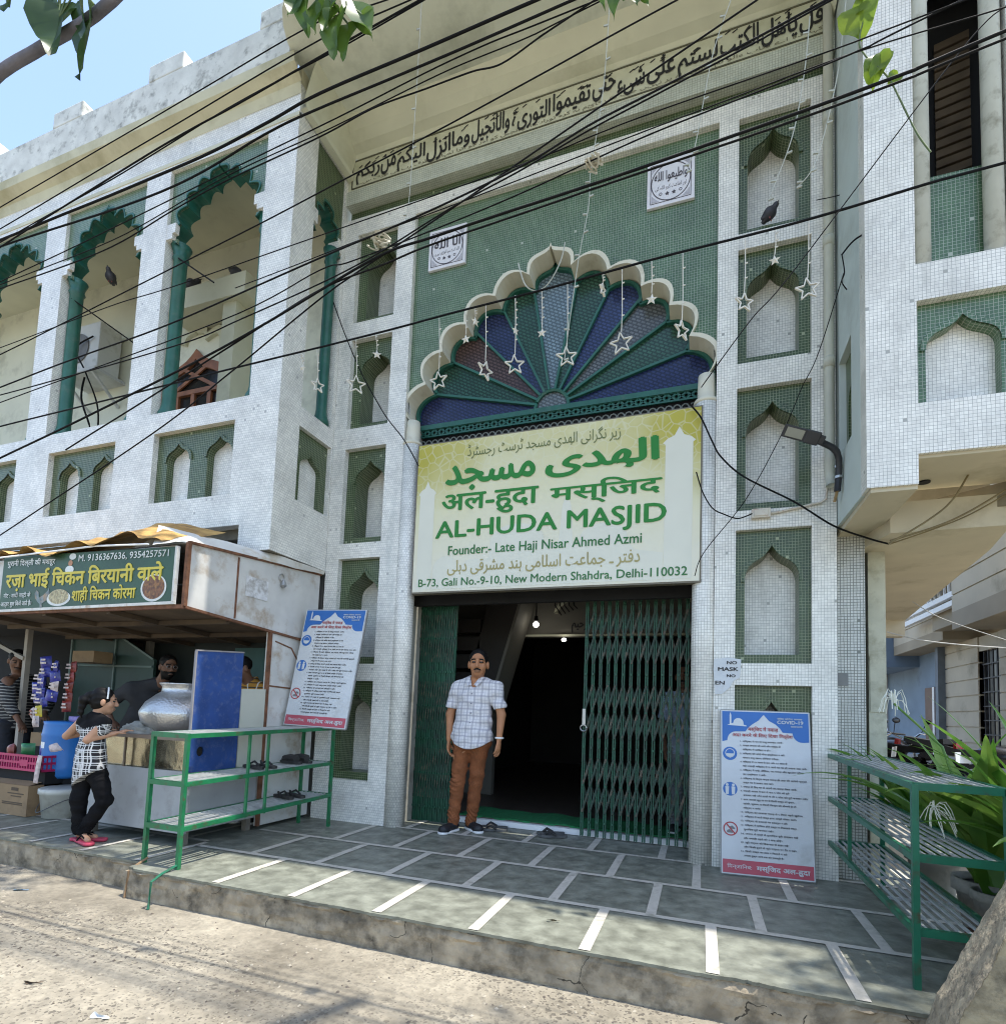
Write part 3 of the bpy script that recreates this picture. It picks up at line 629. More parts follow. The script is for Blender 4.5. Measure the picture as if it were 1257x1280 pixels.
for k in range(3):
    ox = -PER * k; xl, xr = (-5.39 + ox, -4.09 + ox) if k == 0 else (-5.40 + ox, -4.115 + ox)
    xc = (xl + xr) / 2; hw = (xr - xl) / 2 - 0.125
    ol = scallop(xc, hw, 5.95, 6.685, 4)
    a = MB(); vplate(a, [(xl - 0.005, 6.0), (xl - 0.005, 6.775), (xr + 0.005, 6.775), (xr + 0.005, 6.0), (xr - 0.125, 6.0)] + ol + [(xl + 0.125, 6.0)], [], 3.962, 0.02)
    sp = a.obj('green_spandrel', GT, wing)
    b = MB(); A = [(p[0], 3.95, p[1]) for p in ol]; B = [(p[0], 4.12, p[1]) for p in ol]; o2 = [(xc + (p[0] - xc) * 1.035, 3.95, 5.95 + (p[1] - 5.95) * 1.03) for p in ol]; o3 = [(p[0], 3.97, p[2]) for p in o2]
    b.strip(A, B); b.strip(o2, A); b.strip(o3, o2); b.obj('scalloped_arch', GPAINT, wing)
    for s_, xe in ((1, xl), (-1, xr)):
        c = MB()
        for (za, zb, w_) in ((6.05, 6.155, 0.125), (5.99, 6.05, 0.085)):
            c.box(min(xe, xe + s_ * w_), WF + 0.002, za, max(xe, xe + s_ * w_), WF + 0.05, zb)
        c.obj('bracket', WTB, wing)
    green_column(wing, xl + 0.07, 4.06, 4.07, 5.99); green_column(wing, xr - 0.06, 4.06, 4.07, 5.99)
    for s_ in (0, 1):
        nx = (-5.165 if s_ == 0 else -4.61) + ox
        pass
    ax0 = -5.312 + ox
    a = MB(); o1 = ogee2(ax0 + 0.14, ax0 + 0.455, 3.06, 3.55, 3.73); o2_ = ogee2(ax0 + 0.685, ax0 + 1.01, 3.06, 3.55, 3.735)
    vplate(a, rect(ax0 - 0.01, 3.10, ax0 + 1.077, 3.858), [[(p[0], max(p[1], 3.102)) for p in o1], [(p[0], max(p[1], 3.102)) for p in o2_]], 3.985, 0.09)
    rim_tiles(a, o1, 3.984); rim_tiles(a, o2_, 3.984)
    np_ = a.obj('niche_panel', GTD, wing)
    b = MB(); b.quad((ax0, 4.062, 3.1), (ax0 + 1.07, 4.062, 3.1), (ax0 + 1.07, 4.062, 3.8), (ax0, 4.062, 3.8)); b.obj('niche_back', WTB, np_)
# front beam, eave, parapet
m_ = MB(); m_.box(-11.5, 3.918, 6.83, -3.722, 3.96, 6.87); m_.obj('lintel_line', CREAM, wing)
m_ = MB(); m_.quad((-11.5, 3.922, 7.06), (-3.715, 3.922, 7.06), (-3.715, 3.90, 7.16), (-11.5, 3.90, 7.16)); m_.quad((-11.5, 3.90, 7.16), (-3.70, 3.90, 7.16), (-3.70, 3.79, 7.24), (-11.5, 3.79, 7.24)); m_.quad((-11.5, 3.79, 7.24), (-3.70, 3.79, 7.24), (-3.70, 3.775, 7.33), (-11.5, 3.775, 7.33))
m_.box(-11.5, 3.93, 7.162, -3.728, 4.6, 7.33)
m_.obj('eave_cove', YELLOW, wing)
pp = MB(); pp.box(-11.5, 3.78, 7.315, -3.76, 3.90, 7.72); par = pp.obj('parapet', PARAP, wing)
for x in (-3.90, -5.41, -6.95, -8.47, -10.0):
    q = MB(); q.box(x - 0.25, 3.776, 7.722, x + 0.25, 3.93, 7.915); q.obj('merlon', PARAP, wing, bevel=0.012)
# balcony room behind the arches
m_ = MB(); m_.box(-11.5, 3.95, 3.9, -3.80, 5.1, 4.0); m_.box(-11.5, 4.02, 6.93, -3.80, 5.1, 7.0); m_.obj('balcony_slab', CREAM, wing)
m_ = MB(); m_.box(-11.5, 5.0, 4.0, -3.80, 5.1, 7.0); m_.box(-3.86, 4.72, 4.0, -3.80, 5.0, 7.0); bw = m_.obj('balcony_wall', mat('balcony_plaster', (0.72, 0.71, 0.57), 0.8, 0.06, 2, dirt=(0.42, 0.41, 0.32), dscale=1.5, damt=0.3), wing)
m_ = MB(); m_.box(-6.25, 4.62, 5.86, -5.0, 4.998, 6.12); m_.obj('plaster_ledge', CREAM, wing)
for bx in ((-7.05, 4.88, 4.002, -6.9, 4.998, 6.928), (-8.95, 4.86, 4.002, -8.78, 4.998, 6.928), (-5.4, 4.7, 4.002, -5.2, 4.998, 6.2)):
    m_ = MB(); m_.box(*bx); m_.obj('pilaster', CREAM, wing)
m_ = MB(); ol = scallop(-6.12, 0.62, 4.95, 5.85, 3)
o2 = [(-6.12 + (p[0] + 6.12) * 1.14, 4.95 + (p[1] - 4.95) * 1.12) for p in ol]
m_.strip([(p[0], 4.95, p[1]) for p in o2], [(p[0], 4.95, p[1]) for p in ol]); m_.strip([(p[0], 4.95, p[1]) for p in ol], [(p[0], 5.0, p[1]) for p in ol]); m_.obj('plaster_arch', CREAM, wing)
dr = MB(); dl = ogee2(-6.66, -5.52, 4.0, 5.08, 5.60); vplate(dr, dl, [ogee2(-6.55, -5.63, 4.02, 5.04, 5.47)], 4.955, 0.05)
dr.box(-6.6, 4.95, 5.0, -5.7, 4.995, 5.06)
for x in (-6.36, -6.09, -5.82): dr.box(x - 0.03, 4.955, 4.0, x + 0.03, 4.99, 5.0)
for s_ in (-1, 1): dr.bar((-6.09 - s_ * 0.46, 4.965, 5.0), (-6.09 + s_ * 0.20, 4.965 + 0.006 * s_, 5.36), 0.045, 0.02, up=(0, 1, 0))
dw = dr.obj('arched_window', WOOD, wing)
m_ = MB(); m_.flat(shape(dl), (0, 4.992, 0), *XZ); m_.obj('pane', mat('dark_pane', (0.02, 0.018, 0.016), 0.15), dw)
# side face towards the entrance
m_ = MB(); vs = shape([(4.026, 2.54), (4.727, 2.54), (4.727, 7.12), (4.026, 7.12)], [[(4.21, 3.12), (4.70, 3.12), (4.70, 3.862), (4.21, 3.862)], [(4.215, 4.06), (4.672, 4.06), (4.672, 6.9), (4.215, 6.9)]], 0.10)
m_.flat(vs, (-3.7225 - 0.05, 0, 0), (0, 1, 0), (0, 0, 1)); m_.obj('balcony_side', WTB, wing)
m_ = MB(); ol = ogee2(4.30, 4.61, 3.13, 3.50, 3.66); vs = shape([(4.2, 3.11), (4.71, 3.11), (4.71, 3.87), (4.2, 3.87)], [ol], 0.06); m_.flat(vs, (-3.80, 0, 0), (0, 1, 0), (0, 0, 1)); so_ = m_.obj('niche_panel', GTD, wing)
m_ = MB(); m_.quad((-3.825, 4.2, 3.1), (-3.825, 4.7, 3.1), (-3.825, 4.7, 3.9), (-3.825, 4.2, 3.9)); m_.obj('niche_back', WTB, so_)
ol = scallop(4.4435, 0.17, 5.95, 6.42, 2)
m_ = MB(); vs = shape([(4.21, 6.0), (4.21, 6.91), (4.68, 6.91), (4.68, 6.0), (4.62, 6.0)] + ol + [(4.27, 6.0)], [], 0.03); m_.flat(vs, (-3.76, 0, 0), (0, 1, 0), (0, 0, 1)); m_.obj('green_spandrel', GTD, wing)
m_ = MB(); m_.strip([(-3.735, p[0], p[1]) for p in ol], [(-3.90, p[0], p[1]) for p in ol]); m_.strip([(-3.735, 4.4435 + (p[0] - 4.4435) * 1.12, 5.95 + (p[1] - 5.95) * 1.06) for p in ol], [(-3.735, p[0], p[1]) for p in ol]); m_.obj('scalloped_arch', GPAINT, wing)
for ya_ in (4.217, 4.612):
    m_ = MB(); m_.box(-3.86, ya_, 6.02, -3.726, ya_ + 0.058, 6.16); m_.obj('bracket', WTB, wing)
green_column(wing, -3.80, 4.60, 4.07, 6.02, 0.055); green_column(wing, -3.84, 4.24, 4.07, 6.02, 0.03)
# underside and ground floor wall behind the stall
m_ = MB(); m_.box(-11.5, 4.03, 2.70, -3.90, 4.75, 2.80); m_.box(-4.10, 3.93, 2.53, -3.74, 4.73, 2.56); m_.obj('underside', mat('shaded_soffit', (0.16, 0.14, 0.10), 0.9, 0.25, 3, dirt=(0.06, 0.055, 0.045), dscale=2, damt=0.6), wing)  # recess shade under the wing put into a dark brown colour
m_ = MB(); m_.box(-11.5, 4.75, 0, -3.75, 4.85, 2.8); m_.obj('ground_floor_wall', mat('shaded_wall', (0.10, 0.095, 0.08), 0.9, 0.3, 2, dirt=(0.035, 0.04, 0.035), dscale=2, damt=0.6), wing)  # wall colour darkened to stand for shade under the wing
m_ = MB(); m_.box(-11.5, 4.0, 7.0, -3.8, 7.5, 7.3); m_.box(-11.5, 7.4, 2.0, -3.8, 7.6, 7.2); m_.obj('unseen_roof_slab', CREAM, wing)

# ---------------------------------------------------------------- right-hand wing over the side lane
rb = thing('overhanging_building', 'white tiled overhanging wing with half columns above the side lane', 'building', (1.6, 4.6, 2.6))
RF = 3.93
m_ = MB(); m_.box(0.965, RF, 2.63, 1.238, 4.06, 10.2); m_.obj('corner_pillar', WT, rb)
m_ = MB(); vplate(m_, rect(1.238, 2.82, 4.2, 4.05), [rect(1.2405, 3.142, 1.86, 3.808), rect(2.13, 3.142, 2.75, 3.808), rect(3.0, 3.142, 3.7, 3.808)], RF, 0.10); m_.obj('balcony_front', WT, rb)
for k in range(3):
    x = 1.2405 + 0.89 * k
    a = MB(); ol = ogee2(x + 0.06, x + 0.44, 3.13, 3.50, 3.70); vplate(a, rect(x - 0.003, 3.13, x + 0.63, 3.82), [[(p[0], max(p[1], 3.132)) for p in ol]], 3.985, 0.08); rim_tiles(a, ol, 3.984)
    o = a.obj('niche_panel', GT, rb); b = MB(); b.quad((x, 4.06, 3.1), (x + 0.62, 4.06, 3.1), (x + 0.62, 4.06, 3.8), (x, 4.06, 3.8)); b.obj('niche_back', WT, o)
HC = mat('streaked_column_paint', (0.52, 0.54, 0.48), 0.7, 0.1, 4, 0.2, 30, dirt=(0.28, 0.28, 0.23), dscale=9, damt=0.35)
for x in (1.287, 1.665, 2.18, 2.55, 3.07):
    c = MB(); c.lathe((x, 3.985, 4.052), [(0.052, 0), (0.052, 1.85), (0.066, 1.87), (0.066, 1.90), (0.056, 1.93), (0.075, 2.05), (0.075, 2.2)], 18); c.obj('half_column', HC, rb, smooth=True)
for xa_ in (1.32, 2.22):
    m_ = MB(); m_.box(xa_, 4.03, 4.052, xa_ + 0.32, 4.07, 4.70); m_.obj('green_parapet', GT, rb)
m_ = MB()
for x in (1.73, 2.61): m_.box(x, RF + 0.01, 4.052, x + 0.42, 4.06, 10.2)
m_.box(1.238, RF + 0.004, 6.3, 4.2, 4.2, 10.2); m_.obj('upper_pier', WT, rb)
LOUV = mat('brick_louvre', (0.12, 0.085, 0.05), 0.9, 0.3, 6)
m_ = MB()
for k in range(26): m_.bar((1.53, 4.44, 4.15 + 0.075 * k), (1.72, 4.40, 4.15 + 0.075 * k), 0.05, 0.055)
m_.obj('brick_courses', LOUV, rb)
m_ = MB(); m_.box(1.1, 4.45, 2.84, 4.2, 4.5, 10); m_.box(1.1, 4.062, 3.95, 4.2, 4.45, 4.03); m_.obj('dark_interior', DARK, rb)
m_ = MB(); vs = shape([(4.062, 2.63), (4.88, 2.66), (4.88, 10.2), (4.062, 10.2)], [[(4.30, 3.16), (4.66, 3.16), (4.66, 3.90), (4.30, 3.90)]], 0.06); m_.flat(vs, (0.967 + 0.03, 0, 0), (0, 1, 0), (0, 0, 1)); m_.obj('side_wall', mat('pale_green_plaster', (0.52, 0.58, 0.54), 0.8, 0.06, 3, dirt=(0.40, 0.44, 0.40), dscale=2, damt=0.3), rb)
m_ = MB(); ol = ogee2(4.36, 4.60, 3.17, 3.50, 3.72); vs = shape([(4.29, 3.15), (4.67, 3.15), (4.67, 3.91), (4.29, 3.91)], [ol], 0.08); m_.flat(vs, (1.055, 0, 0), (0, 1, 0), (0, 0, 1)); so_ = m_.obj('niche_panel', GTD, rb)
m_ = MB(); m_.quad((1.085, 4.28, 3.1), (1.085, 4.68, 3.1), (1.085, 4.68, 3.9), (1.085, 4.28, 3.9)); m_.obj('niche_back', WT, so_)
BEIGE = mat('beige_soffit', (0.53, 0.47, 0.34), 0.85, 0.07, 3, dirt=(0.36, 0.31, 0.21), dscale=1.8, damt=0.35)
m_ = MB(); m_.box(0.99, 3.95, 2.605, 1.238, 4.9, 2.64); m_.box(1.238, 3.96, 2.80, 4.2, 4.50, 2.835); m_.box(0.99, 4.56, 2.645, 1.24, 5.05, 2.80)
vs = shape([(1.25, 4.52), (1.93, 4.50), (2.05, 5.1), (2.46, 8.4), (1.15, 8.4), (1.15, 4.95)], [], 0.22); m_.flat(vs, (0, 0, 2.62), (1, 0, 0), (0, 1, 0))
m_.box(1.15, 8.3, 2.30, 2.44, 8.45, 2.6)
m_.obj('soffit', BEIGE, rb)
m_ = MB(); m_.bar((1.30, 5.02, 2.72), (2.15, 4.38, 2.72), 0.16, 0.16); m_.obj('cross_beam', mat('stained_beam', (0.20, 0.17, 0.115), 0.9, 0.3, 4), rb)
m_ = MB(); m_.lathe((1.40, 4.35, 2.790), [(0.035, 0), (0.035, 0.02)], 14); m_.obj('downlight_hole', DARK, rb)
m_ = MB(); vs = shape([(1.2, 4.9), (1.98, 4.9), (2.40, 8.4), (1.2, 8.4)], [], 5.7); m_.flat(vs, (0, 0, 5.66), (1, 0, 0), (0, 1, 0)); m_.obj('upper_storey', BEIGE, rb)
m_ = MB(); m_.box(1.3, 3.42, 10.2, 4.4, 4.5, 10.4); m_.obj('unseen_roof_slab', CREAM, rb)  # eave out of view, added to shade the platform in front
m_ = MB(); m_.box(0.96, 4.85, 0, 1.172, 4.95, 2.62); m_.obj('ground_floor_wall', WTG, rb)
m_ = MB(); m_.box(1.228, 5.0, -0.2, 1.345, 5.12, 2.64); m_.box(1.235, 4.992, 1.25, 1.335, 5.0, 1.68); m_.obj('lane_pillar', mat('peeling_pillar', (0.52, 0.51, 0.40), 0.85, 0.12, 6, 0.3, 25, dirt=(0.33, 0.31, 0.22), dscale=7, damt=0.45), rb)
m_ = MB(); m_.box(1.17, 5.2, -0.2, 1.26, 8.4, 2.6); m_.obj('lane_side_wall', mat('lane_wall', (0.20, 0.18, 0.15), 0.9, 0.2, 3), rb)
m_ = MB(); m_.box(0.985, 4.842, 1.44, 1.055, 4.85, 1.535); m_.obj('cover_plate', mat('grey_plastic', (0.2, 0.2, 0.19), 0.6), rb)

# ---------------------------------------------------------------- houses along the lane
def groove_wall(mb, x, y0, y1, z0, z1, th, step=0.28):
    z = z0; zs = []
    while z < z1 - 0.02:
        zt = min(z + step - 0.025, z1); mb.box(x, y0, z, x + th, y1, zt); z += step
    mb.box(x + 0.02, y0, z0, x + th + 0.1, y1, z1)
HB = mat('beige_house_render', (0.50, 0.44, 0.33), 0.85, 0.08, 2, dirt=(0.27, 0.235, 0.165), dscale=1.3, damt=0.3)
hb = thing('lane_house', 'beige house with horizontal grooves and stepped balconies in the side lane', 'building', (5.2, 11.5, -0.2))
m_ = MB(); groove_wall(m_, 4.5, 9.0, 11.0, -0.2, 2.75, 0.3); groove_wall(m_, 4.5, 11.72, 13.1, -0.2, 2.75, 0.3); m_.box(4.52, 11.0, 2.5, 4.8, 11.72, 2.75); m_.obj('wall', HB, hb)
m_ = MB(); groove_wall(m_, 3.75, 8.2, 10.6, 3.0, 7.5, 0.3); groove_wall(m_, 3.95, 10.6, 12.0, 3.2, 7.5, 0.3); groove_wall(m_, 4.1, 12.0, 14.7, 2.95, 7.5, 0.3); m_.obj('upper_wall', HB, hb)
m_ = MB(); m_.box(3.75, 8.2, 2.72, 6, 10.6, 3.0); m_.box(3.95, 10.6, 2.9, 6, 12.0, 3.2); m_.box(4.1, 12.0, 2.75, 6, 14.7, 2.95); m_.obj('overhang', mat('house_overhang', (0.33, 0.28, 0.20), 0.85, 0.08, 2), hb)
m_ = MB()
for z in (3.15, 3.3, 4.05): m_.box(3.82, 10.7, z, 3.90, 13.2, z + 0.09)
for k in range(14): m_.box(3.84, 10.8 + k * 0.18, 3.39, 3.87, 10.83 + k * 0.18, 4.05)
m_.obj('balcony_rail', WHITEP, hb)
m_ = MB(); m_.box(4.6, 11.0, -0.2, 4.66, 11.72, 2.5); wd_ = m_.obj('window', mat('window_dark', (0.05, 0.05, 0.05), 0.3), hb)
m_ = MB()
for k in range(5): m_.box(4.56, 11.05 + 0.15 * k, -0.2, 4.58, 11.07 + 0.15 * k, 2.5)
for k in range(10): m_.box(4.555, 11.0, 0.1 + 0.24 * k, 4.575, 11.72, 0.12 + 0.24 * k)
m_.obj('grille', mat('iron_grille', (0.06, 0.06, 0.06), 0.6), wd_)
m_ = MB(); m_.box(3.90, 11.9, 3.9, 3.96, 12.9, 5.4); m_.obj('upper_window', mat('window_dark2', (0.06, 0.06, 0.06), 0.3), hb)
HBL = mat('blue_house_paint', (0.20, 0.27, 0.35), 0.8, 0.1, 2, dirt=(0.14, 0.18, 0.22), dscale=1.5, damt=0.3)
hb2 = thing('lane_house', 'pale blue house with an overhanging first floor beyond the beige one', 'building', (5.2, 14, -0.2))
m_ = MB(); m_.box(4.6, 13.1, -0.2, 6, 17, 2.9); m_.obj('wall', HBL, hb2)
m_ = MB(); m_.box(3.55, 14.75, 2.5, 6, 17.5, 3.7); m_.obj('overhang', HBL, hb2)
m_ = MB(); m_.box(4.55, 13.3, -0.2, 4.6, 14.3, 2.0); dd = m_.obj('door', mat('brown_door', (0.11, 0.05, 0.03), 0.5, 0.2, 5), hb2); m_ = MB(); m_.box(4.53, 13.75, -0.2, 4.55, 13.85, 2.0); m_.obj('frame', WHITEP, dd)
m_ = MB(); m_.bar((4.45, 13.15, -0.2), (4.45, 13.15, 2.9), 0.14); m_.obj('pillar', mat('blue_grey_pillar', (0.16, 0.19, 0.22), 0.7), hb2)
hb3 = thing('lane_house', 'white house with tall arched doorways at the far end of the lane', 'building', (5, 20, -0.2))
HW = mat('white_house_wall', (0.56, 0.53, 0.49), 0.85, 0.06, 2)
m_ = MB(); m_.box(4.3, 17, -0.2, 6, 26, 7.0); m_.box(-2.0, 30, -0.2, 6, 30.5, 8); m_.obj('wall', HW, hb3)
for y in (18.2, 20.6, 23):
    a = MB(); a.flat(shape([(y - 0.45, -0.2), (y + 0.45, -0.2)] + [(y + 0.45 * math.cos(R(q)), 1.9 + 0.45 * math.sin(R(q))) for q in range(0, 181, 15)]), (4.285, 0, 0), (0, 1, 0), (0, 0, 1)); a.obj('arched_door', mat('shadow_door', (0.12, 0.11, 0.10), 0.7), hb3)
m_ = MB(); m_.box(4.26, 17.2, 2.1, 4.3, 17.7, 2.6); m_.obj('vent_window', mat('window_dark3', (0.03, 0.03, 0.03), 0.4), hb3)
m_ = MB(); m_.box(3.6, 17.2, 2.7, 4.3, 26, 3.1); m_.box(3.6, 17.6, 3.1, 4.3, 26, 7); m_.obj('upper_floor', HW, hb3)
m_ = MB(); m_.box(3.57, 17.9, 3.5, 3.62, 18.7, 4.9); m_.box(3.57, 20, 3.5, 3.62, 21, 4.9); m_.obj('upper_window', mat('window_dark4', (0.07, 0.075, 0.08), 0.3), hb3)
lp_ = MB(); lp_.box(1.3, 6.2, -0.25, 4.6, 29, 0.07); tag(lp_.obj('lane_paving', mat('lane_concrete', (0.26, 0.24, 0.20), 0.9, 0.2, 3)), kind='structure')
# stone bench in the lane
m_ = MB(); m_.box(3.55, 9.6, 0.55, 4.4, 13.0, 0.63); m_.box(3.6, 9.7, -0.2, 3.75, 9.9, 0.55); m_.box(3.6, 12.0, -0.2, 3.75, 12.2, 0.55); m_.box(3.6, 10.8, -0.2, 3.75, 11, 0.55)
tag(m_.obj('stone_bench', mat('bench_stone', (0.36, 0.35, 0.32), 0.8, 0.1, 5)), 'long grey stone ledge along the beige house behind the motorcycles', 'bench')
# cloth drying on the balcony rail
cl = MB(); A = [(3.79 + 0.02 * math.sin(i * 1.3), 11.2 + 0.07 * i, 4.16) for i in range(8)]; B = [(3.78 + 0.03 * math.sin(i * 1.9), 11.2 + 0.072 * i, 3.45 + 0.02 * math.sin(i)) for i in range(8)]; cl.strip(A, B); cl.strip([(p[0] + .012, p[1], p[2]) for p in A], [(p[0] + .012, p[1], p[2]) for p in B])
tag(cl.obj('hanging_towel', mat('pale_towel', (0.50, 0.58, 0.66), 0.9, 0.15, 8)), 'pale blue towel hanging over a balcony rail in the lane', 'towel')

# ---------------------------------------------------------------- name board over the gate
def board_print():
    m, t, b = new_mat('sign_print'); L = t.links.new
    tc = node(t, 'ShaderNodeTexCoord'); sp = node(t, 'ShaderNodeSeparateXYZ'); L(tc.outputs['Object'], sp.inputs[0])
    zr = node(t, 'ShaderNodeMapRange'); zr.inputs[1].default_value = 0.25; zr.inputs[2].default_value = 1.35; L(sp.outputs[2], zr.inputs[0])
    nz = node(t, 'ShaderNodeTexNoise'); nz.inputs['Scale'].default_value = 2.2; nz.inputs['Detail'].default_value = 3; L(tc.outputs['Object'], nz.inputs['Vector'])
    ax = node(t, 'ShaderNodeMath', operation='ABSOLUTE'); L(sp.outputs[0], ax.inputs[0])
    xr = node(t, 'ShaderNodeMapRange'); xr.inputs[1].default_value = 0.5; xr.inputs[2].default_value = 1.35; L(ax.outputs[0], xr.inputs[0])
    g = node(t, 'ShaderNodeMath', operation='MULTIPLY_ADD'); g.inputs[1].default_value = 0.62; L(zr.outputs[0], g.inputs[0])
    x2 = node(t, 'ShaderNodeMath', operation='MULTIPLY'); L(xr.outputs[0], x2.inputs[0]); L(zr.outputs[0], x2.inputs[1])
    x3 = node(t, 'ShaderNodeMath', operation='MULTIPLY_ADD'); x3.inputs[1].default_value = 0.55; L(x2.outputs[0], x3.inputs[0]); 
    n3 = node(t, 'ShaderNodeMath', operation='MULTIPLY_ADD'); n3.inputs[1].default_value = 0.5; n3.inputs[2].default_value = -0.25; L(nz.outputs[0], n3.inputs[0]); L(n3.outputs[0], x3.inputs[2]); L(x3.outputs[0], g.inputs[2])
    cr = node(t, 'ShaderNodeValToRGB'); e = cr.color_ramp.elements; e[0].position = 0.0; e[0].color = (0.74, 0.71, 0.57, 1); e[1].position = 1.0; e[1].color = (0.46, 0.40, 0.045, 1)
    k = e.new(0.45); k.color = (0.70, 0.67, 0.43, 1); L(g.outputs[0], cr.inputs[0])
    vo = node(t, 'ShaderNodeTexVoronoi', feature='DISTANCE_TO_EDGE'); vo.inputs['Scale'].default_value = 11; L(tc.outputs['Object'], vo.inputs['Vector'])
    v2 = node(t, 'ShaderNodeMapRange'); v2.inputs[1].default_value = 0.02; v2.inputs[2].default_value = 0.07; v2.inputs[3].default_value = 0.4; v2.inputs[4].default_value = 0; L(vo.outputs['Distance'], v2.inputs[0])
    v3 = node(t, 'ShaderNodeMath', operation='MULTIPLY'); L(v2.outputs[0], v3.inputs[0]); L(zr.outputs[0], v3.inputs[1])
    mx = node(t, 'ShaderNodeMix', data_type='RGBA'); mx.inputs[7].default_value = (0.68, 0.67, 0.50, 1); L(v3.outputs[0], mx.inputs[0]); L(cr.outputs[0], mx.inputs[6]); L(mx.outputs[2], b.inputs['Base Color'])
    b.inputs['Roughness'].default_value = 0.42
    wr_ = node(t, 'ShaderNodeTexNoise'); wr_.inputs['Scale'].default_value = 3.0; wr_.inputs['Detail'].default_value = 3; L(tc.outputs['Object'], wr_.inputs['Vector'])
    wb_ = node(t, 'ShaderNodeBump'); wb_.inputs['Strength'].default_value = 0.6; wb_.inputs['Distance'].default_value = 0.05; L(wr_.outputs[0], wb_.inputs['Height']); L(wb_.outputs[0], b.inputs['Normal'])
    return m
sign = thing('name_board', 'large yellow and cream board reading AL-HUDA MASJID in green over the gate', 'sign', (-1.345, 4.73, 2.27))
m_ = MB(); m_.box(-2.665, 4.70, 2.27, -0.025, 4.775, 3.745); m_.obj('panel', board_print(), sign)
m_ = MB(); m_.box(-2.678, 4.703, 2.255, -0.012, 4.78, 2.27); m_.box(-2.678, 4.703, 3.745, -0.012, 4.78, 3.757); m_.box(-2.678, 4.703, 2.27, -2.665, 4.78, 3.745); m_.box(-0.025, 4.703, 2.27, -0.012, 4.78, 3.745); m_.obj('frame', mat('sign_frame', (0.16, 0.14, 0.10), 0.6), sign)
su = lambda u: -2.665 + 2.64 * u
sv = lambda v: 3.745 - 1.475 * v
def sil(pts): return [(su(u), sv(v)) for u, v in pts]
m_ = MB()
def minaret(u, v, w, base):
    return [(u - w, base), (u + w, base), (u + w, v + 0.07), (u + w * 1.2, v + 0.06), (u + w * 0.85, v + 0.035), (u + w * 0.35, v + 0.02), (u, v - 0.03), (u - w * 0.35, v + 0.02), (u - w * 0.85, v + 0.035), (u - w * 1.2, v + 0.06), (u - w, v + 0.07)]
for q in (minaret(0.045, 0.28, 0.030, 0.985), minaret(0.935, 0.13, 0.042, 0.985)):
    m_.flat(shape(sil(q)), (0, 4.6985, 0), *XZ)
dome = [(0.08, 0.985), (0.08, 0.86)] + [(0.13 + 0.05 * math.cos(R(180 - a)), 0.86 - 0.09 * math.sin(R(a))) for a in range(0, 181, 15)] + [(0.22, 0.80), (0.30, 0.80), (0.30, 0.72)] + [(0.40 + 0.10 * math.cos(R(180 - a)), 0.72 - 0.13 * math.sin(R(a)) ** 0.8) for a in range(0, 181, 12)] + [(0.55, 0.73), (0.56, 0.50), (0.575, 0.43), (0.59, 0.50), (0.60, 0.74)] + [(0.70 + 0.08 * math.cos(R(180 - a)), 0.74 - 0.11 * math.sin(R(a)) ** 0.8) for a in range(0, 181, 12)] + [(0.80, 0.80), (0.89, 0.83), (0.89, 0.985)]
m_.flat(shape(sil(dome)), (0, 4.6983, 0), *XZ)
m_.obj('printed_skyline', mat('print_cream', (0.70, 0.69, 0.57), 0.45, 0.03, 3), sign)
GREENI = mat('green_ink', (0.014, 0.20, 0.020), 0.5, 0.05, 3); GREEND = mat('dark_green_ink', (0.025, 0.15, 0.035), 0.5, 0.1, 3); GOLDI = mat('faded_gold_ink', (0.36, 0.31, 0.12), 0.5, 0.1, 3)
def line(parent, body, u0, u1, v0, v1, ink, bold, nm='lettering', sh=0.0, y=4.6965):
    q = MB(); q.flat(fit(text(body, bold), su(u0), su(u1), sv(v1), sv(v0), sh), (0, y, 0), *XZ); return q.obj(nm, ink, parent)
line(sign, arab('زیر نگرانی الھدی مسجد ٹرسٹ رجسٹرڈ'), 0.20, 0.75, 0.035, 0.135, mat('olive_ink', (0.13, 0.16, 0.05), 0.5), 0.0)
line(sign, arab('الھدی'), 0.495, 0.875, 0.135, 0.325, GREENI, 0.035); line(sign, arab('مسجد'), 0.115, 0.46, 0.165, 0.345, GREENI, 0.035)
line(sign, 'अल-हुदा', 0.105, 0.475, 0.36, 0.515, GREENI, 0.022); line(sign, 'मस्\u200dिजद'.replace('\u200d', ''), 0.515, 0.885, 0.355, 0.505, GREENI, 0.022)
line(sign, 'AL-HUDA MASJID', 0.085, 0.90, 0.535, 0.685, GREENI, 0.022)
line(sign, 'Founder:- Late Haji Nisar Ahmed Azmi', 0.14, 0.825, 0.705, 0.785, GREEND, 0.014)
line(sign, arab('دفتر ـ جماعت اسلامی ہند مشرقی دہلی'), 0.14, 0.82, 0.80, 0.90, GOLDI, 0.01)
line(sign, 'B-73, Gali No.-9-10, New Modern Shahdra, Delhi-110032', 0.025, 0.965, 0.915, 0.975, GREEND, 0.012)

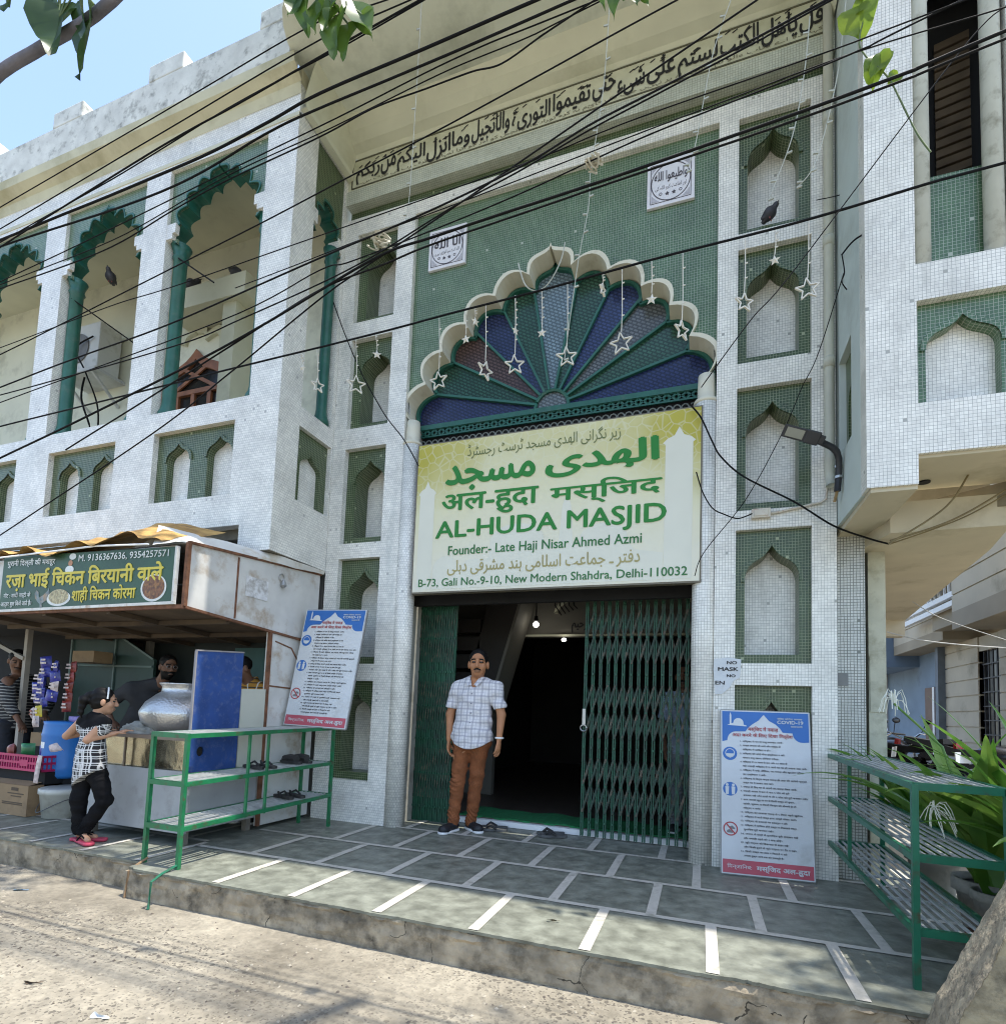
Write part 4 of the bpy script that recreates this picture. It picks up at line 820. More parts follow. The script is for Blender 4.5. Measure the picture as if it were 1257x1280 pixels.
# ---------------------------------------------------------------- marble plaques on the green wall
INKP = mat('plaque_ink', (0.07, 0.06, 0.075), 0.6); MARW = mat('plaque_marble', (0.72, 0.71, 0.74), 0.4, 0.05, 8)
ORN = mat('plaque_ornament', (0.42, 0.41, 0.45), 0.6, 0.2, 30)
def plaque(x0, z0, x1, z1, big, small, lab):
    cx, cz = (x0 + x1) / 2, (z0 + z1) / 2; w, h = (x1 - x0) / 2, (z1 - z0) / 2
    p = thing('marble_plaque', lab, 'plaque', (cx, 4.79, cz), group='marble plaques on the green wall')
    q = MB(); q.box(x0, 4.755, z0, x1, 4.784, z1); q.obj('slab', MARW, p, bevel=0.003)
    q = MB(); Y = 4.7535
    for a, b in (((cx - w * .86, cz - h * .86), (cx + w * .86, cz - h * .83)), ((cx - w * .86, cz + h * .83), (cx + w * .86, cz + h * .86)), ((cx - w * .86, cz - h * .83), (cx - w * .83, cz + h * .83)), ((cx + w * .83, cz - h * .83), (cx + w * .86, cz + h * .83))): q.flat(shape(rect(a[0], a[1], b[0], b[1])), (0, Y, 0), *XZ)
    q.flat(shape(circ(cx, cz, w * .84, h * .84, 40), [circ(cx, cz, w * .80, h * .80, 40)]), (0, Y - 0.0005, 0), *XZ)
    for k in (-1, 1):
        st = [(cx + k * w * .14 + w * (.10 if i % 2 == 0 else .055) * math.cos(R(90 + 36 * i)), cz - h * .52 + h * (.10 if i % 2 == 0 else .055) * math.sin(R(90 + 36 * i))) for i in range(10)]
        q.flat(shape(st), (0, Y, 0), *XZ); q.flat(shape(circ(cx + k * w * .42, cz - h * .48, w * .07, h * .07, 10), [circ(cx + k * w * .42, cz - h * .48, w * .04, h * .04, 10)]), (0, Y, 0), *XZ)
    q.flat(fit(text(arab(big), 0.02), cx - w * .70, cx + w * .70, cz - h * .02, cz + h * .52), (0, Y, 0), *XZ)
    q.flat(fit(text(arab(small), 0.0), cx - w * .66, cx + w * .66, cz - h * .34, cz - h * .12), (0, Y, 0), *XZ)
    q.obj('lettering', INKP, p)
    q = MB()
    for sx in (-1, 1):
        for sz in (-1, 1):
            q.flat(shape([(cx + sx * w * .80, cz + sz * h * .80), (cx + sx * w * .80, cz + sz * h * .48), (cx + sx * w * .70, cz + sz * h * .60), (cx + sx * w * .60, cz + sz * h * .70), (cx + sx * w * .48, cz + sz * h * .80)]), (0, Y, 0), *XZ)
    q.obj('corner_ornament', ORN, p)
plaque(-2.70, 5.64, -2.285, 6.07, 'الا الله', 'اللہ کے سوا کوئی نہیں', 'square white marble plaque high on the green wall, crossed by two cables')
plaque(-0.51, 5.69, -0.105, 6.12, 'واطیعوا الله', 'اور اطاعت کرو اللہ کی', 'square white marble plaque with bold script, high on the green wall beside the lane-side tower')

# ---------------------------------------------------------------- COVID notices
BLUEI = mat('poster_blue', (0.03, 0.14, 0.42), 0.4, 0.08, 4); REDI = mat('poster_red', (0.42, 0.055, 0.06), 0.45, 0.08, 4); PWHITE = mat('poster_white', (0.60, 0.62, 0.62), 0.4, 0.07, 3, 0.9, 5, dirt=(0.5, 0.5, 0.48), dscale=3, damt=0.2)
PINKI = mat('poster_pink_red', (0.48, 0.09, 0.12), 0.45, 0.1, 4)
BODY = ['1. मसि्जद में घर से वज़ू बनाकर आयें।', '2. मास्क लगाकर ही आयें और मास्क के', 'मसि्जद में दाखिल न हों।', '3. मसि्जद की कोई चीज़ इस्तेमाल न करें', 'मकान वज़ू खाना, टोपियां वगैरह।', '4. मसि्जद में १० साल से कम और ६० साल से', 'बड़े नमाज़ी मसि्जद में न आयें घर पर ही नमाज़ अदा करें।', '5. मसि्जद में सफ़ें, तौलिया, जा-नमाज़ और कुरआन वगैरह', 'का इस्तेमाल न करें।', '6. मसि्जद में सिर्फ फर्ज़ नमाज़ ही अदा की जायेगी सुन्नतें,', 'नफ्ल घर पे जाकर अदा करें।', '7. नमाज़ के लिए घर से अपनी जा-नमाज़ लेकर आयें।', '8. नमाज़ी आपस में कम से कम ६ फीट की दूरी', 'बनाकर रखें और सफ़ों में भी ६ फीट की दूरी बनाकर रखें।', '9. अगर आपको खुद या घर के किसी शख्स को बुखार,', 'खांसी, ज़ुकाम या किसी किस्म की बीमारी है तो', 'मसि्जद न आयें।', '10. मसि्जद का दरवाज़ा नमाज़ से ५ मिनट पहले खुलेगा।', '11. मसि्जद में जाते वक्त हाथ अच्छे धोकर आयें।', '12. मसि्जद के दरवाज़े पर इकट्ठा न हों।', '13. मसि्जद में दाखिल होते वक्त या निकलते वक्त', 'मुनासिब दूरी बनाकर रखें।', '14. जमात में सफ़ों में मुनासिब दूरी बनाकर रखें', 'और नमाज़ी पहले की १ सफ़ छोड़ें।', '15. जूते-चप्पल की हिफाज़त से बाहर रखें', 'और किसी दूसरे के जूते-चप्पल पर पैर न रखें।', '16. किसी शख्स का हाथ न मिलायें न करें', 'अगला हुक्म आने तक की पाबन्दी है।']
def reorder(s):
    """the short i sign stands before its consonant on the page"""
    o = []
    for c in s:
        if c == 'ि' and o:
            k = len(o) - 1
            if o[k] == '\u093c': k -= 1
            o.insert(k, c)
        else: o.append(c)
    return ''.join(o)
def poster(lab, bl, br, tl, grp):
    bl, br, tl = Vector(bl), Vector(br), Vector(tl); ux = br - bl; uy = tl - bl; n = ux.cross(uy).normalized()
    p = thing('notice_board', lab, 'notice', bl, group=grp)
    W = ux.length; H = uy.length; ax = ux / W; ay = uy / H
    def lay(nm, vf, ink, lift=0.0015, par=p):
        q = MB(); q.flat(vf, bl + n * lift, ax, ay); return q.obj(nm, ink, par)
    q = MB(); q.obox(bl + ux / 2 + uy / 2 - n * 0.012, ax * W / 2, ay * H / 2, n * 0.012); q.obj('panel', PWHITE, p)
    q = MB(); 
    for a, b in ((bl, bl + ux), (bl + uy, bl + ux + uy), (bl, bl + uy), (bl + ux, bl + ux + uy)): q.bar(a - n * 0.018, b - n * 0.018, 0.016, 0.016)
    q.obj('edge_strip', mat('dull_aluminium', (0.30, 0.30, 0.29), 0.5, metal=0.6), p)
    X = lambda u: u * W
    Z = lambda v: (1 - v) * H
    hd = [(0.012, 0.006), (0.988, 0.006), (0.988, 0.185), (0.93, 0.188)] + [(0.93 - 0.02 - 0.10 * math.sin(R(a)), 0.188 - 0.055 * (1 - math.cos(R(a)))) for a in range(10, 91, 16)] + [(0.70, 0.130), (0.67, 0.105), (0.62, 0.080), (0.55, 0.06), (0.49, 0.022), (0.43, 0.06), (0.36, 0.085), (0.31, 0.108), (0.28, 0.132)] + [(0.17 + 0.10 * math.cos(R(a)), 0.192 - 0.058 * math.sin(R(a))) for a in range(90, 181, 15)] + [(0.012, 0.20)]
    lay('blue_header', shape([(X(u), Z(v)) for u, v in hd]), BLUEI)
    mq = [(0.07, 0.094), (0.29, 0.100), (0.29, 0.093), (0.26, 0.090), (0.258, 0.078)] + [(0.20 + 0.058 * math.cos(R(a)), 0.078 - 0.030 * math.sin(R(a))) for a in range(0, 181, 20)] + [(0.135, 0.082), (0.118, 0.082), (0.118, 0.03), (0.108, 0.012), (0.098, 0.03), (0.098, 0.088)]
    lay('mosque_mark', shape([(X(u), Z(v)) for u, v in mq]), PWHITE, 0.0025)
    lay('lettering', fit(text('COVID-19', 0.03), X(0.64), X(0.93), Z(0.077), Z(0.055)), PWHITE, 0.0025); lay('lettering', fit(text('नोवेल कोरोना वायरस', 0.02), X(0.64), X(0.92), Z(0.050), Z(0.037)), PWHITE, 0.0025)
    lay('lettering', fit(text('सावधानी', 0.02), X(0.79), X(0.92), Z(0.097), Z(0.084)), PWHITE, 0.0025)
    lay('red_heading', fit(text(reorder('मस्जिद में नमाज़'), 0.02), X(0.31), X(0.65), Z(0.135), Z(0.098)), REDI, 0.0025); lay('red_heading', fit(text(reorder('अदा करने के लिए दिशा निर्देश'), 0.02), X(0.13), X(0.81), Z(0.172), Z(0.140)), REDI, 0.0025)
    q = MB(); rg = random.Random(3)
    for i, s in enumerate(BODY):
        v = 0.188 + i * 0.0256; ln = len(s) / 52.0; ind = 0.215 if s[0].isdigit() else 0.245
        q.flat(fit(text(reorder(s), 0.012, 1), X(ind), X(min(0.95, ind + 0.70 * ln)), Z(v + 0.015), Z(v)), bl + n * 0.0015, ax, ay)
    q.obj('body_text', mat('poster_black', (0.06, 0.06, 0.07), 0.5), p)
    lay('red_footer', shape(rect(X(0.012), Z(0.993), X(0.988), Z(0.915))), PINKI); lay('footer_lettering', fit(text(reorder('मिन्जानिब:'), 0.0), X(0.06), X(0.33), Z(0.972), Z(0.938)), PWHITE, 0.0025); lay('footer_lettering', fit(text(reorder('मस्जिद अल-हुदा'), 0.03), X(0.38), X(0.95), Z(0.978), Z(0.932)), PWHITE, 0.0025)
    r_ = 0.082
    def ell(u, v, a, n_=22): return [(X(u) + a * W * math.cos(2 * math.pi * i / n_), Z(v) + a * W * math.sin(2 * math.pi * i / n_)) for i in range(n_)]
    for v in (0.275, 0.495): lay('round_symbol', shape(ell(0.10, v, r_)), BLUEI, 0.0015)
    lay('symbol_face', shape(ell(0.10, 0.272, 0.055), [ell(0.10, 0.272, 0.047)]), PWHITE, 0.0025); lay('symbol_mask', shape([(X(0.055), Z(0.275)), (X(0.145), Z(0.275)), (X(0.135), Z(0.292)), (X(0.10), Z(0.303)), (X(0.065), Z(0.292))]), PWHITE, 0.0025)
    for u in (0.065, 0.135):
        lay('symbol_figure', shape(ell(u, 0.470, 0.017, 12)), PWHITE, 0.0025); lay('symbol_figure', shape([(X(u - .022), Z(.480)), (X(u + .022), Z(.480)), (X(u + .017), Z(.528)), (X(u - .017), Z(.528))]), PWHITE, 0.0025)
    lay('ban_ring', shape(ell(0.10, 0.735, r_), [ell(0.10, 0.735, r_ - 0.014)]), REDI, 0.0025); lay('ban_bar', shape([(X(.045), Z(.708)), (X(.056), Z(.702)), (X(.158), Z(.762)), (X(.147), Z(.768))]), REDI, 0.0028)
    lay('shoe_symbol', shape([(X(.06), Z(.745)), (X(.09), Z(.738)), (X(.125), Z(.752)), (X(.125), Z(.76)), (X(.06), Z(.758))]), mat('poster_grey', (0.2, 0.2, 0.2), 0.5), 0.0025); lay('shoe_symbol', shape([(X(.09), Z(.722)), (X(.12), Z(.716)), (X(.15), Z(.73)), (X(.15), Z(.737)), (X(.09), Z(.734))]), mat('poster_grey', (0.2, 0.2, 0.2), 0.5), 0.0025)
    return p
poster('white COVID-19 notice with blue header standing on the platform, leaning on the lane-side tower', (0.160, 4.515, 0.012), (0.785, 4.575, 0.012), (0.150, 4.69, 1.222), 'COVID-19 notices')
poster('white COVID-19 notice propped tilted on top of the shoe rack by the food counter', (-3.715, 4.25, 0.945), (-3.04, 4.27, 0.93), (-3.675, 4.43, 2.075), 'COVID-19 notices')

# torn paper, junction box, lamp, pipe
pn = thing('paper_notice', 'torn white paper reading NO MASK NO ENTRY stuck on the lane-side tower', 'paper', (0.19, 4.73, 1.48))
q = MB(); q.flat(shape([(0.095, 1.63), (0.20, 1.642), (0.295, 1.628), (0.292, 1.545), (0.285, 1.48), (0.24, 1.455), (0.21, 1.40), (0.16, 1.352), (0.105, 1.345), (0.098, 1.45), (0.09, 1.55)], [], 0.002), (0, 4.725, 0), *XZ); q.obj('sheet', PWHITE, pn)
q = MB(); Y = 4.7225
q.flat(fit(text('NO', 0.03), 0.19, 0.265, 1.588, 1.615), (0, Y, 0), *XZ); q.flat(fit(text('MASK', 0.03), 0.125, 0.275, 1.535, 1.565), (0, Y, 0), *XZ); q.flat(fit(text('NO', 0.03), 0.19, 0.255, 1.485, 1.508), (0, Y, 0), *XZ); q.flat(fit(text('EN', 0.02), 0.105, 0.175, 1.425, 1.455), (0, Y, 0), *XZ); q.obj('lettering', BLACK, pn)
jb = MB(); jb.box(0.362, 4.69, 2.755, 0.50, 4.729, 2.83); jb.box(0.38, 4.684, 2.768, 0.482, 4.691, 2.818)
tag(jb.obj('junction_box', mat('ivory_plastic', (0.60, 0.55, 0.45), 0.5, 0.1, 9, dirt=(0.4, 0.25, 0.18), dscale=30, damt=0.3), bevel=0.004), 'small ivory junction box on the lane-side tower between two niches', 'junction box')
lp = thing('street_lamp', 'black LED street lamp on a bent arm beside the lane-side tower', 'street lamp', (0.93, 4.5, 2.9))
arm = [(0.93, 4.55, 2.86), (0.935, 4.53, 3.0), (0.932, 4.51, 3.09), (0.915, 4.49, 3.135), (0.88, 4.47, 3.165), (0.835, 4.45, 3.185), (0.77, 4.42, 3.21)]
q = MB(); q.tube(arm, 0.023, 10); q.obj('arm', mat('lamp_black', (0.03, 0.03, 0.032), 0.5, 0.2, 8), lp, smooth=True)
q = MB(); hd_ = Vector((0.655, 4.40, 3.262)); ax = Vector((-0.93, -0.10, 0.36)).normalized(); nz_ = Vector((0.1, -0.80, -0.60)); nz_ = (nz_ - ax * nz_.dot(ax)).normalized(); ay = nz_.cross(ax).normalized(); az = nz_
q.obox(hd_ + ax * 0.02, ax * 0.095, ay * 0.043, az * 0.016); q.obox(hd_ - ax * 0.095 , ax * 0.05, ay * 0.045, az * 0.026); q.obox(hd_ - ax * 0.15, ax * 0.03, ay * 0.03, az * 0.022); q.obj('lamp_head', MATS['lamp_black'], lp, bevel=0.006)
nd = az if az.z < 0 else -az
q = MB(); q.obox(hd_ + ax * 0.03 + nd * 0.0165, ax * 0.062, ay * 0.031, nd * 0.003); q.obj('led_panel', mat('led_glass', (0.26, 0.26, 0.21), 0.25), lp)
q = MB()
for z in (2.95, 3.03): q.lathe((0.934, 4.535, z), [(0.028, 0), (0.028, 0.018)], 12)
q.obj('clamp', STEEL, lp)
q = MB(); q.tube([(0.93, 4.55, 2.87), (0.925, 4.58, 2.83), (0.92, 4.60, 2.80)], 0.011, 6); q.obj('wire_end', mat('taped_wire', (0.30, 0.20, 0.09), 0.7), lp)
q = MB(); q.tube([(0.905, 4.68, 7.2), (0.905, 4.68, 3.05), (0.91, 4.66, 2.95)], 0.035, 12)
for z in (5.95, 4.9, 3.9): q.lathe((0.905, 4.68, z), [(0.040, 0), (0.042, 0.06), (0.040, 0.08)], 12)
tag(q.obj('drain_pipe', mat('pipe_cream', (0.50, 0.50, 0.41), 0.6, 0.08, 5), smooth=True), 'cream drain pipe running down between the lane-side tower and the overhanging wing', 'pipe')
q = MB(); q.tube([(0.49, 4.715, 2.79), (0.56, 4.715, 2.795), (0.85, 4.715, 2.845), (0.885, 4.712, 2.87), (0.895, 4.71, 2.95), (0.895, 4.70, 3.05)], 0.010, 6)
tag(q.obj('conduit', MATS['ivory_plastic'], smooth=True), 'thin cream conduit from the junction box to the street lamp', 'conduit')

# ---------------------------------------------------------------- gates and the hall behind them
GATEM = mat('gate_green', (0.013, 0.085, 0.045), 0.5, 0.25, 12, dirt=(0.03, 0.06, 0.045), dscale=10, damt=0.45)
LATM = mat('gate_lattice', (0.022, 0.05, 0.033), 0.6, 0.3, 12, dirt=(0.16, 0.11, 0.075), dscale=14, damt=0.4)
GZ = [1.88, 1.18, 0.49]
def gate(lab, xs, z0, z1, y, amp):
    g_ = thing('folding_gate', lab, 'gate', (sum(xs) / len(xs), y, 0), group='collapsible iron gates')
    for i, x in enumerate(xs):
        yy = y + (amp if i % 2 else -amp) * 0.0
        q = MB()
        for s_ in (-1, 1): q.box(x + s_ * 0.009 - 0.006, yy - 0.012, z0, x + s_ * 0.009 + 0.006, yy + 0.012, z1)
        q.obj('upright', GATEM, g_)
    for zc in GZ:
        q = MB(); h = 0.25
        for i in range(len(xs) - 1):
            a, b = xs[i], xs[i + 1]; 
            for zz0, zz1 in ((zc - h, zc), (zc, zc + h)):
                if b - a > 0.05:
                    q.bar((a, y - 0.019, zz0), (b, y - 0.019, zz1), 0.019, 0.004, up=(0, 1, 0)); q.bar((a, y + 0.019, zz1), (b, y + 0.019, zz0), 0.019, 0.004, up=(0, 1, 0))
                else:
                    q.bar((a, y - 0.017, zz0), (b, y - 0.017, zz1), 0.012, 0.004, up=(0, 1, 0))
        q.obj('lattice', LATM, g_)
    q = MB()
    for zc in GZ + [1.53, 0.84, 2.2, 0.15]:
        for x in xs: q.box(x - 0.010, y - 0.024, zc - 0.010, x + 0.010, y + 0.024, zc + 0.010)
    q.obj('rivets', GATEM, g_)
    q = MB(); q.box(xs[0] - 0.02, y - 0.012, z1, xs[-1] + 0.02, y + 0.012, z1 + 0.03); q.obj('top_runner', GATEM, g_)
    return g_
xs = [-1.035 + 0.0 + (0.985) * (i / 14.0) for i in range(15)]
gR = gate('green folding lattice gate pulled across the right half of the doorway', xs, 0.02, 2.36, 5.21, 0.01)
q = MB(); q.box(-1.05, 5.17, 1.05, -1.02, 5.2, 1.20); q.tube([(-1.035 + 0.03 * math.cos(a), 5.165, 1.02 + 0.03 * math.sin(a)) for a in [i * 0.6 for i in range(11)]], 0.006, 5); q.obj('lock', STEEL, gR)
xs = [-2.825 + 0.425 * (i / 15.0) for i in range(16)]
gate('green folding gate bunched closed at the left side of the doorway', xs, 0.0, 2.34, 5.18, 0.02)
q = MB(); q.box(-2.9, 5.14, 2.36, 0.08, 5.26, 2.42); q.box(-2.9, 5.1, 2.42, 0.08, 5.5, 2.75); q.obj('lintel', mat('lintel_steel', (0.10, 0.11, 0.08), 0.7, 0.2, 5), mosque)
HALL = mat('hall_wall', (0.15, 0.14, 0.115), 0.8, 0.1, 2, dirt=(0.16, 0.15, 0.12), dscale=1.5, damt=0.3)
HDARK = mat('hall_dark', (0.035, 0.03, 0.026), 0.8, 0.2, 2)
q = MB(); q.box(-3.6, 6.8, 2.12, 0.9, 6.9, 3.2); q.box(-3.6, 6.8, 0, -2.55, 6.9, 2.12); q.box(-3.7, 5.34, 0, -3.6, 6.9, 3.2); q.box(-3.6, 5.5, 3.2, 0.9, 12, 3.3)
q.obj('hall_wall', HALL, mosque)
q = MB(); q.box(-2.2, 6.77, 2.125, 0.5, 6.80, 2.15); ring = [(-0.9 + 0.85 * math.cos(R(a)), 6.78, 2.42 + 0.32 * math.sin(R(a))) for a in range(0, 181, 10)]; q.tube(ring, 0.03, 6); q.box(-2.2, 6.76, 2.60, 0.9, 6.80, 2.66)
for k in range(14): q.box(-2.2 + 0.2 * k, 6.72, 2.68, -2.12 + 0.2 * k, 6.80, 2.76)
q.obj('hall_moulding', CREAM, mosque)
q = MB(); q.flat(fit(text(arab('بسم الله الرحمن الرحیم'), 0.02), -1.55, -0.6, 2.17, 2.36), (0, 6.795, 0), *XZ); q.obj('hall_inscription', BLACK, mosque)
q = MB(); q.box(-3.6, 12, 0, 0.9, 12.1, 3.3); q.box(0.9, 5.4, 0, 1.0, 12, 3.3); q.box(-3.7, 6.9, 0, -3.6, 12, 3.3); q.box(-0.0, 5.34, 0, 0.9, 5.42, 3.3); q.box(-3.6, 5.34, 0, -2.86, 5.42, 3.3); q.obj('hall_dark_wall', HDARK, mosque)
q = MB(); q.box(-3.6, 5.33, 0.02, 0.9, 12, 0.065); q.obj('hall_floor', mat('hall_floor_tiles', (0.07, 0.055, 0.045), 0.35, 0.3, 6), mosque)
q = MB(); q.box(-2.86, 5.27, 0.004, 0.02, 5.33, 0.055); q.obj('threshold', WHITEP, mosque)
q = MB(); vs = shape([(-2.75, 1.15), (-2.42, 1.15), (-2.02, 2.62), (-2.42, 2.62)], [], 0.5); q.flat(vs, (0, 6.45, 0), *XZ); q.obj('stair_soffit', HDARK, mosque)
q = MB(); vs = shape([(-2.42, 1.15), (-2.385, 1.15), (-1.985, 2.62), (-2.02, 2.62)], [], 0.5); q.flat(vs, (0, 6.44, 0), *XZ); q.obj('stair_edge', HALL, mosque)
q = MB()
for k in range(6): q.box(-3.5, 6.2, 1.0 + 0.22 * k, -2.55, 6.3, 1.17 + 0.22 * k)
q.obj('stair_boards', HDARK, mosque)
cpt = MB(); A = []; B = []
for i in range(33):
    x = -2.35 + 2.25 * i / 32; A.append((x, 5.335 + 0.015 * math.sin(i * 1.7), 0.072 + 0.004 * math.sin(i * 0.9))); B.append((x, 5.85 + 0.03 * math.sin(i * 0.6), 0.072 + 0.006 * math.sin(i * 1.1)))
cpt.strip(A, B); cpt.strip([(p[0], p[1] - 0.004, 0.058) for p in A], A)
tag(cpt.obj('green_carpet', mat('carpet_green', (0.012, 0.16, 0.05), 0.95, 0.2, 20)), 'bright green carpet laid just inside the doorway', 'carpet')
bu = thing('light_bulb', 'glowing white bulb hanging from a cord inside the hall', 'light bulb', (-1.93, 6.5, 2.25))
q = MB(); q.ball((-1.93, 6.5, 2.235), 0.036, None, None, 20, 14); q.obj('globe', glow('bulb_glow', (1.0, 0.97, 0.88), 4), bu, smooth=True)
q = MB(); q.tube([(-1.93, 6.5, 2.29), (-1.93, 6.5, 2.62)], 0.008, 5); q.lathe((-1.93, 6.5, 2.28), [(0.03, 0), (0.02, 0.06)], 10); q.obj('cord', BLACKW, bu)
q = MB(); q.ball((-1.62, 6.7, 2.07), 0.03, 0.025, 0.022, 16, 10); tag(q.obj('wall_lamp', MATS['bulb_glow'], smooth=True), 'small glowing lamp fixed at the top of the inner doorway', 'lamp')
q = MB()
for i in range(5): q.tube([(-1.75 + 0.05 * i, 6.7, 2.75), (-1.74 + 0.06 * i, 6.68, 2.5), (-1.66 + 0.05 * i, 6.7, 2.38 + 0.02 * i)], 0.008, 5)
tag(q.obj('loose_wires', BLACKW), 'bunch of loose black wires hanging in the hall beside the bulb', 'wires')

# ---------------------------------------------------------------- food stall under the balcony
RUSTW = mat('rusty_white_sheet', (0.60, 0.59, 0.555), 0.6, 0.12, 4, 0.25, 7, dirt=(0.36, 0.27, 0.18), dscale=4.5, damt=0.33)
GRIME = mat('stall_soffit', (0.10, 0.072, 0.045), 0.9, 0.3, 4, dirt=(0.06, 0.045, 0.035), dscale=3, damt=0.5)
st = thing('food_stall', 'rusty white metal stall hood and side wall under the balcony corner', 'stall', (-5.0, 4.0, 0))
q = MB(); v = [(3.135, 1.865), (4.70, 1.775), (4.70, 2.49), (3.135, 2.36)]; q.flat(shape(v, [], 0.03), (-3.775, 0, 0), (0, 1, 0), (0, 0, 1)); q.obj('hood_side', RUSTW, st)
q = MB(); q.bar((-3.755, 3.13, 1.855), (-3.755, 4.71, 1.765), 0.035, 0.02); q.bar((-3.755, 3.13, 1.86), (-3.755, 3.13, 2.36), 0.03, 0.03); q.bar((-3.752, 3.62, 1.85), (-3.752, 3.62, 2.38), 0.012, 0.01); q.bar((-6.6, 3.12, 1.86), (-3.75, 3.12, 1.855), 0.03, 0.03); q.bar((-3.757, 3.13, 2.365), (-3.757, 4.71, 2.50), 0.03, 0.02); q.obj('rusty_edge', RUST, st)
q = MB(); vs = [(-6.8, 3.13, 1.87), (-3.79, 3.13, 1.87), (-3.79, 4.72, 1.78), (-6.8, 4.72, 1.78)]; q.quad(*vs); 
for x in (-4.6, -5.4, -6.2): q.bar((x, 3.14, 1.845), (x, 4.7, 1.76), 0.04, 0.04)
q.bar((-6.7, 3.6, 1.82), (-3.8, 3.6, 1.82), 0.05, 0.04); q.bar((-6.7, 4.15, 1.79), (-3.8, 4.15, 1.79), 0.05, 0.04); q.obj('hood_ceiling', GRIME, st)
q = MB(); q.quad((-6.8, 3.13, 2.36), (-3.78, 3.13, 2.36), (-3.78, 4.72, 2.49), (-6.8, 4.72, 2.49)); q.box(-6.8, 3.135, 1.87, -3.9, 3.15, 2.35); q.obj('hood_top', RUSTW, st)
q = MB(); q.box(-3.79, 4.04, 0.03, -3.76, 4.72, 1.80); w_ = q.obj('side_wall', RUSTW, st)
q = MB(); q.bar((-3.758, 4.05, 0.03), (-3.758, 4.05, 1.80), 0.03, 0.03); q.bar((-3.757, 4.07, 1.30), (-3.757, 4.70, 1.28), 0.008, 0.014); q.bar((-3.757, 4.12, 1.72), (-3.757, 4.34, 1.68), 0.008, 0.012); q.bar((-3.757, 4.34, 1.68), (-3.757, 4.52, 1.47), 0.008, 0.012); q.obj('rusty_strip', RUST, w_)
q = MB(); q.box(-3.757, 3.72, 2.07, -3.7535, 3.98, 2.25); q.obj('torn_label', mat('torn_label', (0.68, 0.68, 0.68), 0.5, 0.1, 20, dirt=(0.35, 0.33, 0.30), dscale=14, damt=0.5), st)
q = MB(); q.tube([(-3.75, 4.14 + 0.03 * math.cos(a), 2.33 + 0.035 * math.sin(a)) for a in [i * 0.5 for i in range(13)]], 0.006, 5); q.lathe((-3.735, 4.15, 2.235), [(0.012, 0), (0.03, 0.02), (0.022, 0.05), (0.012, 0.07)], 10); q.obj('door_bell', mat('grey_metal', (0.35, 0.35, 0.34), 0.4, metal=0.5), st)
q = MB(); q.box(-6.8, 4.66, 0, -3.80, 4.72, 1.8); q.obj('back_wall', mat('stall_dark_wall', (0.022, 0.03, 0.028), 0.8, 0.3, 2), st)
q = MB(); q.box(-4.75, 4.62, 0.5, -4.3, 4.66, 1.72); q.obj('teal_panel', mat('teal_panel', (0.03, 0.10, 0.10), 0.6, 0.2, 3), st)
q = MB(); q.bar((-5.93, 4.55, 0.3), (-5.93, 4.55, 1.8), 0.06); q.obj('post', mat('dull_post', (0.33, 0.30, 0.25), 0.7, 0.15, 5), st)
q = MB(); q.bar((-6.92, 3.9, 0), (-6.92, 3.9, 1.9), 0.05); q.bar((-7.6, 3.88, 1.75), (-6.92, 3.88, 1.52), 0.04); q.obj('post', MATS['dull_post'], st)
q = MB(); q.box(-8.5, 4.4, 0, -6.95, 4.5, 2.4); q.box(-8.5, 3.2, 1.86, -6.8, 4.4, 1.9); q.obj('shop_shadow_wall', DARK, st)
# signboard
ss = thing('stall_sign', 'green stall signboard with yellow Hindi lettering and phone numbers', 'sign', (-4.95, 3.1, 1.88))
SB = mat('sign_green', (0.016, 0.062, 0.028), 0.45, 0.3, 2); SY = mat('sign_yellow', (0.62, 0.50, 0.05), 0.5, 0.08, 5); SWh = mat('sign_white', (0.66, 0.67, 0.62), 0.5)
def sp(u, v):   # board runs from the far left edge to its right end, slightly taller on the left
    x = -5.955 + u * (2.11); zt = 2.368 - 0.041 * u; zb = 1.880 + 0.011 * u
    return x, zt + (zb - zt) * v
q = MB(); q.flat(shape([sp(0, 0), sp(1, 0), sp(1, 1), sp(0, 1)], [], 0.02), (0, 3.11, 0), *XZ); q.obj('panel', SB, ss)
q = MB(); q.bar((sp(0, 1)[0], 3.098, sp(0, 1)[1] - 0.008), (sp(1, 1)[0] + 0.03, 3.098, sp(1, 1)[1] - 0.008), 0.02, 0.022); q.bar((sp(1, 0)[0] + 0.015, 3.098, sp(1, 0)[1]), (sp(1, 1)[0] + 0.015, 3.098, sp(1, 1)[1]), 0.02, 0.028); q.obj('frame', mat('sign_frame_white', (0.66, 0.64, 0.58), 0.6, dirt=(0.35, 0.22, 0.12), dscale=9, damt=0.3), ss)
def sline(body, u0, u1, v0, v1, ink, bold=0.02, nm='lettering', sh=0.0):
    vs, fs = fit(text(body, bold), 0, 1, 0, 1)
    q = MB(); q.flat(([sp(u0 + (u1 - u0) * p[0], v1 + (v0 - v1) * p[1]) + (p[2],) for p in vs], fs), (0, 3.0975, 0), *XZ); return q.obj(nm, ink, ss)
sline(reorder('पुरानी दिल्ली की मशहूर'), 0.03, 0.335, 0.06, 0.22, SWh); sline('M. 9136367636, 9354257571', 0.475, 0.965, 0.045, 0.19, SWh, 0.012)
sline(reorder('रज़ा भाई चिकन बिरयानी वाले'), 0.03, 0.945, 0.25, 0.665, SY, 0.035); sline(reorder('शाही चिकन कोरमा'), 0.455, 0.81, 0.635, 0.94, SY, 0.03)
sline(reorder('नोट : शादी पार्टी के'), 0.025, 0.20, 0.68, 0.80, SWh, 0.02); sline(reorder('आर्डर बुक किये जाते है।'), 0.012, 0.21, 0.83, 0.96, SWh, 0.02)
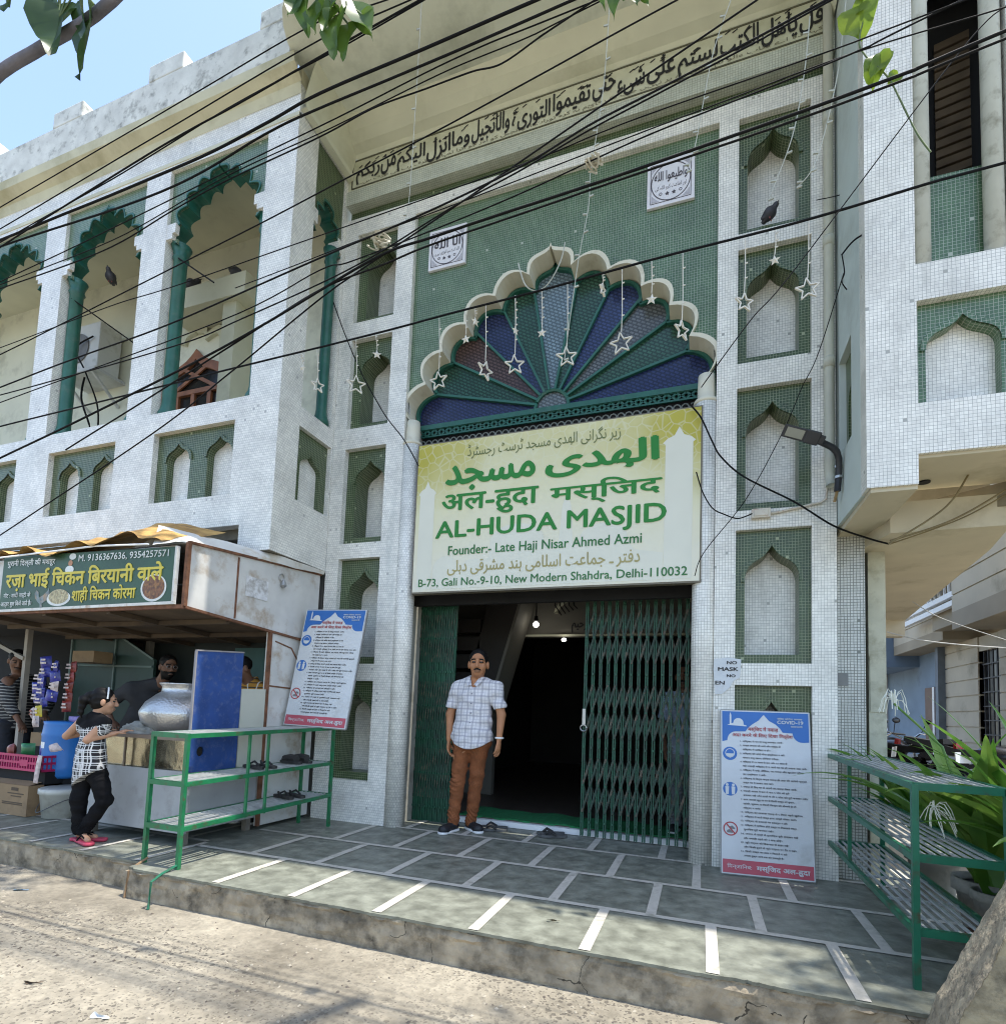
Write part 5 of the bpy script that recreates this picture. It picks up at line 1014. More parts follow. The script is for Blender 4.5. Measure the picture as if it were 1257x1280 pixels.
def disc(u, v, ru, rv, ink, lift, nm, n=24):
    q = MB(); q.flat(shape([sp(u + ru * math.cos(2 * math.pi * i / n), v + rv * math.sin(2 * math.pi * i / n)) for i in range(n)]), (0, 3.0975 - lift, 0), *XZ); return q.obj(nm, ink, ss)
BIR = mat('printed_rice', (0.42, 0.36, 0.20), 0.5, 0.5, 45, dirt=(0.20, 0.12, 0.04), dscale=60, damt=0.4); KOR = mat('printed_curry', (0.16, 0.06, 0.02), 0.5, 0.6, 40, dirt=(0.40, 0.20, 0.05), dscale=30, damt=0.4)
disc(0.375, 0.83, 0.072, 0.145, SWh, 0.0, 'printed_plate'); disc(0.375, 0.80, 0.060, 0.135, BIR, 0.001, 'printed_biryani'); disc(0.90, 0.73, 0.066, 0.25, SWh, 0.0, 'printed_bowl'); disc(0.90, 0.72, 0.057, 0.215, KOR, 0.001, 'printed_korma')
q = MB(); q.flat(shape([sp(*p) for p in [(0.225, 0.72), (0.235, 0.66), (0.25, 0.70), (0.255, 0.80), (0.28, 0.76), (0.305, 0.68), (0.312, 0.62), (0.318, 0.72), (0.30, 0.86), (0.275, 0.92), (0.28, 0.98), (0.265, 0.98), (0.262, 0.92), (0.245, 0.87), (0.23, 0.80)]]), (0, 3.0975, 0), *XZ); q.obj('printed_hen', mat('printed_hen', (0.16, 0.20, 0.20), 0.5, 0.5, 30, dirt=(0.35, 0.22, 0.12), dscale=14, damt=0.5), ss)
disc(0.438, 0.07, 0.021, 0.06, SWh, 0.0, 'printed_hat', 12); disc(0.428, 0.19, 0.013, 0.055, mat('printed_skin', (0.45, 0.22, 0.12), 0.6), 0.0, 'printed_cook', 12); disc(0.425, 0.31, 0.026, 0.075, SWh, 0.0, 'printed_cook', 12)
# tarpaulin
def crumple(mb, pts_top, pts_bot, rows=6, amp=0.025, seed=0):
    prev = None; k = len(pts_top)
    for r_ in range(rows + 1):
        t = r_ / rows; row = []
        for i in range(k):
            a = Vector(pts_top[i]); b = Vector(pts_bot[i]); p = a + (b - a) * t
            n_ = mnoise.noise((p.x * 5 + seed, p.y * 5, p.z * 7)) ; n2 = mnoise.noise((p.x * 13, p.y * 11 + seed, p.z * 9))
            row.append(p + Vector((0.3 * n2, -0.6 * abs(n_), n_)) * amp * (0.4 + t))
        if prev: mb.strip(row, prev)
        prev = row
def lerpl(keys, n):
    out = []; 
    for i in range(n):
        t = i / (n - 1) * (len(keys) - 1); k = min(int(t), len(keys) - 2); f = t - k
        out.append(Vector(keys[k]) * (1 - f) + Vector(keys[k + 1]) * f)
    return out
tp = thing('tarpaulin', 'crumpled ochre tarpaulin draped over the stall hood', 'tarpaulin', (-5, 3.4, 2.4))
q = MB(); top = lerpl([(-7.3, 3.75, 2.52), (-6.4, 3.7, 2.50), (-5.6, 3.8, 2.52), (-5.0, 3.75, 2.66), (-4.45, 3.6, 2.74), (-4.0, 3.7, 2.64)], 60)
bot = lerpl([(-7.3, 3.06, 2.33), (-6.4, 3.06, 2.415), (-5.9, 3.07, 2.40), (-5.35, 3.07, 2.36), (-4.85, 3.06, 2.40), (-4.35, 3.07, 2.47), (-3.98, 3.08, 2.385)], 60)
crumple(q, top, bot, 8, 0.05); q.obj('sheet', mat('ochre_tarp', (0.42, 0.25, 0.07), 0.75, 0.35, 7, 0.5, 18, dirt=(0.18, 0.09, 0.03), dscale=5, damt=0.4), tp, smooth=True)
q = MB(); crumple(q, lerpl([(-4.32, 3.3, 2.60), (-4.05, 3.5, 2.56), (-3.74, 4.1, 2.53), (-3.70, 4.7, 2.53)], 24), lerpl([(-4.05, 3.06, 2.33), (-3.80, 3.07, 2.36), (-3.735, 3.9, 2.44), (-3.715, 4.7, 2.49)], 24), 5, 0.015, 4); q.obj('white_flap', mat('white_tarp', (0.62, 0.60, 0.54), 0.7, 0.1, 6, dirt=(0.42, 0.33, 0.2), dscale=5, damt=0.3), tp, smooth=True)
q = MB(); q.tube([(-7.3, 3.07, 2.36), (-6.2, 3.06, 2.345), (-5.4, 3.06, 2.36), (-4.7, 3.06, 2.375), (-4.1, 3.06, 2.35)], 0.008, 5); q.obj('pale_hem', WHITEP, tp)

# counter with cooking pot
cu = thing('food_counter', 'grey metal food counter with a steel tray front beside the shoe rack by the kerb', 'counter', (-4.3, 3.6, 0))
GREYP = mat('grey_counter_paint', (0.34, 0.35, 0.35), 0.5, 0.1, 4, dirt=(0.24, 0.24, 0.23), dscale=5, damt=0.3)
q = MB(); q.box(-4.89, 3.30, 0.095, -3.775, 3.325, 0.575); q.box(-3.80, 3.326, 0.11, -3.772, 4.02, 0.575); q.box(-4.89, 3.326, 0.095, -4.86, 4.02, 0.575); q.obj('panel', GREYP, cu)
q = MB(); q.box(-4.86, 3.36, 0.40, -3.80, 4.0, 0.43); q.box(-4.86, 3.45, 0.43, -4.84, 4.0, 0.80); q.box(-4.84, 3.345, 0.43, -3.80, 3.36, 0.81); q.obj('steel_tray', mat('creased_steel', (0.66, 0.63, 0.56), 0.2, 0.12, 5, 1.0, 6, metal=1.0), cu)
q = MB(); q.box(-4.89, 3.295, 0.575, -4.865, 3.32, 0.815); q.box(-3.80, 3.295, 0.575, -3.775, 3.32, 0.815); q.box(-4.50, 3.297, 0.575, -4.49, 3.317, 0.815); q.box(-4.92, 3.28, 0.815, -3.76, 3.40, 0.845); q.box(-4.92, 3.40, 0.815, -3.76, 4.04, 0.842); q.obj('counter_top', mat('brown_counter', (0.20, 0.15, 0.11), 0.5, 0.2, 6), cu)
q = MB(); q.box(-4.865, 3.305, 0.577, -3.80, 3.309, 0.813); gm_, gt_, gb_ = new_mat('cloudy_plastic'); gb_.inputs['Base Color'].default_value = (0.8, 0.78, 0.7, 1); gb_.inputs['Transmission Weight'].default_value = 1.0; gb_.inputs['Roughness'].default_value = 0.03; gb_.inputs['IOR'].default_value = 1.1; q.obj('front_pane', gm_, cu)
for x, y in ((-4.84, 3.34), (-3.82, 3.34), (-3.82, 3.98), (-4.84, 3.98)):
    q = MB(); q.box(x - 0.025, y - 0.025, 0.0, x + 0.025, y + 0.025, 0.12); q.obj('leg', mat('counter_leg', (0.18, 0.16, 0.13), 0.6), cu)
BLUEB = mat('scratched_blue', (0.022, 0.065, 0.235), 0.5, 0.25, 5, dirt=(0.085, 0.12, 0.26), dscale=17, damt=0.36)
b_ = thing('blue_board', 'scratched blue metal board with a round hole standing at the end of the food counter', 'board', (-3.75, 3.5, 0.57))
q = MB(); hole = [(3.375 + 0.035 * math.cos(2 * math.pi * i / 14), 0.735 + 0.04 * math.sin(2 * math.pi * i / 14)) for i in range(14)]
q.flat(shape([(3.27, 0.575), (3.746, 0.577), (3.746, 1.566), (3.268, 1.53)], [hole], 0.014), (-3.757, 0, 0), (0, 1, 0), (0, 0, 1)); q.obj('panel', BLUEB, b_); q = MB(); q.box(-3.769, 3.30, 0.66, -3.766, 3.46, 0.81); q.obj('hole_shade', DARK, b_)  # black plate stands in for the shade inside the counter
q = MB(); q.bar((-3.752, 3.268, 1.535), (-3.752, 3.746, 1.571), 0.02, 0.012); q.bar((-3.752, 3.268, 0.577), (-3.752, 3.268, 1.53), 0.02, 0.01); q.obj('edge_trim', mat('worn_trim', (0.28, 0.26, 0.26), 0.6), b_)
q = MB(); q.flat(shape([(3.755, 0.58), (4.035, 0.58), (4.045, 1.265), (3.755, 1.255)], [], 0.012), (-3.757, 0, 0), (0, 1, 0), (0, 0, 1)); tag(q.obj('cream_board', mat('cream_board', (0.50, 0.50, 0.42), 0.6, 0.06, 4)), 'plain cream board standing behind the blue one at the counter end', 'board')
pt = thing('cooking_pot', 'large round hammered aluminium pot on the food counter', 'pot', (-4.28, 3.66, 0.845))
pm, ptt, pb = new_mat('hammered_aluminium'); pb.inputs['Metallic'].default_value = 0.75; pb.inputs['Base Color'].default_value = (0.60, 0.59, 0.56, 1); pb.inputs['Roughness'].default_value = 0.36
tc = node(ptt, 'ShaderNodeTexCoord'); vo = node(ptt, 'ShaderNodeTexVoronoi'); vo.inputs['Scale'].default_value = 62; ptt.links.new(tc.outputs['Object'], vo.inputs['Vector']); bp = node(ptt, 'ShaderNodeBump'); bp.inputs['Strength'].default_value = 0.3; bp.inputs['Distance'].default_value = 0.008; ptt.links.new(vo.outputs['Distance'], bp.inputs['Height']); ptt.links.new(bp.outputs[0], pb.inputs['Normal'])
q = MB(); q.lathe((-4.28, 3.66, 0.845), [(0.17, 0), (0.26, 0.03), (0.325, 0.10), (0.345, 0.17), (0.342, 0.19), (0.30, 0.27), (0.225, 0.335), (0.19, 0.36), (0.185, 0.40), (0.205, 0.425), (0.21, 0.435), (0.185, 0.435), (0.17, 0.40)], 40, cap=False); q.obj('body', pm, pt, smooth=True)
q = MB(); q.lathe((-4.28, 3.66, 1.235), [(0.0, 0), (0.178, 0)], 24, cap=False); q.obj('biryani', mat('rice', (0.45, 0.33, 0.14), 0.9, 0.4, 60), pt)
def cloth_lump(name, lab, cat, c, rx, ry, rz, m, seed):
    q = MB(); n, mm = 26, 12; vs = []; fs = []
    for i in range(mm + 1):
        t = (math.pi / 2) * i / mm
        for j in range(n):
            a = 2 * math.pi * j / n; p = Vector((math.sin(t) * math.cos(a), math.sin(t) * math.sin(a), math.cos(t)))
            s_ = 1 + 0.38 * mnoise.noise(p * 2.6 + Vector((seed, 0, 0))) + 0.16 * mnoise.noise(p * 7 + Vector((0, seed, 0)))
            vs.append((c[0] + rx * p.x * s_, c[1] + ry * p.y * s_, c[2] + max(0, rz * p.z * s_)))
    for i in range(mm):
        for j in range(n): fs.append((i * n + j, (i + 1) * n + j, (i + 1) * n + (j + 1) % n, i * n + (j + 1) % n))
    q.add(vs, fs); return tag(q.obj(name, m, smooth=True), lab, cat)
cloth_lump('rag', 'crumpled grey rag on the food counter beside the pot', 'cloth', (-4.47, 3.40, 0.846), 0.17, 0.09, 0.085, mat('grey_rag', (0.30, 0.29, 0.25), 0.95, 0.35, 18), 3)
# green steel shutters behind
sh = thing('steel_shutter', 'dark green steel shutter panel with a sloped corner behind the food counter', 'shutter', (-6.3, 4.3, 0.8))
GS = mat('shutter_green', (0.026, 0.058, 0.046), 0.55, 0.25, 3, dirt=(0.02, 0.035, 0.03), dscale=3, damt=0.4)
q = MB(); q.flat(shape([(-6.83, 0.3), (-5.52, 0.3), (-5.52, 1.56), (-6.12, 1.845), (-6.82, 1.93)], [], 0.03), (0, 4.31, 0), *XZ); q.obj('sheet', GS, sh)
q = MB(); q.bar((-6.11, 4.285, 0.3), (-6.11, 4.285, 1.85), 0.02, 0.015); q.bar((-6.82, 4.285, 1.49), (-5.53, 4.285, 1.48), 0.012, 0.02); q.bar((-6.82, 4.285, 0.3), (-6.82, 4.285, 1.93), 0.025, 0.02); q.bar((-6.12, 4.285, 1.845), (-5.52, 4.285, 1.56), 0.015, 0.02); q.obj('seam', mat('seam_green', (0.10, 0.15, 0.13), 0.5), sh)
# barrel, bucket, crate, carton, sacks
bb = thing('barrel', 'blue plastic barrel behind the girl in the checked top', 'barrel', (-5.98, 3.80, 0.33))
BB = mat('barrel_blue', (0.02, 0.16, 0.46), 0.4, 0.12, 4)
q = MB(); q.lathe((-5.98, 3.80, 0.33), [(0.185, 0), (0.205, 0.03), (0.205, 0.08), (0.212, 0.10), (0.205, 0.12), (0.208, 0.40), (0.214, 0.42), (0.208, 0.44), (0.20, 0.52), (0.205, 0.55), (0.0, 0.55)], 28); q.obj('body', BB, bb, smooth=True)
q = MB(); q.lathe((-5.98, 3.80, 0.0), [(0.21, 0), (0.21, 0.33)], 4); q.obj('stand', DARK, bb)
q = MB(); a0 = -2.15; pts = [(-5.98 + 0.2075 * math.cos(a0 + 0.08 * i), 3.80 + 0.2075 * math.sin(a0 + 0.08 * i)) for i in range(8)]; q.strip([(x, y, 0.62) for x, y in pts], [(x, y, 0.68) for x, y in pts]); q.obj('label', WHITEP, bb)
q = MB(); q.lathe((-5.80, 3.85, 0.885), [(0.14, 0), (0.15, 0.02), (0.15, 0.05), (0.0, 0.06)], 20); tag(q.obj('plastic_lid', mat('purple_plastic', (0.20, 0.17, 0.42), 0.5)), 'purple plastic lid lying on the blue barrel', 'lid')
bk_ = thing('bucket', 'cream plastic bucket with a wire handle on the paving beside a carton', 'bucket', (-5.66, 3.62, 0))
q = MB(); q.lathe((-5.66, 3.62, 0.004), [(0.165, 0), (0.195, 0.215), (0.208, 0.22), (0.208, 0.262), (0.195, 0.268), (0.0, 0.258)], 28); q.obj('body', mat('cream_plastic', (0.50, 0.50, 0.44), 0.45, 0.08, 5, dirt=(0.36, 0.34, 0.28), dscale=7, damt=0.3), bk_, smooth=True)
q = MB(); q.tube([(-5.66 - 0.20 + 0.40 * i / 12, 3.62 - 0.215 * math.sin(math.pi * i / 12) ** 0.5 * 0.98 - 0.004, 0.20 - 0.14 * math.sin(math.pi * (i / 12) ** 0.7)) for i in range(13)], 0.004, 5); q.obj('handle', mat('wire_grey', (0.08, 0.08, 0.08), 0.5), bk_)
cr = thing('crate', 'pink plastic crate full of snack packets beside the blue barrel', 'crate', (-6.2, 3.6, 0.4))
q = MB(); PX0, PX1, PY0, PY1, PZ0, PZ1 = -6.75, -5.86, 3.50, 3.80, 0.405, 0.555
for z in (PZ0, PZ0 + 0.065, PZ1 - 0.02):
    q.box(PX0, PY0, z, PX1, PY0 + 0.015, z + 0.022); q.box(PX1 - 0.015, PY0 + 0.015, z, PX1, PY1, z + 0.022)
for i in range(24):
    x = PX0 + (PX1 - PX0 - 0.012) * i / 23; q.box(x, PY0 + 0.002, PZ0, x + 0.012, PY0 + 0.013, PZ1)
for i in range(8): q.box(PX1 - 0.012, PY0 + 0.02 + i * 0.037, PZ0, PX1 - 0.003, PY0 + 0.03 + i * 0.037, PZ1)
q.box(PX0, PY0 + 0.015, PZ0, PX1 - 0.015, PY1, PZ0 + 0.01); q.box(-6.15, PY0 - 0.003, 0.45, -6.04, PY0 + 0.002, 0.51); q.obj('basket', mat('pink_plastic', (0.42, 0.02, 0.10), 0.45, 0.1, 5), cr)
q = MB(); q.box(PX0 - 0.3, PY0 + 0.05, 0.0, PX1, PY1 + 0.4, 0.40); tag(q.obj('low_table', DARK), 'dark low table under the pink crate', 'table')
cb = thing('carton', 'brown cardboard carton on the paving at the far left', 'carton', (-6.15, 3.6, 0))
CARD = mat('cardboard', (0.27, 0.18, 0.095), 0.85, 0.1, 4, dirt=(0.2, 0.13, 0.07), dscale=5, damt=0.3)
q = MB(); q.box(-6.60, 3.42, 0.004, -5.86, 3.78, 0.285); q.add([(-6.60, 3.42, 0.287), (-5.86, 3.42, 0.287), (-5.90, 3.60, 0.315), (-6.60, 3.60, 0.31)], [(0, 1, 2, 3)]); q.add([(-6.60, 3.62, 0.307), (-5.89, 3.62, 0.305), (-5.83, 3.82, 0.27), (-6.60, 3.82, 0.28)], [(0, 1, 2, 3)]); q.obj('box', CARD, cb)
q = MB()
for z, x0_, x1_ in ((0.20, -6.15, -5.92), (0.175, -6.10, -5.95), (0.115, -6.22, -5.93), (0.10, -6.22, -5.93)): q.box(x0_, 3.4175, z, x1_, 3.4195, z + 0.010)
q.box(-6.1, 3.4175, 0.23, -6.0, 3.4195, 0.26); q.obj('print', mat('carton_print', (0.09, 0.06, 0.035), 0.8), cb)
PK = {'blue': mat('blue_foil', (0.035, 0.04, 0.26), 0.3, 0.4, 25), 'red': mat('red_foil', (0.22, 0.03, 0.02), 0.35, 0.5, 20), 'yellow': mat('yellow_foil', (0.60, 0.48, 0.04), 0.3, 0.3, 20), 'white': mat('white_foil', (0.55, 0.45, 0.42), 0.35, 0.4, 25), 'green': mat('green_foil', (0.02, 0.16, 0.05), 0.3, 0.3, 20)}
def packet(mb, c, w, h, t, rot=0.0, yaw=0.0):
    """puffed foil packet with crimped ends"""
    nx, nz = 6, 8; M_ = Matrix.Rotation(yaw, 3, 'Z') @ Matrix.Rotation(rot, 3, 'Y'); vs = []; fs = []
    for s_ in (-1, 1):
        o = len(vs)
        for k in range(nz + 1):
            for i in range(nx + 1):
                u = i / nx * 2 - 1; v = k / nz * 2 - 1
                b = (1 - abs(u) ** 3) * (1 - abs(v) ** 4); vs.append(Vector(c) + M_ @ Vector((u * w / 2, s_ * t / 2 * b, v * h / 2)))
        for k in range(nz):
            for i in range(nx):
                a = o + k * (nx + 1) + i; f = (a, a + 1, a + nx + 2, a + nx + 1); fs.append(f if s_ < 0 else tuple(reversed(f)))
    mb.add(vs, fs)
def snack_strip(lab, x, y, z0, z1, lean, keys, w=0.11):
    t = thing('snack_strip', lab, 'snack packets', (x, y, z0), group='strips of snack packets hanging in the stall')
    n = int((z1 - z0) / 0.10)
    for i in range(n):
        z = z1 - 0.05 - i * 0.10; q = MB(); packet(q, (x + lean * (z1 - z) + rg.uniform(-.015, .015), y + rg.uniform(-.02, .02), z), w, 0.115, 0.05, rg.uniform(-.25, .25), rg.uniform(-.5, .5)); o = q.obj('packet', PK[keys[i % len(keys)]], t, smooth=True)
        q = MB(); xx = x + lean * (z1 - z); q.box(xx - w * .38, y - 0.036, z - 0.02, xx + w * .38, y - 0.033, z - 0.004); q.box(xx - w * .30, y - 0.036, z + 0.012, xx + w * .25, y - 0.033, z + 0.03); q.obj('printed_band', PK['white' if keys[0] != 'white' else 'red'], o)
    return t
rg = random.Random(12)
snack_strip('strip of blue snack packets hanging nearest the striped shirt man', -6.36, 3.72, 0.98, 1.36, -0.05, ['blue'])
snack_strip('strip of blue snack packets in the middle of the hanging bunch', -6.24, 3.70, 1.02, 1.52, -0.08, ['blue'])
snack_strip('strip of blue snack packets hanging next to the red ones', -6.12, 3.73, 1.05, 1.48, -0.06, ['blue', 'blue', 'white'])
snack_strip('strip of dark red snack packets against the green shutter', -6.02, 3.80, 0.90, 1.48, -0.04, ['red'], 0.10)
snack_strip('short strip of yellow packets hanging below the blue ones', -6.22, 3.66, 0.80, 1.02, -0.05, ['yellow', 'white'], 0.075)
snack_strip('short strip of white packets hanging beside the yellow ones', -6.33, 3.68, 0.80, 1.0, 0.0, ['white'], 0.05)
pile = [('green', -6.30, 0.62, 'green foil packet lying in the pink crate'), ('blue', -6.02, 0.62, 'dark blue foil packet lying in the pink crate'), ('white', -5.90, 0.66, 'white foil packet leaning out of the pink crate by the barrel'), ('red', -6.55, 0.60, 'red foil packet lying in the pink crate at its left end')]
for c, x, z, lb in pile:
    q = MB(); packet(q, (x, 3.64, z - 0.03), 0.14, 0.12, 0.07, rg.uniform(-.6, .6), rg.uniform(-.4, .4)); tag(q.obj('snack_packet', PK[c], smooth=True), lb, 'snack packet')
q = MB(); packet(q, (-5.84, 3.47, 0.44), 0.05, 0.26, 0.03, 0.1, 0.2); tag(q.obj('snack_strip', PK['white'], smooth=True), 'white strip of packets hanging over the crate corner beside the barrel', 'snack packets')
q = MB(); q.box(-6.66, 3.86, 0.60, -6.10, 4.1, 0.74); tag(q.obj('carton', CARD), 'flat brown carton behind the crate of snack packets', 'carton')
q = MB(); q.box(-6.35, 4.0, 1.50, -6.02, 4.2, 1.62); tag(q.obj('carton', CARD), 'small brown carton on a shelf above the hanging snack packets', 'carton')

# ---------------------------------------------------------------- shoe racks
def shoe_rack(lab, xa, xb, ya, yb, zs, legs, mids, paint, slat, slope=0.0):
    t = thing('shoe_rack', lab, 'shoe rack', ((xa + xb) / 2, (ya + yb) / 2, 0), group='green iron shoe racks')
    for x, y, z0 in legs:
        q = MB(); q.bar((x, y, z0), (x, y, zs[0] + slope * (y - ya)), 0.026, 0.026); q.obj('leg', paint, t)
    for x, y in mids:
        q = MB(); q.bar((x, y, zs[2] - 0.02), (x, y, zs[0] + slope * (y - ya)), 0.020, 0.016); q.obj('strut', paint, t)
    for z in zs:
        q = MB(); za, zb = z, z + slope * (yb - ya)
        for x in (xa, xb): q.bar((x, ya, za - 0.012), (x, yb, zb - 0.012), 0.024, 0.030)
        for y, zz in ((ya, za), (yb, zb)): q.bar((xa, y, zz - 0.012), (xb, y, zz - 0.012), 0.026, 0.034)
        sh_ = q.obj('shelf_frame', paint, t); q = MB(); n = 8
        for i in range(1, n):
            x = xa + (xb - xa) * i / n; q.bar((x, ya + 0.01, za), (x, yb - 0.01, zb), 0.012, 0.010)
        for f in (0.27, 0.5, 0.75): q.bar((xa, ya + (yb - ya) * f, za + (zb - za) * f - 0.012), (xb, ya + (yb - ya) * f, za + (zb - za) * f - 0.012), 0.02, 0.012)
        q.obj('slats', slat, sh_)
    return t
GRK = mat('rack_green_bright', (0.014, 0.155, 0.06), 0.38, 0.2, 12, dirt=(0.085, 0.05, 0.03), dscale=17, damt=0.26)
GRK2 = mat('rack_green', (0.016, 0.135, 0.075), 0.38, 0.15, 10, dirt=(0.07, 0.05, 0.03), dscale=17, damt=0.25)
SLAT = mat('worn_slats', (0.46, 0.47, 0.45), 0.4, 0.2, 12, metal=0.2)
shoe_rack('bright green iron shoe rack on the kerb edge in front of the food counter', -3.645, -3.30, 2.875, 4.46, [0.905, 0.575, 0.275], [(-3.30, 2.862, 0.0), (-3.645, 2.885, 0.0), (-3.30, 4.46, 0.0), (-3.645, 4.46, 0.0)], [(-3.30, 3.42), (-3.30, 3.62)], GRK, SLAT, 0.018)
shoe_rack('dark green iron shoe rack beside the potted lilies at the right edge', 0.905, 1.245, 3.0, 4.765, [0.89, 0.575, 0.255], [(0.905, 2.99, -0.05), (1.245, 3.0, 0.0), (0.905, 4.765, 0.0), (1.245, 4.765, 0.0)], [(0.905, 4.15), (0.915, 4.2)][:1], GRK2, SLAT, 0.018)
for i, (x, y, h) in enumerate([(-3.63, 2.83, -0.19), (-3.30, 2.745, -0.19)]):
    q = MB(); q.tube([(x, 2.90 if i == 0 else 2.86, 0.03), (x, y, 0.0), (x + 0.005, y - 0.075 + (0.0 if i else 0.01), -0.03), (x + 0.01, y - 0.085, -0.195)], 0.009, 6)
    tag(q.obj('anchor_wire', mat('old_rope', (0.20, 0.13, 0.07), 0.9) if i == 0 else GRK2), ['brown rope tying the rack by the food counter leg over the broken kerb', 'green wire tying the rack by the food counter front leg over the kerb'][i], 'wire')
# footwear
def slipper(name, lab, x, y, z, rz, sole, strap, L=0.255, grp=None, shoe=False):
    t = thing(name, lab, 'slippers' if not shoe else 'shoes', (x, y, z), rz, grp)
    for s_ in (-1, 1):
        ol = [(s_ * 0.058 + 0.043 * w * 1.0, (v - 0.5) * L) for w, v in ((-0.55, 0.0), (0.0, -0.04), (0.55, 0.0), (0.75, 0.18), (0.70, 0.45), (1.0, 0.72), (0.85, 0.92), (0.1, 1.03), (-0.6, 0.93), (-0.95, 0.72), (-0.65, 0.42), (-0.75, 0.18))]
        q = MB(); vf = shape(ol, [], 0.022); q.add([(p[0], p[1], p[2] + 0.013) for p in vf[0]], vf[1]); o = bpy.data.objects.new('slipper', None)
        me_o = q; parts_v = q.v
        q2 = MB(); q2.v = [(org(t).x + p[0], org(t).y + p[1], org(t).z + p[2]) for p in parts_v]; q2.f = q.f; q2.mi = q.mi; so_ = q2.obj('sole', sole, t)
        q = MB(); c = s_ * 0.058
        if shoe: q.tube([(org(t).x + c, org(t).y - 0.08, org(t).z + 0.045), (org(t).x + c, org(t).y, org(t).z + 0.05), (org(t).x + c, org(t).y + 0.08, org(t).z + 0.035)], 0.035, 8)
        else:
            for k in (-1, 1): q.tube([(org(t).x + c + k * 0.038, org(t).y - 0.03, org(t).z + 0.022), (org(t).x + c + k * 0.03, org(t).y + 0.03, org(t).z + 0.055), (org(t).x + c + 0.002, org(t).y + L * 0.27, org(t).z + 0.03)], 0.009, 6)
        q.obj('strap', strap, so_)
    return t
DS = mat('dark_rubber', (0.03, 0.028, 0.026), 0.7, 0.2, 9); GS_ = mat('grey_rubber', (0.09, 0.09, 0.085), 0.7, 0.2, 9)
slipper('slippers', 'grey slippers on the paving right beside the standing man', -1.87, 5.10, 0.004, 1.9, GS_, DS); slipper('slippers', 'worn black slippers on the paving in front of the open doorway', -1.30, 5.12, 0.004, 2.0, GS_, DS)
slipper('slippers', 'dark flat slippers on the middle shelf of the rack by the food counter', -3.47, 3.72, 0.596, 1.3, DS, DS); slipper('shoes', 'dark shoes on the middle shelf of the rack by the food counter nearer the tower', -3.47, 4.16, 0.605, 1.4, DS, DS, shoe=True); slipper('sandals', 'black strappy sandals on the lowest shelf of the rack by the food counter', -3.47, 4.10, 0.303, 1.3, DS, DS)
q = MB(); q.lathe((1.12, 3.03, 0.0), [(0.05, 0), (0.07, 0.03), (0.07, 0.09), (0.05, 0.12)], 18); tag(q.obj('tin_can', mat('black_tin', (0.02, 0.02, 0.022), 0.4)), 'small black can on the paving under the rack by the lilies', 'can')

# ---------------------------------------------------------------- sloping stone wall at the right edge
q = MB()
near = [(0.725, 2.30, -0.198), (0.80, 2.30, 0.15), (0.94, 2.30, 0.46), (1.30, 2.29, 1.16), (1.7, 2.28, 1.9)]
far = [(0.775, 2.66, -0.198), (0.87, 2.66, 0.13), (1.08, 2.66, 0.55), (1.44, 2.66, 1.25), (1.85, 2.66, 2.0)]
def finer(L_, n=26):
    return lerpl(L_, (len(L_) - 1) * n + 1)
na, fa = finer(near), finer(far)
rows_ = []
for k in range(31):
    t = k / 30; rows_.append([a + (b - a) * t + Vector((-1, 0, 0.5)) * (0.004 * mnoise.noise((a + (b - a) * t) * 9) + 0.003 * mnoise.noise((a + (b - a) * t) * 32) + 0.004 * mnoise.noise((a + (b - a) * t) * 75)) for a, b in zip(na, fa)])
for a, b in zip(rows_[:-1], rows_[1:]): q.strip(b, a)
q.quad((0.80, 2.66, -0.2), (1.9, 2.66, -0.2), (1.9, 2.66, 2.0), (1.86, 2.66, 2.0))
SW = mat('rough_stone_wall', (0.33, 0.28, 0.20), 0.95, 0.4, 14, 1.0, 45, dirt=(0.085, 0.075, 0.06), dscale=34, damt=0.36)
rw_ = tag(q.obj('stone_ramp_wall', SW, smooth=True), 'rough grey sloping stone wall at the bottom right corner', 'wall')

q = MB()
dn_ = [Vector((p.x + 0.02, p.y + 0.004, -0.2)) for p in rows_[0]]; 
for k in range(6):
    t0, t1 = k / 6, (k + 1) / 6
    A = [a + (b - a) * t0 + Vector((0, 0.012 * mnoise.noise((a + (b - a) * t0) * 7), 0)) for a, b in zip(rows_[0], dn_)]; B = [a + (b - a) * t1 + Vector((0, 0.012 * mnoise.noise((a + (b - a) * t1) * 7), 0)) for a, b in zip(rows_[0], dn_)]; q.strip(A, B)
q.obj('flank', mat('yellowish_flank', (0.33, 0.275, 0.17), 0.95, 0.3, 7, 0.9, 35, dirt=(0.12, 0.10, 0.065), dscale=8, damt=0.4, crack=(2.0, 0.006)), rw_, smooth=True)
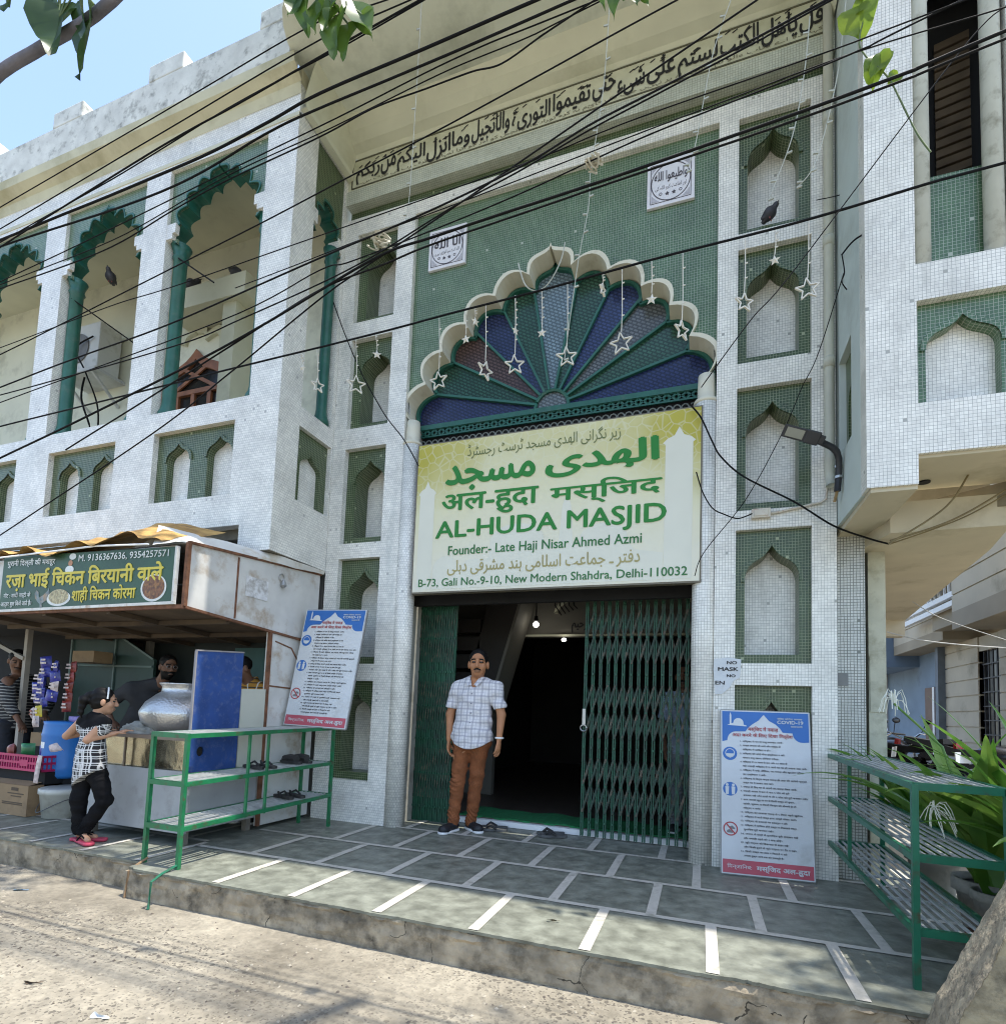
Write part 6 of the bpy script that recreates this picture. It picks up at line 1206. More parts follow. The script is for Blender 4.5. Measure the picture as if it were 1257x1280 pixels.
# ---------------------------------------------------------------- potted spider lilies
POTM = mat('cement_pot', (0.26, 0.24, 0.20), 0.9, 0.2, 6, 0.4, 30, dirt=(0.13, 0.125, 0.10), dscale=6, damt=0.4); SOIL = mat('potting_soil', (0.03, 0.024, 0.018), 0.95, 0.4, 30, 0.6, 40)
def leafm(name, c1, c2, tr):
    m, t, b = new_mat(name); L = t.links.new
    tc = node(t, 'ShaderNodeTexCoord'); nz = node(t, 'ShaderNodeTexNoise'); nz.inputs['Scale'].default_value = 7; L(tc.outputs['Object'], nz.inputs['Vector'])
    mr = node(t, 'ShaderNodeMapRange'); mr.inputs[1].default_value = .3; mr.inputs[2].default_value = .7; L(nz.outputs[0], mr.inputs[0])
    mx = node(t, 'ShaderNodeMix', data_type='RGBA'); mx.inputs[6].default_value = lin(c1); mx.inputs[7].default_value = lin(c2); L(mr.outputs[0], mx.inputs[0]); L(mx.outputs[2], b.inputs['Base Color']); b.inputs['Roughness'].default_value = 0.38
    tl = node(t, 'ShaderNodeBsdfTranslucent'); L(mx.outputs[2], tl.inputs[0]); ms = node(t, 'ShaderNodeMixShader'); ms.inputs[0].default_value = tr
    out = t.nodes['Material Output']; L(b.outputs[0], ms.inputs[1]); L(tl.outputs[0], ms.inputs[2]); L(ms.outputs[0], out.inputs[0]); MATS[name] = m; return m
LILY = leafm('lily_leaf', (0.08, 0.20, 0.025), (0.16, 0.31, 0.045), 0.38); LILY2 = leafm('lily_leaf_pale', (0.13, 0.26, 0.04), (0.22, 0.34, 0.06), 0.35)
FLW = mat('lily_white', (0.72, 0.72, 0.62), 0.6, 0.1, 20)
def blade(mb, base, dirv, L_, w, droop, up=0.75, n=12, twist=0.0):
    """strap leaf: rises, arches over and narrows to a point; folded along its midrib"""
    base = Vector(base); h = Vector((dirv[0], dirv[1], 0)).normalized(); sd = Vector((-h.y, h.x, 0)); A = []; M_ = []; B = []
    p = base.copy(); ang = math.asin(min(0.99, up)); seg = L_ / n
    for i in range(n + 1):
        t = i / n; wd_ = w * (0.35 + 0.65 * math.sin(math.pi * min(1, t * 1.15 + 0.12)) ) * (1 - t ** 4) ; nrm = Vector((-h.x * math.sin(ang), -h.y * math.sin(ang), math.cos(ang)))
        tw = twist * t; s2 = sd * math.cos(tw) + nrm * math.sin(tw); fold = nrm * wd_ * 0.16
        A.append(p - s2 * wd_ / 2 + fold); M_.append(p.copy()); B.append(p + s2 * wd_ / 2 + fold)
        p = p + (h * math.cos(ang) + Vector((0, 0, math.sin(ang)))) * seg; ang -= droop / n * (0.4 + 1.6 * t)
    mb.strip(A, M_); mb.strip(M_, B)
rg = random.Random(21)
def lily(lab, x, y, z, r, h, n, spread, seed, flowers=(), dirs=None):
    t = thing('spider_lily', lab, 'potted plant', (x, y, 0), group='potted spider lilies behind the shoe rack by the lilies')
    q = MB(); q.lathe((x, y, z), [(r * .72, 0), (r * .95, h * .78), (r * 1.08, h * .80), (r * 1.08, h), (r * .93, h), (r * .9, h * .9)], 26, cap=False); q.lathe((x, y, z + 0.0), [(0.0, 0.002), (r * .72, 0.002)], 26, cap=False); pot = q.obj('pot', POTM, t, smooth=True)
    q = MB(); q.lathe((x, y, z + h * .88), [(0, 0), (r * .93, 0)], 20, cap=False); q.obj('soil', SOIL, pot)
    g2 = random.Random(seed)
    for i in range(n):
        a = g2.uniform(0, 2 * math.pi) if not dirs else dirs[i % len(dirs)] + g2.uniform(-.5, .5)
        q = MB(); ln = g2.uniform(0.55, 1.0) * spread; blade(q, (x + 0.05 * math.cos(a), y + 0.05 * math.sin(a), z + h * .85), (math.cos(a), math.sin(a)), ln, g2.uniform(0.13, 0.21), g2.uniform(0.2, 1.5), g2.uniform(0.84, 0.99), twist=g2.uniform(-.6, .6)); q.obj('leaf', LILY if g2.random() < .75 else LILY2, t, smooth=True)
    for fx, fy, fz, hang in flowers:
        q = MB(); q.tube([(x, y, z + h * .85), ((x + fx) / 2 + 0.02, (y + fy) / 2, (z + fz) / 2 + 0.3 * (fz - z)), (fx, fy, fz)], 0.007, 6); stem = q.obj('stalk', LILY2, t)
        q = MB()
        for k in range(16):
            a = g2.uniform(0, 2 * math.pi); rr_ = g2.uniform(0.06, 0.115); up_ = g2.uniform(0.02, 0.07) if not hang else g2.uniform(-.02, .04); dr_ = g2.uniform(0.03, 0.08) if not hang else g2.uniform(0.06, 0.15)
            pts = [(fx, fy, fz)] + [(fx + rr_ * s_ * math.cos(a + s_ * 0.3), fy + rr_ * s_ * math.sin(a + s_ * .3), fz + up_ * math.sin(math.pi * s_) * 1.6 - dr_ * s_ ** 2.2) for s_ in (0.25, 0.5, 0.75, 1.0)]
            q.tube(pts, 0.0026, 4)
        q.obj('flower', FLW, t)
    return t
lily('large spider lily in the wide cement pot with broad glossy leaves, middle of the group', 1.50, 3.80, 0.0, 0.165, 0.33, 46, 1.2, 5, [(1.17, 4.2, 1.29, False), (1.12, 3.42, 0.74, True)])
lily('small spider lily in the narrow fluted pot nearest the rack front', 1.43, 3.58, 0.10, 0.10, 0.22, 9, 0.75, 9, [], [0.3, -0.5, 1.2])
lily('tall spider lily at the right frame edge with upright leaves', 1.80, 3.58, 0.0, 0.16, 0.34, 44, 1.3, 14, [])
lily('spider lily standing behind the far half of the shoe rack by the lilies', 1.48, 4.55, 0.0, 0.15, 0.32, 24, 1.05, 33, [], [2.6, 3.3, 1.2, 4.2, 0.2])
lily('spider lily leaning over the sloping wall with pale yellow green tips', 1.62, 3.20, 0.0, 0.15, 0.40, 20, 1.0, 41, [], [2.9, 3.6, 3.2, 4.2, 1.8])
for x, y in ((1.43, 3.58),):
    q = MB(); q.box(x - 0.1, y - 0.1, 0.002, x + 0.1, y + 0.1, 0.098); tag(q.obj('brick', mat('old_brick', (0.20, 0.09, 0.06), 0.9, 0.2, 12)), 'brick on the paving under the small fluted pot', 'brick')

# ---------------------------------------------------------------- motorcycles in the lane
TYRE = mat('tyre', (0.016, 0.016, 0.016), 0.85, 0.2, 10); BKP = mat('black_bike_paint', (0.013, 0.013, 0.015), 0.25, 0.2, 6); CHR = mat('chrome', (0.55, 0.55, 0.55), 0.2, 0.05, 6, metal=1.0)
def torus(mb, c, R_, r, n=28, m=8, axis='x'):
    vs = []; fs = []
    for i in range(n):
        a = 2 * math.pi * i / n
        for j in range(m):
            b = 2 * math.pi * j / m; d = R_ + r * math.cos(b); p = (r * math.sin(b), d * math.cos(a), d * math.sin(a)); vs.append((c[0] + p[0], c[1] + p[1], c[2] + p[2]))
    for i in range(n):
        for j in range(m): fs.append((i * m + j, ((i + 1) % n) * m + j, ((i + 1) % n) * m + (j + 1) % m, i * m + (j + 1) % m))
    mb.add(vs, fs)
def make_bike(lab):
    t = thing('motorcycle', lab, 'motorcycle', (0, 0, 0), group='motorcycles parked in the lane')
    for y in (-0.65, 0.65):
        q = MB(); torus(q, (0, y, 0.30), 0.26, 0.045); w_ = q.obj('wheel', TYRE, t, smooth=True)
        q = MB(); torus(q, (0, y, 0.30), 0.215, 0.012, 24, 6)
        for k in range(14): a = 2 * math.pi * k / 14; q.bar((0.012 * (-1) ** k, y, 0.30), (0, y + 0.21 * math.cos(a), 0.30 + 0.21 * math.sin(a)), 0.005)
        q.lathe((0, y, 0.30), [(0.03, -0.03), (0.03, 0.03)], 8); q.obj('rim', CHR, w_)
        q = MB(); A = []; B = []
        for k in range(13):
            a = math.radians(35 + 110 * k / 12); A.append((-0.06, y + 0.325 * math.cos(a), 0.30 + 0.325 * math.sin(a))); B.append((0.06, y + 0.325 * math.cos(a), 0.30 + 0.325 * math.sin(a)))
        q.strip(A, B); q.obj('mudguard', BKP, t)
    q = MB(); q.ball((0, -0.10, 0.80), 0.13, 0.27, 0.12, 14, 10); q.obj('fuel_tank', BKP, t, smooth=True)
    q = MB(); q.add(*shape([(0.05, 0.77), (0.35, 0.74), (0.62, 0.79), (0.80, 0.83), (0.80, 0.89), (0.55, 0.88), (0.30, 0.82), (0.08, 0.85)], [], 0.24)) ; q.v = [(p[2], p[0], p[1]) for p in q.v]; q.obj('seat', TYRE, t)
    q = MB(); q.bar((0, -0.42, 0.86), (0, 0.25, 0.62), 0.05); q.bar((0, 0.2, 0.65), (0, 0.65, 0.70), 0.06); q.bar((0, -0.35, 0.7), (0, -0.2, 0.32), 0.04); q.bar((0, -0.2, 0.32), (0, 0.35, 0.30), 0.05)
    for s_ in (-1, 1): q.bar((s_ * 0.09, 0.2, 0.32), (s_ * 0.09, 0.65, 0.30), 0.035); q.bar((s_ * 0.10, 0.45, 0.72), (s_ * 0.10, 0.62, 0.33), 0.04)
    q.obj('frame', BKP, t)
    q = MB(); q.box(-0.13, -0.2, 0.28, 0.13, 0.15, 0.48); q.lathe((0, -0.08, 0.45), [(0.09, 0), (0.10, 0.03), (0.09, 0.06), (0.10, 0.09), (0.09, 0.12), (0.10, 0.15), (0.08, 0.18)], 12); q.obj('engine', mat('engine_grey', (0.12, 0.12, 0.12), 0.5, 0.2, 12, metal=0.6), t)
    q = MB(); q.tube([(0.12, -0.12, 0.45), (0.14, -0.2, 0.3), (0.15, 0.1, 0.25), (0.16, 0.8, 0.33)], 0.03, 8, radii=[0.02, 0.022, 0.03, 0.042]); q.obj('exhaust', CHR, t, smooth=True)
    q = MB()
    for s_ in (-1, 1): q.tube([(s_ * 0.07, -0.66, 0.30), (s_ * 0.07, -0.42, 0.90)], 0.02, 8)
    q.obj('fork', CHR, t)
    q = MB(); q.tube([(-0.36, -0.26, 1.0), (-0.24, -0.36, 1.02), (-0.08, -0.42, 0.93), (0.08, -0.42, 0.93), (0.24, -0.36, 1.02), (0.36, -0.26, 1.0)], 0.013, 8); q.obj('handlebar', CHR, t)
    for s_ in (-1, 1):
        q = MB(); q.tube([(s_ * 0.26, -0.34, 1.02), (s_ * 0.31, -0.36, 1.17)], 0.006, 6); q.ball((s_ * 0.33, -0.36, 1.20), 0.06, 0.015, 0.04, 10, 6); q.obj('mirror', CHR if s_ > 0 else BKP, t, smooth=True)
    q = MB(); q.ball((0, -0.52, 0.88), 0.085, 0.07, 0.085, 14, 10); q.obj('headlight', CHR, t, smooth=True)
    q = MB(); q.box(-0.09, 0.90, 0.62, 0.09, 0.91, 0.74); q.obj('number_plate', WHITEP, t)
    q = MB(); q.box(-0.06, 0.86, 0.78, 0.06, 0.90, 0.84); q.obj('tail_light', mat('tail_red', (0.25, 0.01, 0.01), 0.3), t)
    return t
bike = make_bike('black motorcycle with chrome mirrors nearest the lilies on the right')
bike.location = (2.95, 7.6, 0.07); bike.rotation_euler = (R(6), 0, R(62))
for lb, x, y, a in (('black motorcycle showing its number plate beside the lane pillar', 2.40, 8.35, 205), ('black motorcycle half hidden behind the lane pillar', 2.15, 9.4, 170), ('black motorcycle furthest down the lane by the blue house', 2.75, 10.3, 130)):
    c = copy_tree(bike); c.location = (x, y, 0.07); c.rotation_euler = (R(5), 0, R(a)); c['label'] = lb

# ---------------------------------------------------------------- overhead cables
CAB = {
'a1': (0.0044, [(-4.263, 2.001, 4.242), (-2.94, 2.001, 4.39), (-1.888, 2.001, 4.506), (-1.435, 2.001, 4.461)]),
'a2': (0.0047, [(-4.238, 2.001, 4.088), (-2.865, 2.001, 4.272), (-1.784, 2.001, 4.411), (-1.304, 2.001, 4.403)]),
'a3': (0.0068, [(-4.288, 2.035, 4.006), (-3.321, 2.035, 4.176), (-2.784, 2.035, 4.257), (-2.348, 2.035, 4.301), (-1.784, 2.035, 4.376), (-1.274, 2.035, 4.436)]),
'a3b': (0.0047, [(-4.323, 2.049, 4.06), (-3.436, 2.049, 4.169), (-2.922, 2.049, 4.245), (-2.366, 2.049, 4.332), (-1.743, 2.049, 4.39), (-1.257, 2.049, 4.447)]),
'a4': (0.0101, [(-4.37, 2.07, 4.107), (-2.848, 2.07, 4.121), (-2.194, 2.07, 4.171), (-1.842, 2.07, 4.214), (-1.173, 2.07, 4.227), (-0.714, 2.07, 4.237)]),
'a5': (0.0082, [(-4.434, 2.104, 4.109), (-2.97, 2.104, 4.055), (-2.224, 2.104, 4.159), (-1.867, 2.104, 4.182), (-1.188, 2.104, 4.193), (-0.558, 2.104, 4.214)]),
'a6': (0.0045, [(-4.465, 2.139, 3.895), (-3.544, 2.139, 3.971), (-1.792, 2.139, 4.141), (-1.061, 2.139, 4.214), (-0.457, 2.139, 4.217)]),
'a7': (0.0052, [(-4.456, 2.139, 3.842), (-3.479, 2.139, 3.855), (-2.914, 2.139, 3.953), (-2.524, 2.139, 4.016), (-1.885, 2.139, 4.067), (-1.567, 2.139, 4.113), (-1.273, 2.139, 4.111), (-1.04, 2.139, 4.108), (-0.888, 2.139, 4.09), (-0.691, 2.139, 4.155), (-0.468, 2.139, 4.222)]),
'a7b': (0.0040, [(-4.49, 2.153, 3.89), (-3.417, 2.153, 3.923), (-2.543, 2.153, 4.06), (-1.899, 2.153, 4.109), (-1.578, 2.153, 4.142), (-1.169, 2.153, 4.179), (-0.771, 2.153, 4.19), (-0.439, 2.153, 4.228)]),
'b1': (0.0050, [(-4.52, 2.208, 3.438), (-4.138, 2.208, 3.492), (-2.948, 2.208, 3.675), (-1.822, 2.208, 3.853), (-0.859, 2.208, 4.028), (-0.149, 2.208, 4.163)]),
'b2': (0.0037, [(-4.528, 2.208, 3.486), (-3.49, 2.208, 3.548), (-2.953, 2.208, 3.552), (-1.903, 2.208, 3.591), (-0.825, 2.208, 3.633), (-0.455, 2.208, 3.669), (-0.216, 2.208, 3.685), (0.442, 2.208, 3.707), (0.843, 2.208, 3.733)]),
'b3': (0.0061, [(-4.41, 2.173, 3.166), (-3.568, 2.173, 3.239), (-2.821, 2.173, 3.296), (-1.864, 2.173, 3.428), (-1.305, 2.173, 3.496), (-0.785, 2.173, 3.589), (-0.484, 2.173, 3.678), (-0.214, 2.173, 3.735), (0.16, 2.173, 3.822), (0.41, 2.173, 3.882)]),
'b4': (0.0049, [(-4.443, 2.194, 3.128), (-2.918, 2.194, 3.162), (-2.386, 2.194, 3.227), (-1.871, 2.194, 3.303), (-1.542, 2.194, 3.379), (-1.155, 2.194, 3.505), (-0.792, 2.194, 3.593), (-0.488, 2.194, 3.684), (-0.174, 2.194, 3.755), (0.19, 2.194, 3.833), (0.44, 2.194, 3.897)]),
'c1': (0.0045, [(-4.602, 2.277, 3.15), (-2.643, 2.277, 3.323), (-1.948, 2.277, 3.463), (-1.721, 2.277, 3.464), (-0.864, 2.277, 3.562), (-0.221, 2.277, 3.666), (0.516, 2.277, 3.743), (0.869, 2.277, 3.82)]),
'c2': (0.0088, [(-4.603, 2.311, 2.765), (-3.523, 2.311, 2.987), (-2.834, 2.311, 3.139), (-2.29, 2.311, 3.281), (-1.623, 2.311, 3.481), (-1.21, 2.311, 3.51), (-0.144, 2.311, 3.565), (0.672, 2.311, 3.628), (1.015, 2.311, 3.681)]),
'c3': (0.0064, [(-2.522, 2.325, 3.219), (-1.98, 2.325, 3.399), (-1.581, 2.325, 3.446), (-1.216, 2.325, 3.49), (-0.145, 2.325, 3.553), (0.676, 2.325, 3.617), (1.02, 2.325, 3.664)]),
'd1': (0.0104, [(-7.13, 3.55, 3.998), (-5.233, 3.55, 4.036), (-3.819, 3.55, 4.067), (-2.675, 3.55, 4.086), (-1.317, 3.55, 4.128), (-0.211, 3.55, 4.173), (0.536, 3.55, 4.192), (1.187, 3.55, 4.243), (1.542, 3.55, 4.256)]),
'e1': (0.0036, [(1.144, 2.6, 4.109), (0.983, 2.6, 3.962), (0.367, 2.6, 3.151), (0.192, 2.6, 2.956), (-0.016, 2.6, 2.673)]),
'e2': (0.0049, [(0.989, 4.5, 4.589), (0.802, 4.5, 3.929), (0.69, 4.5, 3.672), (0.56, 4.5, 3.34), (0.306, 4.5, 2.841), (0.011, 4.5, 2.447), (-0.058, 4.5, 2.26)]),
'g1': (0.0059, [(-4.649, 2.381, 2.245), (-3.248, 2.381, 2.785), (-2.644, 2.381, 3.078), (-2.198, 2.381, 3.311), (-1.936, 2.381, 3.436), (-1.623, 2.381, 3.557)]),
's1': (0.0081, [(-3.807, 4.62, 5.58), (-3.588, 4.62, 5.075), (-3.337, 4.62, 4.572), (-3.145, 4.62, 4.257), (-3.001, 4.62, 4.041), (-2.795, 4.62, 3.789), (-2.619, 4.62, 3.506)]),
's2': (0.0096, [(-0.116, 4.66, 3.757), (-0.027, 4.66, 3.626), (0.062, 4.66, 3.41), (0.13, 4.66, 3.273), (0.304, 4.66, 3.086), (0.658, 4.66, 2.85), (0.923, 4.66, 2.639), (1.15, 4.66, 2.524), (1.28, 4.66, 2.473)]),
's3': (0.0071, [(-0.058, 4.66, 3.167), (-0.007, 4.66, 2.993), (0.068, 4.66, 2.853), (0.159, 4.66, 2.792), (0.26, 4.66, 2.75), (0.364, 4.66, 2.78)]),
'r1': (0.0038, [(1.078, 2.45, 3.934), (0.692, 2.45, 3.943), (0.37, 2.45, 3.932), (-0.238, 2.45, 3.883)]),
'k1': (0.0078, [(0.851, 4.0, 4.275), (0.935, 4.0, 4.367), (1.094, 4.0, 4.424), (1.205, 4.0, 4.493), (1.272, 4.0, 4.578), (1.337, 4.0, 4.658)]),
'k2': (0.0053, [(0.851, 4.0, 4.275), (0.865, 4.0, 4.148), (0.85, 4.0, 4.084), (0.878, 4.0, 4.021)]),
'v1': (0.0045, [(0.806, 4.6, 5.244), (1.025, 4.6, 5.245), (1.288, 4.6, 5.328), (1.565, 4.6, 5.311), (1.998, 4.6, 5.195)]),
'lane1': (0.0085, [(1.756, 6.5, 2.095), (2.038, 6.5, 2.011), (2.362, 6.5, 1.962), (2.716, 6.5, 1.929)]),
'lane2': (0.0058, [(2.128, 7.0, 2.495), (2.34, 7.0, 2.334), (2.615, 7.0, 2.201), (2.926, 7.0, 2.072)]),
'sof1': (0.0094, [(1.177, 4.3, 2.37), (1.403, 4.3, 2.517), (1.536, 4.3, 2.64), (1.647, 4.3, 2.844), (1.829, 4.3, 3.168)]),
'sof2': (0.0096, [(1.214, 4.4, 2.421), (1.48, 4.4, 2.501), (1.658, 4.4, 2.585), (1.861, 4.4, 2.717)]),
'sof3': (0.0070, [(1.227, 4.45, 2.412), (1.474, 4.45, 2.496), (1.676, 4.45, 2.579), (1.881, 4.45, 2.702)]),
}
STARS = [((-1.916, 3.62, 3.647), 0.1346, 1, 0.0, (-1.922, 3.58, 4.143)), ((-1.535, 3.62, 3.661), 0.1305, 1, 1.1, (-1.541, 3.58, 4.156)), ((-1.304, 3.62, 3.662), 0.1338, 1, 0.4, (-1.31, 3.58, 4.165)), ((-0.918, 3.62, 3.65), 0.1351, 1, 0.3, (-0.924, 3.58, 4.179)), ((-0.54, 3.62, 3.675), 0.1416, 1, 0.0, (-0.547, 3.58, 4.192)), ((-0.147, 3.62, 3.685), 0.1209, 1, 0.9, (-0.153, 3.58, 4.206)), ((0.229, 3.62, 3.794), 0.1118, 1, 0.5, (0.224, 3.58, 4.22)), ((0.586, 3.62, 3.801), 0.1276, 1, 0.1, (0.58, 3.58, 4.217)), ((-2.663, 3.62, 3.743), 0.1428, 1, 0.7, (-2.66, 3.58, 4.116)), ((-1.703, 3.62, 3.938), 0.0725, 0, 0.0, (-1.696, 3.58, 4.151)), ((-1.631, 3.62, 4.062), 0.0722, 0, 1.0, (-1.618, 3.58, 4.154)), ((-1.308, 3.62, 3.925), 0.0643, 0, 1.0, (-1.304, 3.58, 4.165)), ((-1.106, 3.62, 3.866), 0.0689, 0, 0.0, (-1.105, 3.58, 4.172)), ((-0.345, 3.62, 3.946), 0.0753, 0, 0.0, (-0.346, 3.58, 4.199)), ((0.403, 3.62, 4.035), 0.0653, 0, 0.0, (0.398, 3.58, 4.226)), ((-2.481, 3.62, 3.966), 0.0707, 0, 0.6, (-2.466, 3.58, 4.123)), ((-3.213, 3.62, 3.985), 0.0611, 0, 0.2, (-3.189, 3.58, 4.098)), ((-3.043, 3.62, 3.801), 0.1069, 1, 1.1, (-3.035, 3.58, 4.103)), ((-0.676, 3.62, 4.092), 0.0778, 1, 1.3, (-0.672, 3.58, 4.188))]
STRANDS = [[(-2.138, 3.45, 6.718), (-2.142, 3.45, 5.898), (-2.153, 3.45, 5.1), (-2.175, 3.45, 4.877)], [(-0.648, 3.45, 6.064), (-0.672, 3.45, 5.473), (-0.716, 3.45, 5.075), (-0.748, 3.45, 4.851), (-0.757, 3.45, 4.563), (-0.817, 3.45, 4.177), (-0.89, 3.45, 3.512)], [(0.126, 3.45, 5.724), (0.02, 3.45, 5.377), (-0.07, 3.45, 4.827), (-0.125, 3.45, 4.626)], [(0.573, 3.45, 5.421), (0.543, 3.45, 5.063), (0.478, 3.45, 4.668), (0.348, 3.45, 4.294)], [(0.763, 3.45, 5.444), (0.711, 3.45, 4.946), (0.605, 3.45, 4.471), (0.5, 3.45, 4.326)]]
LEAF_A = [((-2.417, 1.25, 3.865), (-2.39, 1.25, 3.579), 0.1061), ((-2.209, 1.25, 3.774), (-2.227, 1.25, 3.453), 0.0787), ((-2.297, 1.25, 3.829), (-2.164, 1.25, 3.566), 0.0542), ((-2.729, 1.25, 4.13), (-2.732, 1.25, 3.947), 0.0732), ((-2.497, 1.25, 3.988), (-2.424, 1.25, 3.746), 0.0631)]
LEAF_B = [((-1.185, 1.25, 3.364), (-1.197, 1.25, 3.236), 0.055), ((-1.144, 1.25, 3.337), (-1.143, 1.25, 3.2), 0.0494), ((-1.1, 1.25, 3.304), (-1.102, 1.25, 3.176), 0.0392), ((-1.016, 1.25, 3.267), (-0.93, 1.25, 3.064), 0.0471), ((-1.058, 1.25, 3.245), (-1.048, 1.25, 3.064), 0.0627), ((-1.025, 1.25, 3.192), (-1.024, 1.25, 3.049), 0.0432), ((-0.978, 1.25, 3.203), (-0.946, 1.25, 3.132), 0.0379), ((-1.227, 1.25, 3.388), (-1.25, 1.25, 3.286), 0.0355), ((-1.08, 1.25, 3.274), (-1.098, 1.25, 3.19), 0.0294)]
LEAF_C = [((-0.228, 1.25, 2.965), (-0.222, 1.25, 2.888), 0.0239), ((-0.18, 1.25, 2.933), (-0.163, 1.25, 2.858), 0.0313), ((-0.151, 1.25, 2.93), (-0.137, 1.25, 2.86), 0.0194), ((-0.256, 1.25, 2.989), (-0.255, 1.25, 2.919), 0.0181)]
LEAF_V = [((0.793, 3.3, 5.19), (0.799, 3.3, 4.999), 0.1528), ((0.839, 3.3, 5.209), (0.749, 3.3, 5.159), 0.0726), ((0.774, 3.3, 5.288), (0.897, 3.3, 5.184), 0.0625), ((0.886, 3.3, 4.857), (0.854, 3.3, 4.69), 0.0976), ((0.924, 3.3, 4.851), (0.839, 3.3, 4.72), 0.0711), ((0.974, 3.3, 4.707), (0.929, 3.3, 4.657), 0.0615)]
VINE = [(0.878, 3.3, 5.291), (0.795, 3.3, 5.006), (0.825, 3.3, 4.871), (0.922, 3.3, 4.717), (0.966, 3.3, 4.601), (1.054, 3.3, 4.334), (1.116, 3.3, 4.198)]
BIRDS = [(-7.172, 4.55, 6.518), (-5.819, 4.6, 6.208), (-5.121, 4.6, 6.146), (0.453, 4.66, 5.3)]

def spline(P, n=8):
    P = [Vector(p) for p in P]; out = []
    for i in range(len(P) - 1):
        p0 = P[max(i - 1, 0)]; p1 = P[i]; p2 = P[i + 1]; p3 = P[min(i + 2, len(P) - 1)]
        for k in range(n):
            t = k / n; out.append(0.5 * ((2 * p1) + (p2 - p0) * t + (2 * p0 - 5 * p1 + 4 * p2 - p3) * t * t + (3 * p1 - p0 - 3 * p2 + p3) * t ** 3))
    return out + [P[-1]]
def ext(P, a=1.5, b=2.5):
    P = [Vector(p) for p in P]; d0 = (P[0] - P[1]).normalized(); d1 = (P[-1] - P[-2]).normalized(); return [P[0] + d0 * a] + P + [P[-1] + d1 * b]
CLAB = {'a1': 'thin black cable, uppermost of the wires at the parapet', 'a2': 'thin black cable, second of the wires below the parapet', 'a3': 'thick black cable twisted with a thinner one below the parapet', 'a3b': 'thinner black cable twisted round the thick one below the parapet',
 'a4': 'thickest black cable crossing the cream canopy', 'a5': 'thick black cable just below the thickest one on the canopy', 'a6': 'thin straight black cable below the two thickest ones', 'a7': 'wavy sagging black cable crossing the canopy above the Arabic verse', 'a7b': 'thin black cable tied to the wavy one',
 'b1': 'thin straight black cable rising across the left end of the Arabic verse', 'b2': 'thin black cable running along the ledge under the Arabic verse', 'b3': 'thick black cable bundled where it crosses the right end of the verse', 'b4': 'second black cable in the bundle crossing the right end of the verse',
 'c1': 'black cable crossing the tops of both towers below the ledge', 'c2': 'thick black cable crossing both marble plaques', 'c3': 'black cable running close below the thick one on the plaques', 'd1': 'black cable from which the stars hang, across the tip of the fan arch',
 'e1': 'thin dark wire slanting down from the upper right over the lane-side tower', 'e2': 'thin dark wire slanting down in front of the lane-side tower niches', 'g1': 'black cable slanting down steeply across the balcony corner', 's1': 'black service wire looping from the balcony column to the name board', 's2': 'thick black wire sagging from the name board to the lane pillar', 's3': 'black wire looping from the name board to the junction box',
 'r1': 'black cable at the top right corner crossing the overhanging wing', 'k1': 'dark wire hanging from the pipe to the half column', 'k2': 'short tangle of dark wire hanging beside the drain pipe', 'v1': 'thin loose wire crossing the drain pipe to the half column', 'lane1': 'pale wire strung across the lane mouth', 'lane2': 'thin pale wire higher up across the lane', 'sof1': 'olive conduit curving up under the overhanging soffit', 'sof2': 'olive conduit along the soffit beam', 'sof3': 'second olive conduit along the soffit beam, just below the other'}
OLV = mat('olive_conduit', (0.17, 0.13, 0.055), 0.6, 0.2, 5); PALEW = mat('pale_wire', (0.45, 0.45, 0.43), 0.6)
for k_, (r_, P) in CAB.items():
    closed = k_[0] in 'skv' or k_.startswith('lane') or k_ in ('e2', 'e1')
    pts = spline(P if closed else ext(P))
    if not closed:
        for i, p in enumerate(pts): p.z += 0.006 * mnoise.noise((p.x * 1.4, len(k_) + ord(k_[-1]), 0))
    q = MB(); q.tube(pts, r_ * 0.72, 6)
    tag(q.obj('cable' if not k_.startswith('sof') else 'conduit', OLV if k_.startswith('sof') else (PALEW if k_.startswith('lane') else BLACKW), smooth=True), CLAB[k_], 'cable' if not k_.startswith('sof') else 'conduit', 'overhead cables' if k_[0] in 'abcdeg' or k_ == 'r1' else None)
# tangles of pale festoon wire
def tangle(lab, c, s_, seed):
    g2 = random.Random(seed); q = MB()
    for k in range(9):
        r_ = s_ * g2.uniform(0.3, 0.75); o = Vector((g2.uniform(-s_, s_) * .5, g2.uniform(-.02, .02), g2.uniform(-s_, s_) * .35)); ph = g2.uniform(0, 6); ec = g2.uniform(0.5, 1)
        q.tube([Vector(c) + o + Vector((r_ * math.cos(ph + a * .55), 0.02 * math.sin(a + ph), r_ * ec * math.sin(ph + a * .55))) for a in range(0, int(g2.uniform(7, 12)))], 0.0045, 4)
    tag(q.obj('wire_tangle', mat('festoon_white', (0.42, 0.39, 0.29), 0.6, 0.1, 9)), lab, 'wire tangle', 'tangles of festoon wire')
tangle('tangle of pale festoon wire on the cables in front of the stall-side tower top niche', (-1.606, 2.3, 3.556), 0.062, 2); tangle('tangle of pale festoon wire on the cables right of the middle of the green wall', (-0.485, 2.3, 3.637), 0.042, 5)
STARM = mat('star_plastic', (0.66, 0.63, 0.54), 0.5, 0.05, 9)
